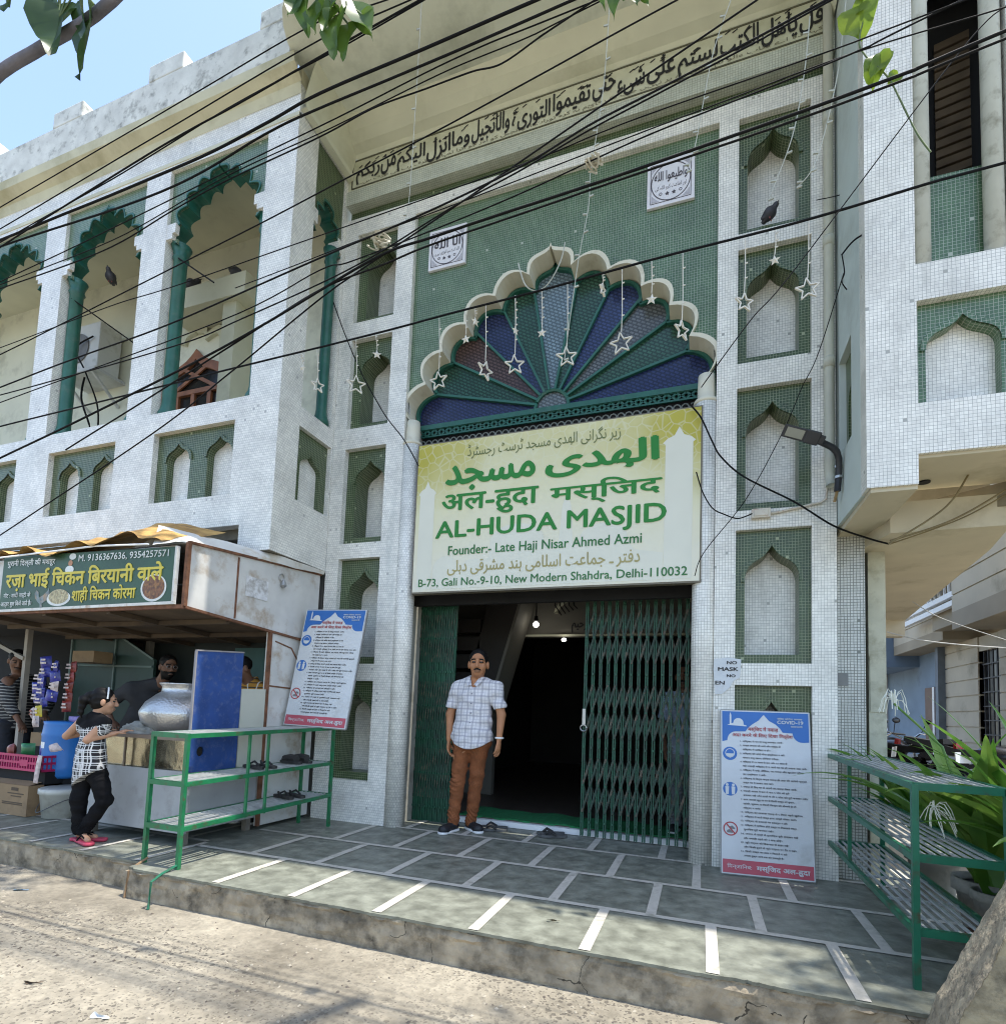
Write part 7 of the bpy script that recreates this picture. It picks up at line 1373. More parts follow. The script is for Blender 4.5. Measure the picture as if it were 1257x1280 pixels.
SLAB = ['hollow white star at the far left lobe of the arch', 'hollow white star turned edge-on over the brown glass', 'hollow white star over the left blue glass wedge', 'hollow white star right of the pale centre wedge', 'largest hollow white star over the right blue and grey wedges', 'hollow white star turned edge-on at the right lobe of the arch', 'hollow white star at the left edge of the second lane-side tower niche', 'hollow white star at the right edge of the second lane-side tower niche', 'hollow greenish star in front of the stall-side tower by the column strip', 'small solid white star on the second left lobe of the arch', 'small solid star edge-on on the third left lobe of the arch', 'small solid star high over the left green wedge', 'small solid white star on the pale centre wedge', 'small solid white star on the right lobes of the arch', 'small solid white star above the second lane-side tower niche', 'small solid star at the point of the second stall-side tower niche', 'small white star on the side face of the balcony corner', 'pale star edge-on in the narrow balcony side opening', 'thin star seen edge-on hanging at the right of the arch tip']
for (c, s_, hollow, ya, hang), lb in zip(STARS, SLAB):
    t = thing('hanging_star', lb, 'star decoration', c, group='star decorations hanging from the cables')
    r1 = s_ * 0.56; ca, sa = math.cos(ya), math.sin(ya); tilt = 0.12 * math.sin(s_ * 900)
    def sp_(i, r): a = math.pi / 2 + tilt + math.pi * i / 5; return Vector(c) + Vector((r * math.cos(a) * ca, r * math.cos(a) * sa, r * math.sin(a)))
    pts = [sp_(i, r1 if i % 2 == 0 else r1 * 0.42) for i in range(10)]; q = MB()
    if hollow:
        for i in range(10): q.bar(pts[i], pts[(i + 1) % 10], 0.0065, 0.012, up=(-sa, ca, 0))
    else:
        nv = Vector((-sa, ca, 0)) * 0.012; k = len(q.v); q.add([p for p in pts] + [Vector(c) + nv, Vector(c) - nv], [(i, (i + 1) % 10, 10) for i in range(10)] + [((i + 1) % 10, i, 11) for i in range(10)])
    q.obj('star', STARM, t)
    if hang[2] > c[2] + s_ * 0.6 and hang[2] - c[2] < 0.9:
        q = MB(); a, b = Vector(c) + Vector((0, 0, r1)), Vector((c[0], hang[1], hang[2])); q.tube([a, a * .66 + b * .34 + Vector((.004, 0, 0)), b], 0.003, 4)
        for f in (0.25, 0.5, 0.75): p = a + (b - a) * f; q.bar(p, p + Vector((0.018, 0, 0.004)), 0.006)
        q.obj('light_string', STARM, t)
for i, P in enumerate(STRANDS):
    q = MB(); pts = spline(P); q.tube(pts, 0.003, 4)
    for k in range(3, len(pts), 3): q.bar(pts[k], pts[k] + Vector((0.03 * (-1) ** k, 0, 0.006)), 0.009)
    tag(q.obj('festoon_string', mat('festoon_string', (0.42, 0.43, 0.36), 0.6)), ['thin string of fairy lights hanging at the left end of the verse', 'string of fairy lights hanging down past the arch tip', 'string of fairy lights hanging beside the right marble plaque', 'string of fairy lights crossing the top niche of the lane-side tower', 'string of fairy lights hanging down at the edge of the overhanging wing'][i], 'fairy lights', 'hanging strings of fairy lights')
q = MB(); g0 = [(-1.30, 3.6, 4.43), (-1.24, 3.6, 4.25), (-1.15, 3.6, 4.18), (-1.06, 3.6, 4.22), (-0.98, 3.6, 4.36), (-0.95, 3.6, 4.50)]; q.tube(spline(g0), 0.0045, 4); tag(q.obj('festoon_string', MATS['festoon_string']), 'looped string of fairy lights sagging in front of the pale centre wedge', 'fairy lights', 'hanging strings of fairy lights')
# pigeons
PIG = mat('pigeon_grey', (0.035, 0.035, 0.042), 0.6, 0.4, 20, dirt=(0.10, 0.10, 0.115), dscale=14, damt=0.3)
def pigeon(lab, c, ya, s_=1.0, up=0.5):
    t = thing('pigeon', lab, 'pigeon', c, ya, 'pigeons perched on the building'); ox, oy, oz = c; q = MB()
    prof = []; n = 14; ax = Vector((0, -math.cos(up), math.sin(up))); vs = []
    spine = [(-0.15, 0.020), (-0.12, 0.03), (-0.08, 0.058), (-0.02, 0.080), (0.04, 0.084), (0.08, 0.068), (0.105, 0.046), (0.125, 0.038), (0.145, 0.038), (0.165, 0.030), (0.178, 0.012), (0.20, 0.003)]
    pts = []; rad = []
    for s2, r_ in spine:
        p = Vector((ox, oy, oz + 0.09 * s_)) + Vector((0, -s2 * math.cos(up), s2 * math.sin(up))) * s_ * 0.8
        if s2 > 0.09: p += Vector((0, -0.1 * (s2 - 0.09), 0.25 * (s2 - 0.09))) * s_
        pts.append(p); rad.append(r_ * s_)
    q.tube(pts, 0.05, 12, True, rad); q.obj('body', PIG, t, smooth=True)
    for k in (-1, 1):
        q = MB(); q.ball((ox + k * 0.045 * s_, oy + 0.02 * s_, oz + 0.09 * s_), 0.018 * s_, 0.10 * s_, 0.04 * s_, 10, 8, Matrix.Rotation(-up, 3, 'X')); q.obj('wing', PIG, t, smooth=True)
        q = MB(); q.tube([(ox + k * 0.018, oy - 0.01, oz + 0.06 * s_), (ox + k * 0.018, oy - 0.012, oz)], 0.005, 5); q.obj('foot', mat('pigeon_foot', (0.25, 0.06, 0.05), 0.6), t)
    return t
b1, b2, b3, b4 = BIRDS
pigeon('dark pigeon perched on an iron rod under the middle balcony arch', (-6.778, 4.30, 6.14), 0.5, 0.7, 0.6)
pigeon('pigeon sitting on the plaster ledge under the right balcony arch, nearest its middle', (-5.93, 4.68, 6.122), 1.9, 0.85, 0.5); pigeon('pigeon sitting on the ledge at the right end near the balcony corner', (-5.22, 4.70, 6.122), -1.4, 0.8, 0.5)
pigeon('dark pigeon standing in the top niche of the lane-side tower', (0.485, 4.755, 5.305), 1.2, 0.6, 0.75)
for i, (a, b) in enumerate([((-5.28, 4.0, 5.82), (-4.75, 4.0, 5.42)), ((-6.95, 4.0, 5.75), (-6.35, 4.35, 5.32))]):
    q = MB(); q.tube([a, b], 0.008, 6); tag(q.obj('iron_rod', BLACKW), ['thin iron rod slanting under the right balcony arch', 'thin iron rod slanting under the middle balcony arch'][i], 'rod')
# air conditioner
ac = thing('air_conditioner', 'white outdoor air conditioner unit on a bracket under the middle balcony arch', 'air conditioner', (-8.2, 4.8, 5.6))
q = MB(); q.box(-8.06, 4.66, 5.42, -7.46, 4.95, 6.06); q.obj('case', mat('ac_white', (0.60, 0.60, 0.57), 0.5, 0.05, 6, dirt=(0.4, 0.4, 0.36), dscale=6, damt=0.3), ac, bevel=0.01)
q = MB(); q.lathe((0, 0, 0), [(0.20, 0), (0.20, 0.01), (0.0, 0.012)], 24); q.v = [(-7.84 + p[0], 4.655 - p[2], 5.74 + p[1]) for p in q.v]; q.obj('fan_grille', mat('ac_grille', (0.16, 0.16, 0.16), 0.6), ac)
q = MB(); q.box(-8.12, 4.60, 5.36, -7.40, 5.0, 5.40)
for x in (-8.04, -7.48): q.bar((x, 4.62, 5.36), (x, 5.0, 5.05), 0.03)
q.obj('bracket', mat('ac_bracket', (0.52, 0.52, 0.50), 0.6), ac)
q = MB(); q.tube(spline([(-7.7, 4.7, 5.5), (-7.8, 4.72, 5.1), (-7.6, 4.75, 4.6), (-7.75, 4.8, 4.2)]), 0.012, 6); q.tube(spline([(-7.55, 4.64, 5.85), (-7.8, 4.6, 5.7), (-7.6, 4.62, 5.35), (-7.5, 4.75, 4.9), (-7.55, 4.8, 4.3)]), 0.010, 6); q.obj('hose', BLACKW, ac)

# ---------------------------------------------------------------- tree and vine leaves
LEAFD = leafm('peepal_leaf_shaded', (0.025, 0.055, 0.014), (0.05, 0.095, 0.022), 0.35); LEAFB = leafm('peepal_leaf_bright', (0.05, 0.11, 0.018), (0.12, 0.20, 0.03), 0.5); VINEL = leafm('vine_leaf', (0.16, 0.26, 0.025), (0.25, 0.34, 0.04), 0.6)  # dark peepal copy puts the hanging cluster's shade into its colour
BARK = mat('grey_bark', (0.15, 0.145, 0.165), 0.9, 0.3, 9, 0.6, 30)
def leaf(mb, a, b, w, g2, round_=False):
    """heart-shaped leaf from stalk end a to tip b, cupped and a little wavy"""
    a, b = Vector(a), Vector(b); d = b - a; L_ = d.length; d.normalize()
    fc = Vector((g2.uniform(-.5, .5), -1 + g2.uniform(-.3, .3), g2.uniform(-.4, .3))).normalized(); sd = d.cross(fc).normalized(); nn = sd.cross(d)
    pr = [(0, 0.10), (0.06, 0.62), (0.14, 0.90), (0.26, 1.0), (0.40, 0.94), (0.55, 0.74), (0.68, 0.48), (0.78, 0.26), (0.87, 0.11), (1.0, 0.0)] if not round_ else [(-.04, 0.30), (0.06, 0.80), (0.2, 1.0), (0.4, 1.0), (0.6, 0.85), (0.78, 0.55), (0.9, 0.25), (1.0, 0)]
    A = []; M_ = []; B = []; bend = g2.uniform(-.25, .25)
    for t, x in pr:
        p = a + d * L_ * t + nn * (bend * L_ * t * t); wv = nn * (w * 0.12 * math.sin(t * 9 + bend * 20)); A.append(p - sd * w * x * .62 + nn * w * x * 0.22 + wv); M_.append(p); B.append(p + sd * w * x * .62 + nn * w * x * 0.22 - wv)
    mb.strip(A, M_); mb.strip(M_, B)
tree = thing('roadside_tree', 'roadside tree whose grey branch and heart-shaped leaves hang into the top of the view', 'tree', (-3.6, -2.2, -0.2))
q = MB(); q.tube([(-3.6, -2.2, -0.25), (-3.55, -2.15, 1.0), (-3.6, -2.0, 2.4), (-3.45, -1.7, 3.6)], 0.2, 14, True, [0.30, 0.23, 0.20, 0.17]); q.obj('trunk', BARK, tree, smooth=True)
limbs = [[(-3.45, -1.7, 3.6), (-4.1, -0.2, 3.45), (-3.75, 1.0, 3.50), (-3.2, 1.25, 3.62), (-2.765, 1.25, 3.705), (-2.52, 1.26, 3.735), (-2.11, 1.25, 3.747), (-1.5, 1.2, 3.9), (-0.9, 1.15, 4.1)],
 [(-3.45, -1.7, 3.6), (-3.3, -1.0, 5.0), (-2.6, 0.2, 6.6), (-1.9, 1.3, 7.8), (-1.2, 2.2, 8.6)], [(-3.5, -1.9, 3.0), (-2.2, -1.4, 5.0), (-0.6, -0.6, 6.4), (1.2, 0.2, 7.4), (2.8, 0.9, 7.9)],
 [(-3.5, -1.8, 3.4), (-4.2, -1.0, 5.5), (-4.6, 0.2, 7.4), (-4.4, 1.4, 8.6)], [(-0.6, -0.6, 6.4), (0.4, 0.6, 7.4), (0.8, 1.6, 8.2), (1.4, 2.4, 8.8)], [(-2.2, -1.4, 5.0), (-1.8, -2.4, 6.2), (-0.5, -3.0, 7.0)]]
q = MB()
for i, l_ in enumerate(limbs):
    pts = spline(l_, 5); n = len(pts); q.tube(pts, 0.1, 9, True, [(0.013 if i == 0 else 0.10) * (1 - 0.75 * k / n) + 0.012 for k in range(n)])
q.obj('branch', BARK, tree, smooth=True)
g2 = random.Random(77)
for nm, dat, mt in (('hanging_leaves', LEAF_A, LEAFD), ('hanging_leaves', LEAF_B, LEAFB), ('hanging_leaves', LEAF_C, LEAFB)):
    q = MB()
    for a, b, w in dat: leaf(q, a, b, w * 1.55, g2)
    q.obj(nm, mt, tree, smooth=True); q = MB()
    for a, b, w in dat: q.tube([a, (a[0] * .5 + dat[0][0][0] * .5, a[1], a[2] + 0.12), (dat[0][0][0], a[1], 3.8)], 0.003, 4)
    q.obj('twig', mat('green_twig', (0.10, 0.14, 0.05), 0.7), tree)
def clump(mb, c, rad, n, size=0.13):
    for _ in range(n):
        while True:
            p = Vector((g2.uniform(-1, 1), g2.uniform(-1, 1), g2.uniform(-1, 1)))
            if p.length < 1: break
        p = Vector(c) + Vector((p.x * rad[0], p.y * rad[1], p.z * rad[2])); d = Vector((g2.uniform(-.6, .6), g2.uniform(-.6, .6), -1)).normalized() * size * g2.uniform(.7, 1.3)
        leaf(mb, p, p + d, size * 0.42, g2)
crown = MB()
CL = [((-2.9, 2.75, 9.0), (1.5, 0.42, 0.5), 520), ((-1.9, 3.1, 9.1), (1.0, 0.25, 0.3), 160), ((3.65, 3.05, 8.9), (0.55, 0.40, 0.3), 260), ((2.9, 1.1, 8.0), (1.0, 0.9, 0.5), 420), ((3.9, 1.9, 8.4), (1.1, 0.8, 0.6), 420), ((2.2, 2.2, 8.9), (0.6, 0.4, 0.4), 130), ((1.6, 0.1, 7.4), (0.9, 0.6, 0.5), 130), ((-1.2, -0.2, 7.2), (1.3, 0.7, 0.5), 240), ((-3.2, 0.6, 8.2), (1.6, 0.5, 0.5), 260), ((-4.4, 0.1, 8.0), (1.0, 0.8, 0.6), 300), ((-0.6, -2.6, 7.2), (1.6, 1.2, 0.7), 300), ((-3.4, -2.0, 7.6), (1.6, 1.2, 0.8), 300), ((0.6, -1.2, 7.6), (1.4, 0.9, 0.6), 260)]  # unseen leaf clumps, placed for the shade they cast on street and platform
for c, r_, n in CL: clump(crown, c, r_, n, 0.17)
crown.obj('crown', LEAFB, tree)
vn = thing('climbing_vine', 'yellow-green vine with heart-shaped leaves hanging from the cables by the overhanging wing', 'vine', LEAF_V[0][0])
q = MB(); q.tube(spline(VINE), 0.0045, 5); stem = q.obj('stem', MATS['green_twig'], vn)
for a, b, w in LEAF_V:
    q = MB(); leaf(q, a, b, w * 1.05, g2, True); q.obj('leaf', VINEL, vn, smooth=True)

# scraps on the street
for nm, lb, x, y, w, c in (('litter', 'small blue plastic scrap on the street below the kerb', -4.35, 2.55, .05, (0.12, 0.30, 0.50)), ('litter', 'white paper scrap lying on the worn concrete street', -2.35, 1.72, .05, (0.62, 0.62, 0.60)), ('dry_leaf', 'curled brown dry leaf on the street near the lower edge', -2.9, 1.78, .04, (0.09, 0.06, 0.035)), ('dry_leaf', 'brown dry leaf lying in the middle of the worn street', -1.52, 2.0, .03, (0.11, 0.07, 0.04)), ('dry_leaf', 'dry leaf on the paving in front of the bare doorway', -0.75, 3.05, .035, (0.10, 0.08, 0.04))):
    q = MB(); z = -0.197 if y < 2.7 else 0.006; leaf(q, (x - w, y, z + .004), (x + w, y + w * .4, z + .012), w * 1.1, g2); q.v = [(p[0], p[1], max(z, z + (p[2] - z) * .35)) for p in q.v]
    tag(q.obj(nm, mat('scrap_%d' % int(x * -100), c, 0.7, 0.2, 30)), lb, 'litter' if nm == 'litter' else 'leaf')

# loose grit worn out of the concrete
gr_ = MB(); g3 = random.Random(5)
for _ in range(3600):
    x = g3.uniform(-4.6, 1.0); y = g3.uniform(0.9, 2.72)
    if mnoise.noise((x * .8, y * 1.6, 3)) + g3.uniform(-.35, .35) < 0.0: continue
    r_ = g3.choice((.003, .004, .005, .006, .009)); a = g3.uniform(0, 3.14); c, s_ = math.cos(a), math.sin(a); z = -0.199
    P = [(x + r_ * 1.5 * c, y + r_ * 1.5 * s_, z), (x - r_ * s_, y + r_ * c, z), (x - r_ * 1.4 * c, y - r_ * 1.4 * s_, z), (x + r_ * s_, y - r_ * c, z), (x + r_ * .2, y, z + r_ * .9)]
    gr_.cur = g3.choice((0, 0, 1)); gr_.add(P, [(0, 1, 4), (1, 2, 4), (2, 3, 4), (3, 0, 4)])
tag(gr_.obj('street_grit', [mat('grit_pale', (0.34, 0.30, 0.23), 0.95, 0.3, 40), mat('grit_dark', (0.12, 0.10, 0.08), 0.95, 0.3, 40)]), kind='stuff')

# ---------------------------------------------------------------- people: smooth bodies grown from a signed distance field
class SDF:
    def __init__(s, lo, hi, h):
        s.h = h; s.lo = np.array(lo, np.float32); s.n = np.ceil((np.array(hi) - s.lo) / h).astype(int) + 1
        s.ax = [s.lo[i] + h * np.arange(s.n[i], dtype=np.float32) for i in range(3)]
        s.F = np.full(s.n, 1.0, np.float32)
    def box(s, lo, hi):
        a = np.clip(np.floor((np.array(lo) - s.lo) / s.h).astype(int), 0, s.n); b = np.clip(np.ceil((np.array(hi) - s.lo) / s.h).astype(int) + 1, 0, s.n)
        return tuple(slice(a[i], b[i]) for i in range(3))
    def grid(s, sl): return s.ax[0][sl[0]][:, None, None], s.ax[1][sl[1]][None, :, None], s.ax[2][sl[2]][None, None, :]
    def merge(s, sl, d, k, sub=False):
        f = s.F[sl]
        if sub:
            s.F[sl] = np.maximum(f, -d) if k <= 0 else -(np.minimum(-f, d) - np.maximum(k - np.abs(-f - d), 0) ** 2 / (4 * k))
        else:
            s.F[sl] = np.minimum(f, d) if k <= 0 else np.minimum(f, d) - np.maximum(k - np.abs(f - d), 0) ** 2 / (4 * k)
    def cap(s, a, b, ra, rb, k=0.02, flat=None, cut=None, m=0.07):
        """tapered limb from a to b; flat=(direction, factor) makes it thinner along that direction; cut=(point, normal) trims it"""
        a = np.array(a, np.float32); b = np.array(b, np.float32); rm = max(ra, rb) + m
        sl = s.box(np.minimum(a, b) - rm, np.maximum(a, b) + rm); X, Y, Z = s.grid(sl)
        if 0 in s.F[sl].shape: return
        ab = b - a; l2 = float(ab @ ab) + 1e-9; px, py, pz = X - a[0], Y - a[1], Z - a[2]
        t = np.clip((px * ab[0] + py * ab[1] + pz * ab[2]) / l2, 0, 1); dx, dy, dz = px - t * ab[0], py - t * ab[1], pz - t * ab[2]
        q = dx * dx + dy * dy + dz * dz
        if flat is not None:
            v, f = flat; v = np.array(v, np.float32) / np.linalg.norm(v); c = dx * v[0] + dy * v[1] + dz * v[2]; q = q + (f * f - 1) * c * c
        d = np.sqrt(q) - (ra + t * (rb - ra))
        if cut is not None:
            p, n = np.array(cut[0]), np.array(cut[1]); n = n / np.linalg.norm(n); d = np.maximum(d, (X - p[0]) * n[0] + (Y - p[1]) * n[1] + (Z - p[2]) * n[2])
        s.merge(sl, d, k)
    def ell(s, c, r, k=0.02, rot=None, sub=False, m=0.05):
        c = np.array(c, np.float32); r = np.array(r, np.float32); rm = r.max() + m; sl = s.box(c - rm, c + rm)
        if 0 in s.F[sl].shape: return
        X, Y, Z = s.grid(sl); p = [X - c[0], Y - c[1], Z - c[2]]
        if rot is not None: p = [rot[i][0] * p[0] + rot[i][1] * p[1] + rot[i][2] * p[2] for i in range(3)]
        k0 = np.sqrt(sum((p[i] / r[i]) ** 2 for i in range(3))); k1 = np.sqrt(sum((p[i] / r[i] ** 2) ** 2 for i in range(3))) + 1e-9
        s.merge(sl, k0 * (k0 - 1) / k1, k, sub)
    def plane(s, p, n):
        n = np.array(n, float); n /= np.linalg.norm(n); X, Y, Z = s.grid((slice(None),) * 3); s.F = np.maximum(s.F, ((X - p[0]) * n[0] + (Y - p[1]) * n[1] + (Z - p[2]) * n[2]).astype(np.float32))
    def wrinkle(s, amp, fr, seed=0.0, zs=1.0):
        X, Y, Z = s.grid((slice(None),) * 3)
        s.F = s.F + (amp * (np.sin(fr * (Z * zs + 0.35 * X) + 1.7 * np.sin(fr * .45 * X + seed)) * np.sin(fr * .5 * (X - Y) + 2 * np.sin(fr * .3 * Z + seed)) + .5 * np.sin(fr * 1.9 * (Z * zs - .5 * X + .4 * Y) + seed))).astype(np.float32)
    def mesh(s):
        F = s.F; S_ = F < 0; n = F.shape
        if not S_.any(): return [], []
        acc = np.zeros((n[0] - 1, n[1] - 1, n[2] - 1, 3), np.float32); cnt = np.zeros((n[0] - 1, n[1] - 1, n[2] - 1), np.float32)
        for ax in range(3):
            o1, o2 = [i for i in range(3) if i != ax]
            for u in (0, 1):
                for v in (0, 1):
                    sl0 = [None] * 3; sl1 = [None] * 3
                    sl0[ax] = slice(0, n[ax] - 1); sl1[ax] = slice(1, n[ax])
                    sl0[o1] = sl1[o1] = slice(u, n[o1] - 1 + u); sl0[o2] = sl1[o2] = slice(v, n[o2] - 1 + v)
                    f0, f1 = F[tuple(sl0)], F[tuple(sl1)]; x = (f0 < 0) != (f1 < 0); t = np.where(x, f0 / np.where(x, f0 - f1, 1), 0); cnt += x
                    acc[..., ax] += np.where(x, t, 0); acc[..., o1] += np.where(x, u, 0); acc[..., o2] += np.where(x, v, 0)
        act = cnt > 0; idx = -np.ones(act.shape, int); ii = np.argwhere(act); idx[act] = np.arange(len(ii))
        V = (ii + acc[act] / cnt[act][:, None]) * s.h + s.lo; faces = []
        for ax in range(3):
            o1, o2 = (ax + 1) % 3, (ax + 2) % 3
            sl0 = [slice(1, n[i] - 1) for i in range(3)]; sl1 = list(sl0); sl0[ax] = slice(0, n[ax] - 1); sl1[ax] = slice(1, n[ax])
            a0, a1 = S_[tuple(sl0)], S_[tuple(sl1)]; off = [1, 1, 1]; off[ax] = 0
            for flag in (True, False):
                e = np.argwhere((a0 != a1) & (a0 == flag)) + off
                if not len(e): continue
                def cell(d1, d2):
                    c = e.copy(); c[:, o1] -= d1; c[:, o2] -= d2; return idx[c[:, 0], c[:, 1], c[:, 2]]
                qd = np.stack([cell(1, 1), cell(0, 1), cell(0, 0), cell(1, 0)], 1)
                if not flag: qd = qd[:, ::-1]
                faces.append(qd)
        return V, np.concatenate(faces)
    def obj(s, name, mats, parent, region=None, relax=1):
        V, Fc = s.mesh()
        me = bpy.data.meshes.new(name); o_ = org(parent)
        if relax:
            for _ in range(relax):
                acc = np.zeros_like(V); c = np.zeros(len(V))
                for i in range(4):
                    a, b = Fc[:, i], Fc[:, (i + 1) % 4]; np.add.at(acc, a, V[b]); np.add.at(c, a, 1); np.add.at(acc, b, V[a]); np.add.at(c, b, 1)
                V = 0.6 * V + 0.4 * acc / np.maximum(c, 1)[:, None]
        me.from_pydata((V - np.array(o_)).tolist(), [], Fc.tolist())
        ms = mats if isinstance(mats, (list, tuple)) else [mats]
        for q in ms: me.materials.append(q)
        if region is not None:
            cen = V[Fc].mean(1); me.polygons.foreach_set('material_index', region(cen).astype(int))
        me.polygons.foreach_set('use_smooth', [True] * len(me.polygons)); me.update()
        o = bpy.data.objects.new(name, me); COL.objects.link(o); o.parent = parent; return o
def V3(*a): return np.array(a, float)
def unit(v): v = np.array(v, float); return v / np.linalg.norm(v)
def skin(name, c): return mat(name, c, 0.55, 0.08, 12, spec=0.35)
HAIR = mat('black_hair', (0.007, 0.006, 0.0055), 0.6, 0.3, 30, spec=0.2); EYEW = mat('eye_white', (0.5, 0.48, 0.45), 0.4); EYED = mat('eye_dark', (0.015, 0.01, 0.008), 0.3)
def head(s, c, f, sc, k=0.012):
    """skull, jaw, nose, brow, lips and ears around centre c, looking along f"""
    f = unit(f); up = unit(V3(0, 0, 1) - f * f[2]) if abs(f[2]) < .9 else V3(0, 0, 1); sd = np.cross(f, up); rot = np.array([sd, f, up])
    def L(x, y, z): return c + sc * (sd * x + f * y + up * z)
    s.ell(L(0, -0.012, 0.035), sc * V3(0.075, 0.092, 0.085), k, rot); s.ell(L(0, 0.012, -0.035), sc * V3(0.062, 0.075, 0.078), 0.03 * sc, rot); s.ell(L(0, 0.045, -0.088), sc * V3(0.032, 0.032, 0.028), 0.03 * sc, rot)
    for x in (-1, 1):
        s.ell(L(x * 0.042, 0.052, -0.028), sc * V3(0.026, 0.024, 0.026), 0.02 * sc, rot); s.ell(L(x * 0.031, 0.094, 0.006), sc * V3(0.020, 0.014, 0.014), 0.012 * sc, rot, sub=True); s.ell(L(x * 0.03, 0.076, 0.004), sc * V3(0.015, 0.013, 0.012), 0.004 * sc, rot)
        s.cap(L(x * 0.012, 0.088, 0.028), L(x * 0.05, 0.072, 0.026), 0.010 * sc, 0.009 * sc, 0.012 * sc); s.ell(L(x * 0.079, -0.008, -0.012), sc * V3(0.012, 0.021, 0.034), 0.008 * sc, rot); s.ell(L(x * 0.013, 0.098, -0.036), sc * V3(0.010, 0.011, 0.009), 0.008 * sc, rot)
    s.cap(L(0, 0.088, 0.015), L(0, 0.108, -0.030), 0.009 * sc, 0.013 * sc, 0.012 * sc); s.ell(L(0, 0.086, -0.064), sc * V3(0.026, 0.012, 0.0075), 0.006 * sc, rot); s.ell(L(0, 0.084, -0.076), sc * V3(0.022, 0.012, 0.008), 0.006 * sc, rot)
    return L, (sd, f, up)
def face_region(c, fr, sc, moustache=True, beard=False):
    sd, f, up = fr
    def reg(P):
        d = (P - c) / sc; x, y, z = d @ sd, d @ f, d @ up; r = np.zeros(len(P)); ax = np.abs(x)
        r[(y > 0.05) & (np.abs(ax - 0.031) < 0.016) & (np.abs(z - 0.004) < 0.0065)] = 1
        r[(y > 0.05) & (np.abs(ax - 0.032) < 0.020) & (np.abs(z - 0.027 - 0.10 * (0.032 - ax)) < 0.0055)] = 2
        r[(y > 0.06) & (ax < 0.024) & (np.abs(z + 0.070) < 0.011)] = 3
        if moustache: r[(y > 0.06) & (ax < 0.030) & (np.abs(z + 0.051 + ax * .25) < 0.0075)] = 2
        if beard: r[(z < -0.045) & (y > -0.02) & ~((ax < 0.022) & (np.abs(z + 0.070) < 0.008)) & (z > -0.14)] = 2
        return r
    return reg
def hand(s, wr, el, sc, palm_n, thumb_side, curl=0.5, k=0.005):
    """palm, four unequal bent fingers and a thumb leaving the side of the palm"""
    d = unit(np.array(wr) - np.array(el)); n = unit(palm_n - d * (palm_n @ d)); t = np.cross(d, n) * thumb_side
    p0 = np.array(wr, float); pc = p0 + d * 0.085 * sc
    s.cap(p0 + d * 0.012 * sc, pc - d * 0.005 * sc, 0.026 * sc, 0.037 * sc, 0.012 * sc, (n, 2.0))
    for i, (o, l) in enumerate([(0.033, 0.072), (0.012, 0.080), (-0.011, 0.075), (-0.033, 0.058)]):
        b = pc + t * o * sc; d1 = unit(d + t * o * 1.5 + n * 0.25 * curl); d2 = unit(d + n * 0.9 * curl); d3 = unit(d + n * 1.7 * curl); a = b + d1 * l * .45 * sc; e = a + d2 * l * .32 * sc; g_ = e + d3 * l * .23 * sc
        s.cap(b - d * 0.015 * sc, a, 0.0088 * sc, 0.0082 * sc, k); s.cap(a, e, 0.0082 * sc, 0.0076 * sc, 0.002); s.cap(e, g_, 0.008 * sc, 0.007 * sc, 0.002)
    b = p0 + d * 0.030 * sc + t * 0.022 * sc; a = b + unit(d * .75 + t * .75 + n * .35) * 0.040 * sc; e = a + unit(d + t * .25 + n * .4) * 0.032 * sc; s.cap(b, a, 0.013 * sc, 0.011 * sc, 0.01 * sc); s.cap(a, e, 0.011 * sc, 0.0085 * sc, 0.002)
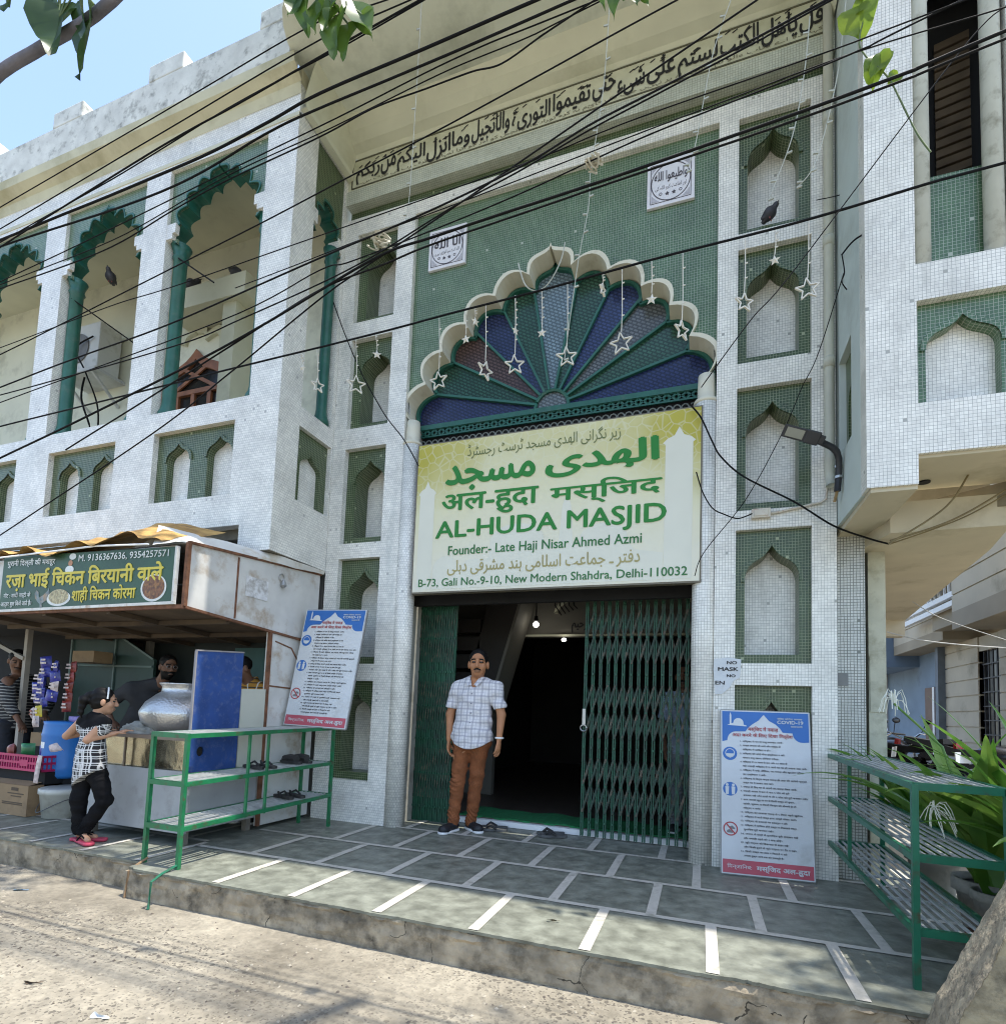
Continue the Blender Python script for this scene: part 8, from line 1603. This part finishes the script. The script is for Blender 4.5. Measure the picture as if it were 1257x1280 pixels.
def build(name, lab, J, sc, skinm, top, trous, hairf, opts=None):
    """J: joints in world space. Body first (one mesh), then hair, shirt, trousers and shoes over it."""
    o = opts or {}; J = {k: np.array(v, float) for k, v in J.items()}; h = o.get('h', 0.007)
    allp = np.array(list(J.values())); lo = allp.min(0) - 0.24 * sc; hi = allp.max(0) + 0.24 * sc; lo[2] = min(lo[2], allp[:, 2].min() - 0.12 * sc)
    base = (J['pel'][0], J['pel'][1], o.get('z0', 0.0)); t = thing(name, lab, 'person', base)
    f = unit(o.get('fwd', V3(0, -1, 0))); hf = unit(o.get('look', f)); flt = (f, 1.45)
    g = o.get('girth', 1.0)
    # body
    s = SDF(lo, hi, h)
    def trunk(s, e=0.0, k=0.05):
        s.cap(J['pel'], J['waist'], 0.150 * sc * g + e, 0.140 * sc * g + e, k * sc, flt); s.cap(J['waist'], J['chest'], 0.142 * sc * g + e, 0.158 * sc + e, k * sc, flt); s.cap(J['shL'] * .8 + J['chest'] * .2 + V3(0, 0, -.05 * sc), J['shR'] * .8 + J['chest'] * .2 + V3(0, 0, -.05 * sc), 0.074 * sc + e, 0.074 * sc + e, k * sc, (f, 1.15))
        for a in ('shL', 'shR'): s.cap(J['neck'] + V3(0, 0, -0.02 * sc), J[a] + V3(0, 0, -.005), 0.055 * sc + e, 0.046 * sc + e, 0.04 * sc)
    trunk(s)
    hd_c = J['head']; s.cap(J['neck'] - V3(0, 0, .04 * sc), hd_c - V3(0, 0, 0.05 * sc) - hf * 0.015 * sc, 0.062 * sc, 0.054 * sc, 0.03 * sc)
    hs = o.get('hs', 1.0) * sc; Lh, frm = head(s, hd_c, hf, hs)
    for a, b_, c in (('shL', 'elL', 'wrL'), ('shR', 'elR', 'wrR')):
        if o.get('skip_' + a): continue
        s.cap(J[a], J[b_], 0.050 * sc, 0.040 * sc, 0.03 * sc); s.cap(J[b_], J[c], 0.041 * sc, 0.026 * sc, 0.015 * sc)
        ts = o.get('thumb' + a[2], 1); hand(s, J[c], J[b_], sc * o.get('handsc', 1.0), np.array(o.get('palm' + a[2], f * -1)), ts, o.get('curl', 0.5))
    for a, b_, c in (('hipL', 'knL', 'anL'), ('hipR', 'knR', 'anR')):
        s.cap(J[a], J[b_], 0.085 * sc, 0.058 * sc, 0.04 * sc); s.cap(J[b_], J[c], 0.055 * sc, 0.036 * sc, 0.02 * sc)
        tk = 'toe' + a[3]; s.cap(J[c] - V3(0, 0, .02 * sc), J[tk], 0.036 * sc, 0.028 * sc, 0.015 * sc)
    reg = face_region(hd_c, frm, hs, o.get('moustache', True), o.get('beard', False))
    s.obj('body', [skinm, EYED, HAIR, mat(skinm.name + '_lip', tuple(x * .62 for x in skinm.node_tree.nodes['Mix'].inputs[6].default_value[:3]), 0.5)], t, reg)
    # hair
    hr = SDF(hd_c - 0.26 * sc, hd_c + 0.26 * sc, h); hairf(hr, Lh, frm, hs, hd_c); hr.obj('hair', HAIR, t)
    # top
    if top:
        c = SDF(lo, hi, h); ez = 0.016 * sc; trunk(c, ez, 0.05)
        hem = o.get('hem', None); c.cap(J['pel'], J['pel'] - V3(0, 0, 0.10 * sc), 0.172 * sc * g + ez, 0.170 * sc * g + ez, 0.03, (f, 1.35))
        if o.get('flare'): c.cap(J['waist'], J['pel'] - V3(0, 0, o['flare'] * .6), 0.155 * sc * g + ez, 0.205 * sc * g, 0.06, (f, 1.3))
        for a, b_ in (('shL', 'elL'), ('shR', 'elR')):
            sv_ = o.get('sleeve', 0.7)
            if sv_ <= 0 or o.get('skip_' + a): continue
            d = unit(J[b_] - J[a]); e = J[a] + (J[b_] - J[a]) * min(sv_, 1.0); c.cap(J[a], e + d * 0.05, 0.066 * sc, 0.062 * sc, 0.03 * sc, None, (e, d))
            if sv_ > 1: c_ = J['wr' + a[2]]; d2 = unit(c_ - J[b_]); e2 = J[b_] + (c_ - J[b_]) * (sv_ - 1); c.cap(J[b_], e2 + d2 * .05, 0.058 * sc, 0.045 * sc, 0.02, None, (e2, d2))
        if o.get('collar', True): c.cap(J['neck'] - V3(0, 0, 0.03 * sc), J['neck'] + V3(0, 0, 0.035 * sc) + hf * 0.006, 0.070 * sc, 0.069 * sc, 0.015 * sc)
        c.wrinkle(o.get('wr', 0.0035) * sc, 30 / sc, 1.3)
        c.plane(J['neck'] + V3(0, 0, 0.030 * sc) + f * 0.02, V3(0, 0, 1) * .8 + f * .55)
        if hem is not None and o.get('hemcurve'):
            X, Y, Z = c.grid((slice(None),) * 3); sx = np.cross(f, V3(0, 0, 1)); q_ = (X - J['pel'][0]) * sx[0] + (Y - J['pel'][1]) * sx[1]; c.F = np.maximum(c.F, (hem + o['hemcurve'] * q_ ** 2 - Z).astype(np.float32))
        elif hem is not None: c.plane(V3(J['pel'][0], J['pel'][1], hem), o.get('hemn', V3(0, 0, -1)))
        if o.get('vopen'): c.ell(J['neck'] + f * 0.085 * sc + V3(0, 0, -0.01), V3(.034, .06, .062) * sc, 0.006, None, True)
        if o.get('vneck'): c.cap(J['neck'] + f * 0.08 * sc, J['neck'] + V3(0, 0, .12) + f * .1 * sc, 0.0, 0.0)
        c.obj('shirt', top, t, o.get('top_region'))
    # trousers
    if trous:
        c = SDF(lo, hi, h); c.cap(J['hipL'] * .5 + J['pel'] * .5, J['hipR'] * .5 + J['pel'] * .5, 0.140 * sc * g, 0.140 * sc * g, 0.04, (f, 1.3)); c.cap(J['pel'], J['waist'], 0.148 * sc * g, 0.142 * sc * g, 0.04, flt); ew = o.get('legw', 1.0)
        for a, b_, e in (('hipL', 'knL', 'anL'), ('hipR', 'knR', 'anR')):
            d = unit(J[e] - J[b_]); p = J[e] + d * o.get('cuff', 0.01)
            c.cap(J[a], J[b_], 0.104 * sc * ew, 0.080 * sc * ew, 0.03 * sc); c.cap(J[b_], p, 0.080 * sc * ew, 0.062 * sc * ew, 0.02 * sc, None, (p, d))
        c.wrinkle(0.0055 * sc, 24 / sc, 4.1, 1.5)
        X, Y, Z = c.grid((slice(None),) * 3)
        for a in 'LR':
            for zc, wz_, am in ((J['kn' + a][2], 0.10 * sc, 0.003), (J['an' + a][2] + .06 * sc, 0.09 * sc, 0.0045), (J['hip' + a][2] - .08 * sc, .05 * sc, .003)):
                c.F = c.F + (am * sc * np.exp(-((Z - zc) / wz_) ** 2) * np.sin(150 / sc * (Z + 0.22 * np.sin(9 * X + 5 * Y + zc * 7)) + (2.0 if a == 'L' else 0))).astype(np.float32)
        c.plane(J['waist'] + V3(0, 0, o.get('wz', 0.02)), V3(0, 0, 1)); c.obj('trousers', trous, t)
    # shoes
    if o.get('shoe'):
        for a in ('L', 'R'):
            an, to = J['an' + a], J['toe' + a]; d = unit((to - an) * V3(1, 1, 0)); zz = o.get('z0', 0.0)
            c = SDF(an - 0.25, an + 0.30, 0.006); heel = an - d * 0.035 * sc; 
            c.cap(V3(heel[0], heel[1], zz + .055), V3(to[0], to[1], zz + .042), 0.042 * sc, 0.036 * sc, 0.01, None); c.ell(V3(*(to[:2] - d[:2] * .02), zz + .036), V3(0.050, 0.050, 0.036) * sc, 0.03); c.cap(V3(an[0], an[1], zz + .06), V3(an[0] - d[0] * .01, an[1] - d[1] * .01, zz + .10), 0.042 * sc, 0.040 * sc, 0.02); c.plane(V3(0, 0, zz + 0.012), V3(0, 0, -1))
            so_ = c.obj('shoe', o['shoe'], t)
            c = SDF(an - 0.25, an + 0.30, 0.006); c.cap(V3(heel[0], heel[1], zz + .016), V3(to[0], to[1], zz + .016), 0.047 * sc, 0.049 * sc, 0.005); c.plane(V3(0, 0, zz + 0.002), V3(0, 0, -1)); c.plane(V3(0, 0, zz + 0.024), V3(0, 0, 1)); c.obj('sole', o.get('sole', WHITEP), so_)
    return t, Lh, frm
def short_hair(recede=0.0):
    def fn(s, L, fr, sc, c):
        sd, f, up = fr; rot = np.array([sd, f, up]); s.ell(L(0, -0.016, 0.040), sc * V3(0.081, 0.097, 0.090), 0.0, rot); s.wrinkle(0.002, 90)
        for x in (-1, 1): s.ell(L(x * .078, -.01, -.012), sc * V3(.02, .026, .036), 0.0, rot, sub=True)
        s.plane(L(0, 0.046 - recede, 0.055), unit(f * .95 - up * .30)); s.plane(L(0, -0.03, -0.045), unit(-up + f * 0.55))
    return fn
# the standing man
SK1 = skin('tan_skin', (0.42, 0.19, 0.09))
SHIRT = plaid('white_check_shirt', (0.68, 0.66, 0.66), [(0, 0.062, 0.016, 0.1, (0.24, 0.235, 0.28, 0.5)), (0, 0.062, 0.004, 0.55, (0.34, 0.33, 0.38, 0.6)), (2, 0.062, 0.014, 0.2, (0.24, 0.235, 0.28, 0.5)), (2, 0.062, 0.004, 0.65, (0.34, 0.33, 0.38, 0.6))])
CORD = mat('rust_brown_trousers', (0.23, 0.075, 0.024), 0.9, 0.2, 14, 0.5, 70); SHOEB = mat('black_shoe', (0.014, 0.014, 0.016), 0.6, 0.2, 12)
t, Lh, fr = build('person', 'man in a white checked shirt and rust brown trousers standing at the doorway', dict(
    head=(-1.985, 4.825, 1.588), neck=(-2.015, 4.87, 1.43), chest=(-2.02, 4.87, 1.27), waist=(-2.03, 4.865, 1.02), pel=(-2.035, 4.87, 0.90), shL=(-2.205, 4.88, 1.362), shR=(-1.825, 4.88, 1.372),
    elL=(-2.275, 4.87, 1.10), wrL=(-2.255, 4.82, 0.865), elR=(-1.755, 4.88, 1.11), wrR=(-1.752, 4.83, 0.885), hipL=(-2.125, 4.87, 0.86), hipR=(-1.955, 4.88, 0.86), knL=(-2.155, 4.845, 0.46), knR=(-2.005, 4.93, 0.47), anL=(-2.19, 4.85, 0.085), anR=(-2.065, 4.995, 0.085), toeL=(-2.215, 4.695, 0.03), toeR=(-1.945, 4.90, 0.03)),
    1.0, SK1, SHIRT, CORD, short_hair(-0.012), dict(h=0.0052, hs=1.12, vopen=True, hemcurve=2.2, hem=0.785, wr=0.0085, collar=False, sleeve=0.78, fwd=V3(0.1, -1, 0), look=V3(0.28, -1, 0.02), shoe=SHOEB, girth=1.08, palmL=V3(1, 0.2, 0), palmR=V3(-1, 0.2, 0), thumbL=-1, thumbR=1, curl=0.55, legw=0.83, cuff=0.035))
q = MB(); q.tube([(-1.752 + 0.034 * math.cos(a), 4.838 + 0.034 * math.sin(a), 0.90) for a in [i * math.pi / 8 for i in range(17)]], 0.009, 6); q.obj('watch', WHITEP, t)
q = MB()
for z in (1.30, 1.21, 1.12, 1.03, 0.94): q.ball((-2.005 + (1.3 - z) * -0.02, 4.738, z), 0.007, 0.004, 0.007, 8, 6)
q.obj('button', mat('shirt_button', (0.16, 0.16, 0.2), 0.4), t)
q = MB()
for k in (-1, 1):   # open collar
    pts = [Vector((-2.010 + k * x, y, z)) for x, y, z in ((.058, 4.83, 1.478), (.040, 4.795, 1.440), (.012, 4.762, 1.388), (.046, 4.752, 1.372), (.078, 4.775, 1.412), (.084, 4.83, 1.455))]
    fs_ = [(0, 1, 4, 5), (1, 2, 3, 4)]; q.add(pts, fs_); q.add([p + Vector((0, .007, -.004)) for p in pts], [tuple(reversed(f_)) for f_ in fs_])
q.obj('collar', SHIRT, t)
# the girl
SK2 = skin('light_brown_skin', (0.44, 0.245, 0.15))
GTOP = plaid('black_white_check_top', (0.015, 0.015, 0.017), [(0, 0.042, 0.007, 0.1, (0.62, 0.62, 0.60)), (0, 0.042, 0.005, 0.45, (0.62, 0.62, 0.60, 0.8)), (2, 0.05, 0.008, 0.2, (0.62, 0.62, 0.60)), (2, 0.05, 0.006, 0.5, (0.62, 0.62, 0.60, 0.8)), (1, 0.08, 0.006, 0.2, (0.62, 0.62, 0.60, 0.6))])
BLKC = mat('black_cotton', (0.010, 0.010, 0.011), 0.95, 0.3, 12, spec=0.1)
def girl_hair(s, L, fr, sc, c):
    sd, f, up = fr; rot = np.array([sd, f, up]); s.ell(L(0, -0.016, 0.036), sc * V3(0.084, 0.100, 0.092), 0.0, rot); s.ell(L(0, -.03, -.02), sc * V3(.075, .075, .07), .02, rot)
    s.plane(L(0, 0.056, 0.05), unit(f * .9 - up * .35)); s.plane(L(0, 0.01, -0.07), unit(-up * .6 + f * .8))
    for x in (-1, 1): s.ell(L(x * .082, .0, -.014), sc * V3(.014, .02, .03), 0.0, rot, sub=True)
    a = L(0, -0.105, 0.055); s.ell(a, sc * V3(.026, .026, .026), 0.01); s.cap(a, L(-0.0, -0.150, 0.0), 0.030 * sc, 0.038 * sc, 0.01); s.cap(L(0, -0.150, 0.0), L(0.0, -0.160, -0.11), 0.038 * sc, 0.022 * sc, 0.015); s.cap(L(0, -0.160, -0.11), L(0.0, -0.150, -0.165), 0.022 * sc, 0.006 * sc, 0.01); s.wrinkle(0.003, 80)
t, Lh, fr = build('person', 'girl in a black and white checked top leaning on the food counter', dict(
    head=(-4.455, 3.07, 1.105), neck=(-4.495, 3.045, 0.99), chest=(-4.50, 3.045, 0.87), waist=(-4.505, 3.04, 0.70), pel=(-4.51, 3.05, 0.60), shL=(-4.625, 3.035, 0.945), shR=(-4.365, 3.035, 0.945),
    elL=(-4.79, 3.03, 0.815), wrL=(-4.69, 3.22, 0.855), elR=(-4.44, 2.96, 0.805), wrR=(-4.335, 3.10, 0.858), hipL=(-4.565, 3.05, 0.57), hipR=(-4.445, 3.05, 0.57), knL=(-4.58, 3.03, 0.33), knR=(-4.39, 3.10, 0.335), anL=(-4.60, 3.07, 0.07), anR=(-4.545, 3.06, 0.075), toeL=(-4.49, 3.12, 0.035), toeR=(-4.42, 3.02, 0.035)),
    0.70, SK2, [GTOP, BLKC], BLKC, girl_hair, dict(top_region=lambda P: P[:, 2] > 0.885 + 0.25 * np.abs(P[:, 0] + 4.495),h=0.006, hem=0.485, hemn=V3(0.62, 0.0, -1), sleeve=0.0, fwd=V3(0.35, 1, 0), look=V3(0.62, 0.95, -0.05), hs=1.22, flare=0.44, collar=False, moustache=False, palmL=V3(0, 0, -1), palmR=V3(0, 0, -1), thumbL=1, thumbR=-1, curl=0.35, legw=1.0, girth=0.98, handsc=1.05))
sd, f_, up_ = fr; q = MB(); c_ = np.array((-4.455, 3.07, 1.105)); pts = [tuple(c_ + 0.70 * 1.22 * (sd * 0.090 * math.cos(a) + up_ * (0.025 + 0.105 * math.sin(a)) + f_ * 0.022)) for a in [math.pi * i / 14 for i in range(15)]]; q.tube(pts, 0.006, 6); q.obj('hairband', WHITEP, t)
PINKF = mat('pink_rubber', (0.46, 0.05, 0.09), 0.7, 0.1, 8)
for an, to in (((-4.60, 3.07), (-4.46, 3.135)), ((-4.555, 3.05), (-4.405, 3.01))):
    d = unit(V3(to[0] - an[0], to[1] - an[1], 0)); s = SDF((an[0] - .15, an[1] - .15, -.01), (an[0] + .28, an[1] + .2, .06), 0.006); s.cap(V3(an[0], an[1], .016) - d * .03, V3(to[0], to[1], .016) + d * .02, 0.034, 0.038, 0.005); s.plane(V3(0, 0, .026), V3(0, 0, 1)); s.plane(V3(0, 0, .003), V3(0, 0, -1)); so_ = s.obj('flip_flop', PINKF, t)
    q = MB(); m_ = V3(an[0], an[1], .05) + d * .05; sd_ = V3(-d[1], d[0], 0)
    for k in (-1, 1): q.tube([tuple(m_ - d * .01 + sd_ * k * .034 - V3(0, 0, .025)), tuple(m_ + d * .03 + sd_ * k * .022 + V3(0, 0, .018)), tuple(m_ + d * .085 - V3(0, 0, .02))], 0.006, 6)
    q.obj('strap', BLKC, so_)
# the cook
SK3 = skin('brown_skin', (0.17, 0.085, 0.05))
t, Lh, fr = build('person', 'bearded man in a dark T-shirt working behind the food counter, seen in profile', dict(
    head=(-4.965, 4.02, 1.462), neck=(-5.10, 4.05, 1.31), chest=(-5.21, 4.05, 1.13), waist=(-5.32, 4.06, 0.92), pel=(-5.36, 4.06, 0.82), shL=(-5.16, 4.22, 1.25), shR=(-5.27, 3.88, 1.24), elL=(-4.92, 4.30, 1.04), wrL=(-4.72, 4.12, 0.95), elR=(-5.50, 3.80, 1.05), wrR=(-5.27, 3.72, 0.92), hipL=(-5.35, 4.15, 0.78), hipR=(-5.38, 3.98, 0.78), knL=(-5.30, 4.15, 0.42), knR=(-5.33, 3.98, 0.42), anL=(-5.35, 4.16, .08), anR=(-5.38, 3.97, .08), toeL=(-5.22, 4.18, .03), toeR=(-5.25, 3.97, .03)),
    0.94, SK3, mat('charcoal_tshirt', (0.028, 0.028, 0.030), 0.9, 0.25, 10), BLKC, short_hair(-.01), dict(h=0.009, hem=0.74, sleeve=0.62, fwd=V3(1, -.25, 0), look=V3(1, -0.35, -0.12), beard=True, collar=False, shoe=SHOEB, palmL=V3(0, 0, -1), palmR=V3(0, 0, -1), curl=0.7))
q = MB(); gl = np.array(Lh(0, 0.1, 0.006))
for x in (-1, 1): q.tube([tuple(Lh(x * .031 + .02 * math.cos(a), .104, .004 + .017 * math.sin(a))) for a in [i * math.pi / 6 for i in range(13)]], 0.002, 4); q.tube([tuple(Lh(x * .052, .10, .008)), tuple(Lh(x * .078, 0.0, .010))], 0.002, 4)
q.obj('spectacles', STEEL, t)
# the man in the striped shirt
STR = plaid('striped_shirt', (0.022, 0.022, 0.024), [(2, 0.034, 0.010, 0.1, (0.30, 0.29, 0.26))])
build('person', 'man in a dark striped shirt bending over the snack crates at the left edge', dict(
    head=(-7.12, 3.93, 1.50), neck=(-7.16, 3.98, 1.34), chest=(-7.20, 4.0, 1.16), waist=(-7.25, 4.02, 0.93), pel=(-7.27, 4.02, 0.82), shL=(-7.20, 4.20, 1.28), shR=(-7.06, 3.82, 1.27), elL=(-7.0, 4.2, 1.02), wrL=(-6.80, 4.05, 0.92), elR=(-6.93, 3.78, 1.03), wrR=(-6.78, 3.80, 0.86), hipL=(-7.26, 4.1, 0.78), hipR=(-7.26, 3.93, 0.78), knL=(-7.2, 4.1, .43), knR=(-7.2, 3.92, .43), anL=(-7.25, 4.1, .08), anR=(-7.25, 3.92, .08), toeL=(-7.1, 4.05, .03), toeR=(-7.1, 3.88, .03)),
    1.0, SK3, STR, mat('dark_jeans', (0.02, 0.022, 0.028), 0.9, 0.2, 10), short_hair(-.01), dict(h=0.010, hem=0.74, sleeve=1.75, fwd=V3(1, -.45, 0), look=V3(.9, -.4, -.35), shoe=SHOEB, palmL=V3(0, 0, -1), palmR=V3(0, 0, -1), curl=0.8))
# the helper hidden by the boards, and the man behind the gate
ORG = plaid('orange_striped_shirt', (0.42, 0.20, 0.025), [(2, 0.045, 0.012, 0.3, (0.05, 0.035, 0.02)), (0, 0.09, 0.012, 0.2, (0.6, 0.58, 0.5))])
build('person', 'person in an orange striped shirt mostly hidden behind the blue and cream boards', dict(
    head=(-4.13, 4.12, 1.46), neck=(-4.10, 4.22, 1.33), chest=(-4.07, 4.26, 1.18), waist=(-4.05, 4.28, 0.95), pel=(-4.05, 4.28, 0.84), shL=(-4.27, 4.20, 1.27), shR=(-3.93, 4.23, 1.27), elL=(-4.40, 4.05, 1.05), wrL=(-4.32, 3.93, 1.16), elR=(-3.90, 4.12, 1.02), wrR=(-4.02, 3.95, 1.04), hipL=(-4.13, 4.28, .8), hipR=(-3.97, 4.28, .8), knL=(-4.13, 4.27, .43), knR=(-3.97, 4.27, .43), anL=(-4.13, 4.28, .08), anR=(-3.97, 4.28, .08), toeL=(-4.13, 4.15, .03), toeR=(-3.97, 4.15, .03)),
    0.92, SK3, ORG, BLKC, short_hair(-.01), dict(h=0.010, hem=0.78, sleeve=0.7, fwd=V3(-.25, -1, 0), look=V3(-.5, -1, -.4), shoe=SHOEB, palmL=V3(0, 0, -1), palmR=V3(0, 0, -1), curl=0.7))
build('person', 'man in a pale blue shirt and grey trousers standing behind the folding gate', dict(
    head=(-0.155, 5.58, 1.55), neck=(-0.13, 5.62, 1.39), chest=(-0.10, 5.63, 1.21), waist=(-0.11, 5.63, 0.98), pel=(-0.12, 5.63, 0.87), shL=(-0.29, 5.60, 1.33), shR=(0.06, 5.66, 1.33), elL=(-0.36, 5.60, 1.06), wrL=(-0.32, 5.52, 0.84), elR=(0.10, 5.64, 1.06), wrR=(0.06, 5.56, 0.84), hipL=(-.2, 5.63, .83), hipR=(-.04, 5.63, .83), knL=(-.21, 5.61, .48), knR=(-.05, 5.64, .48), anL=(-.22, 5.63, .14), anR=(-.06, 5.65, .14), toeL=(-.24, 5.50, .095), toeR=(-.04, 5.52, .095)),
    0.97, SK3, mat('pale_blue_shirt', (0.38, 0.47, 0.60), 0.9, 0.12, 10), mat('grey_trousers', (0.24, 0.26, 0.28), 0.9, 0.15, 10), short_hair(0), dict(h=0.009, z0=0.066, hem=0.80, sleeve=0.75, fwd=V3(-.1, -1, 0), look=V3(-.15, -1, 0), shoe=SHOEB, palmL=V3(1, 0, 0), palmR=V3(-1, 0, 0), thumbL=-1, thumbR=1, curl=0.6))
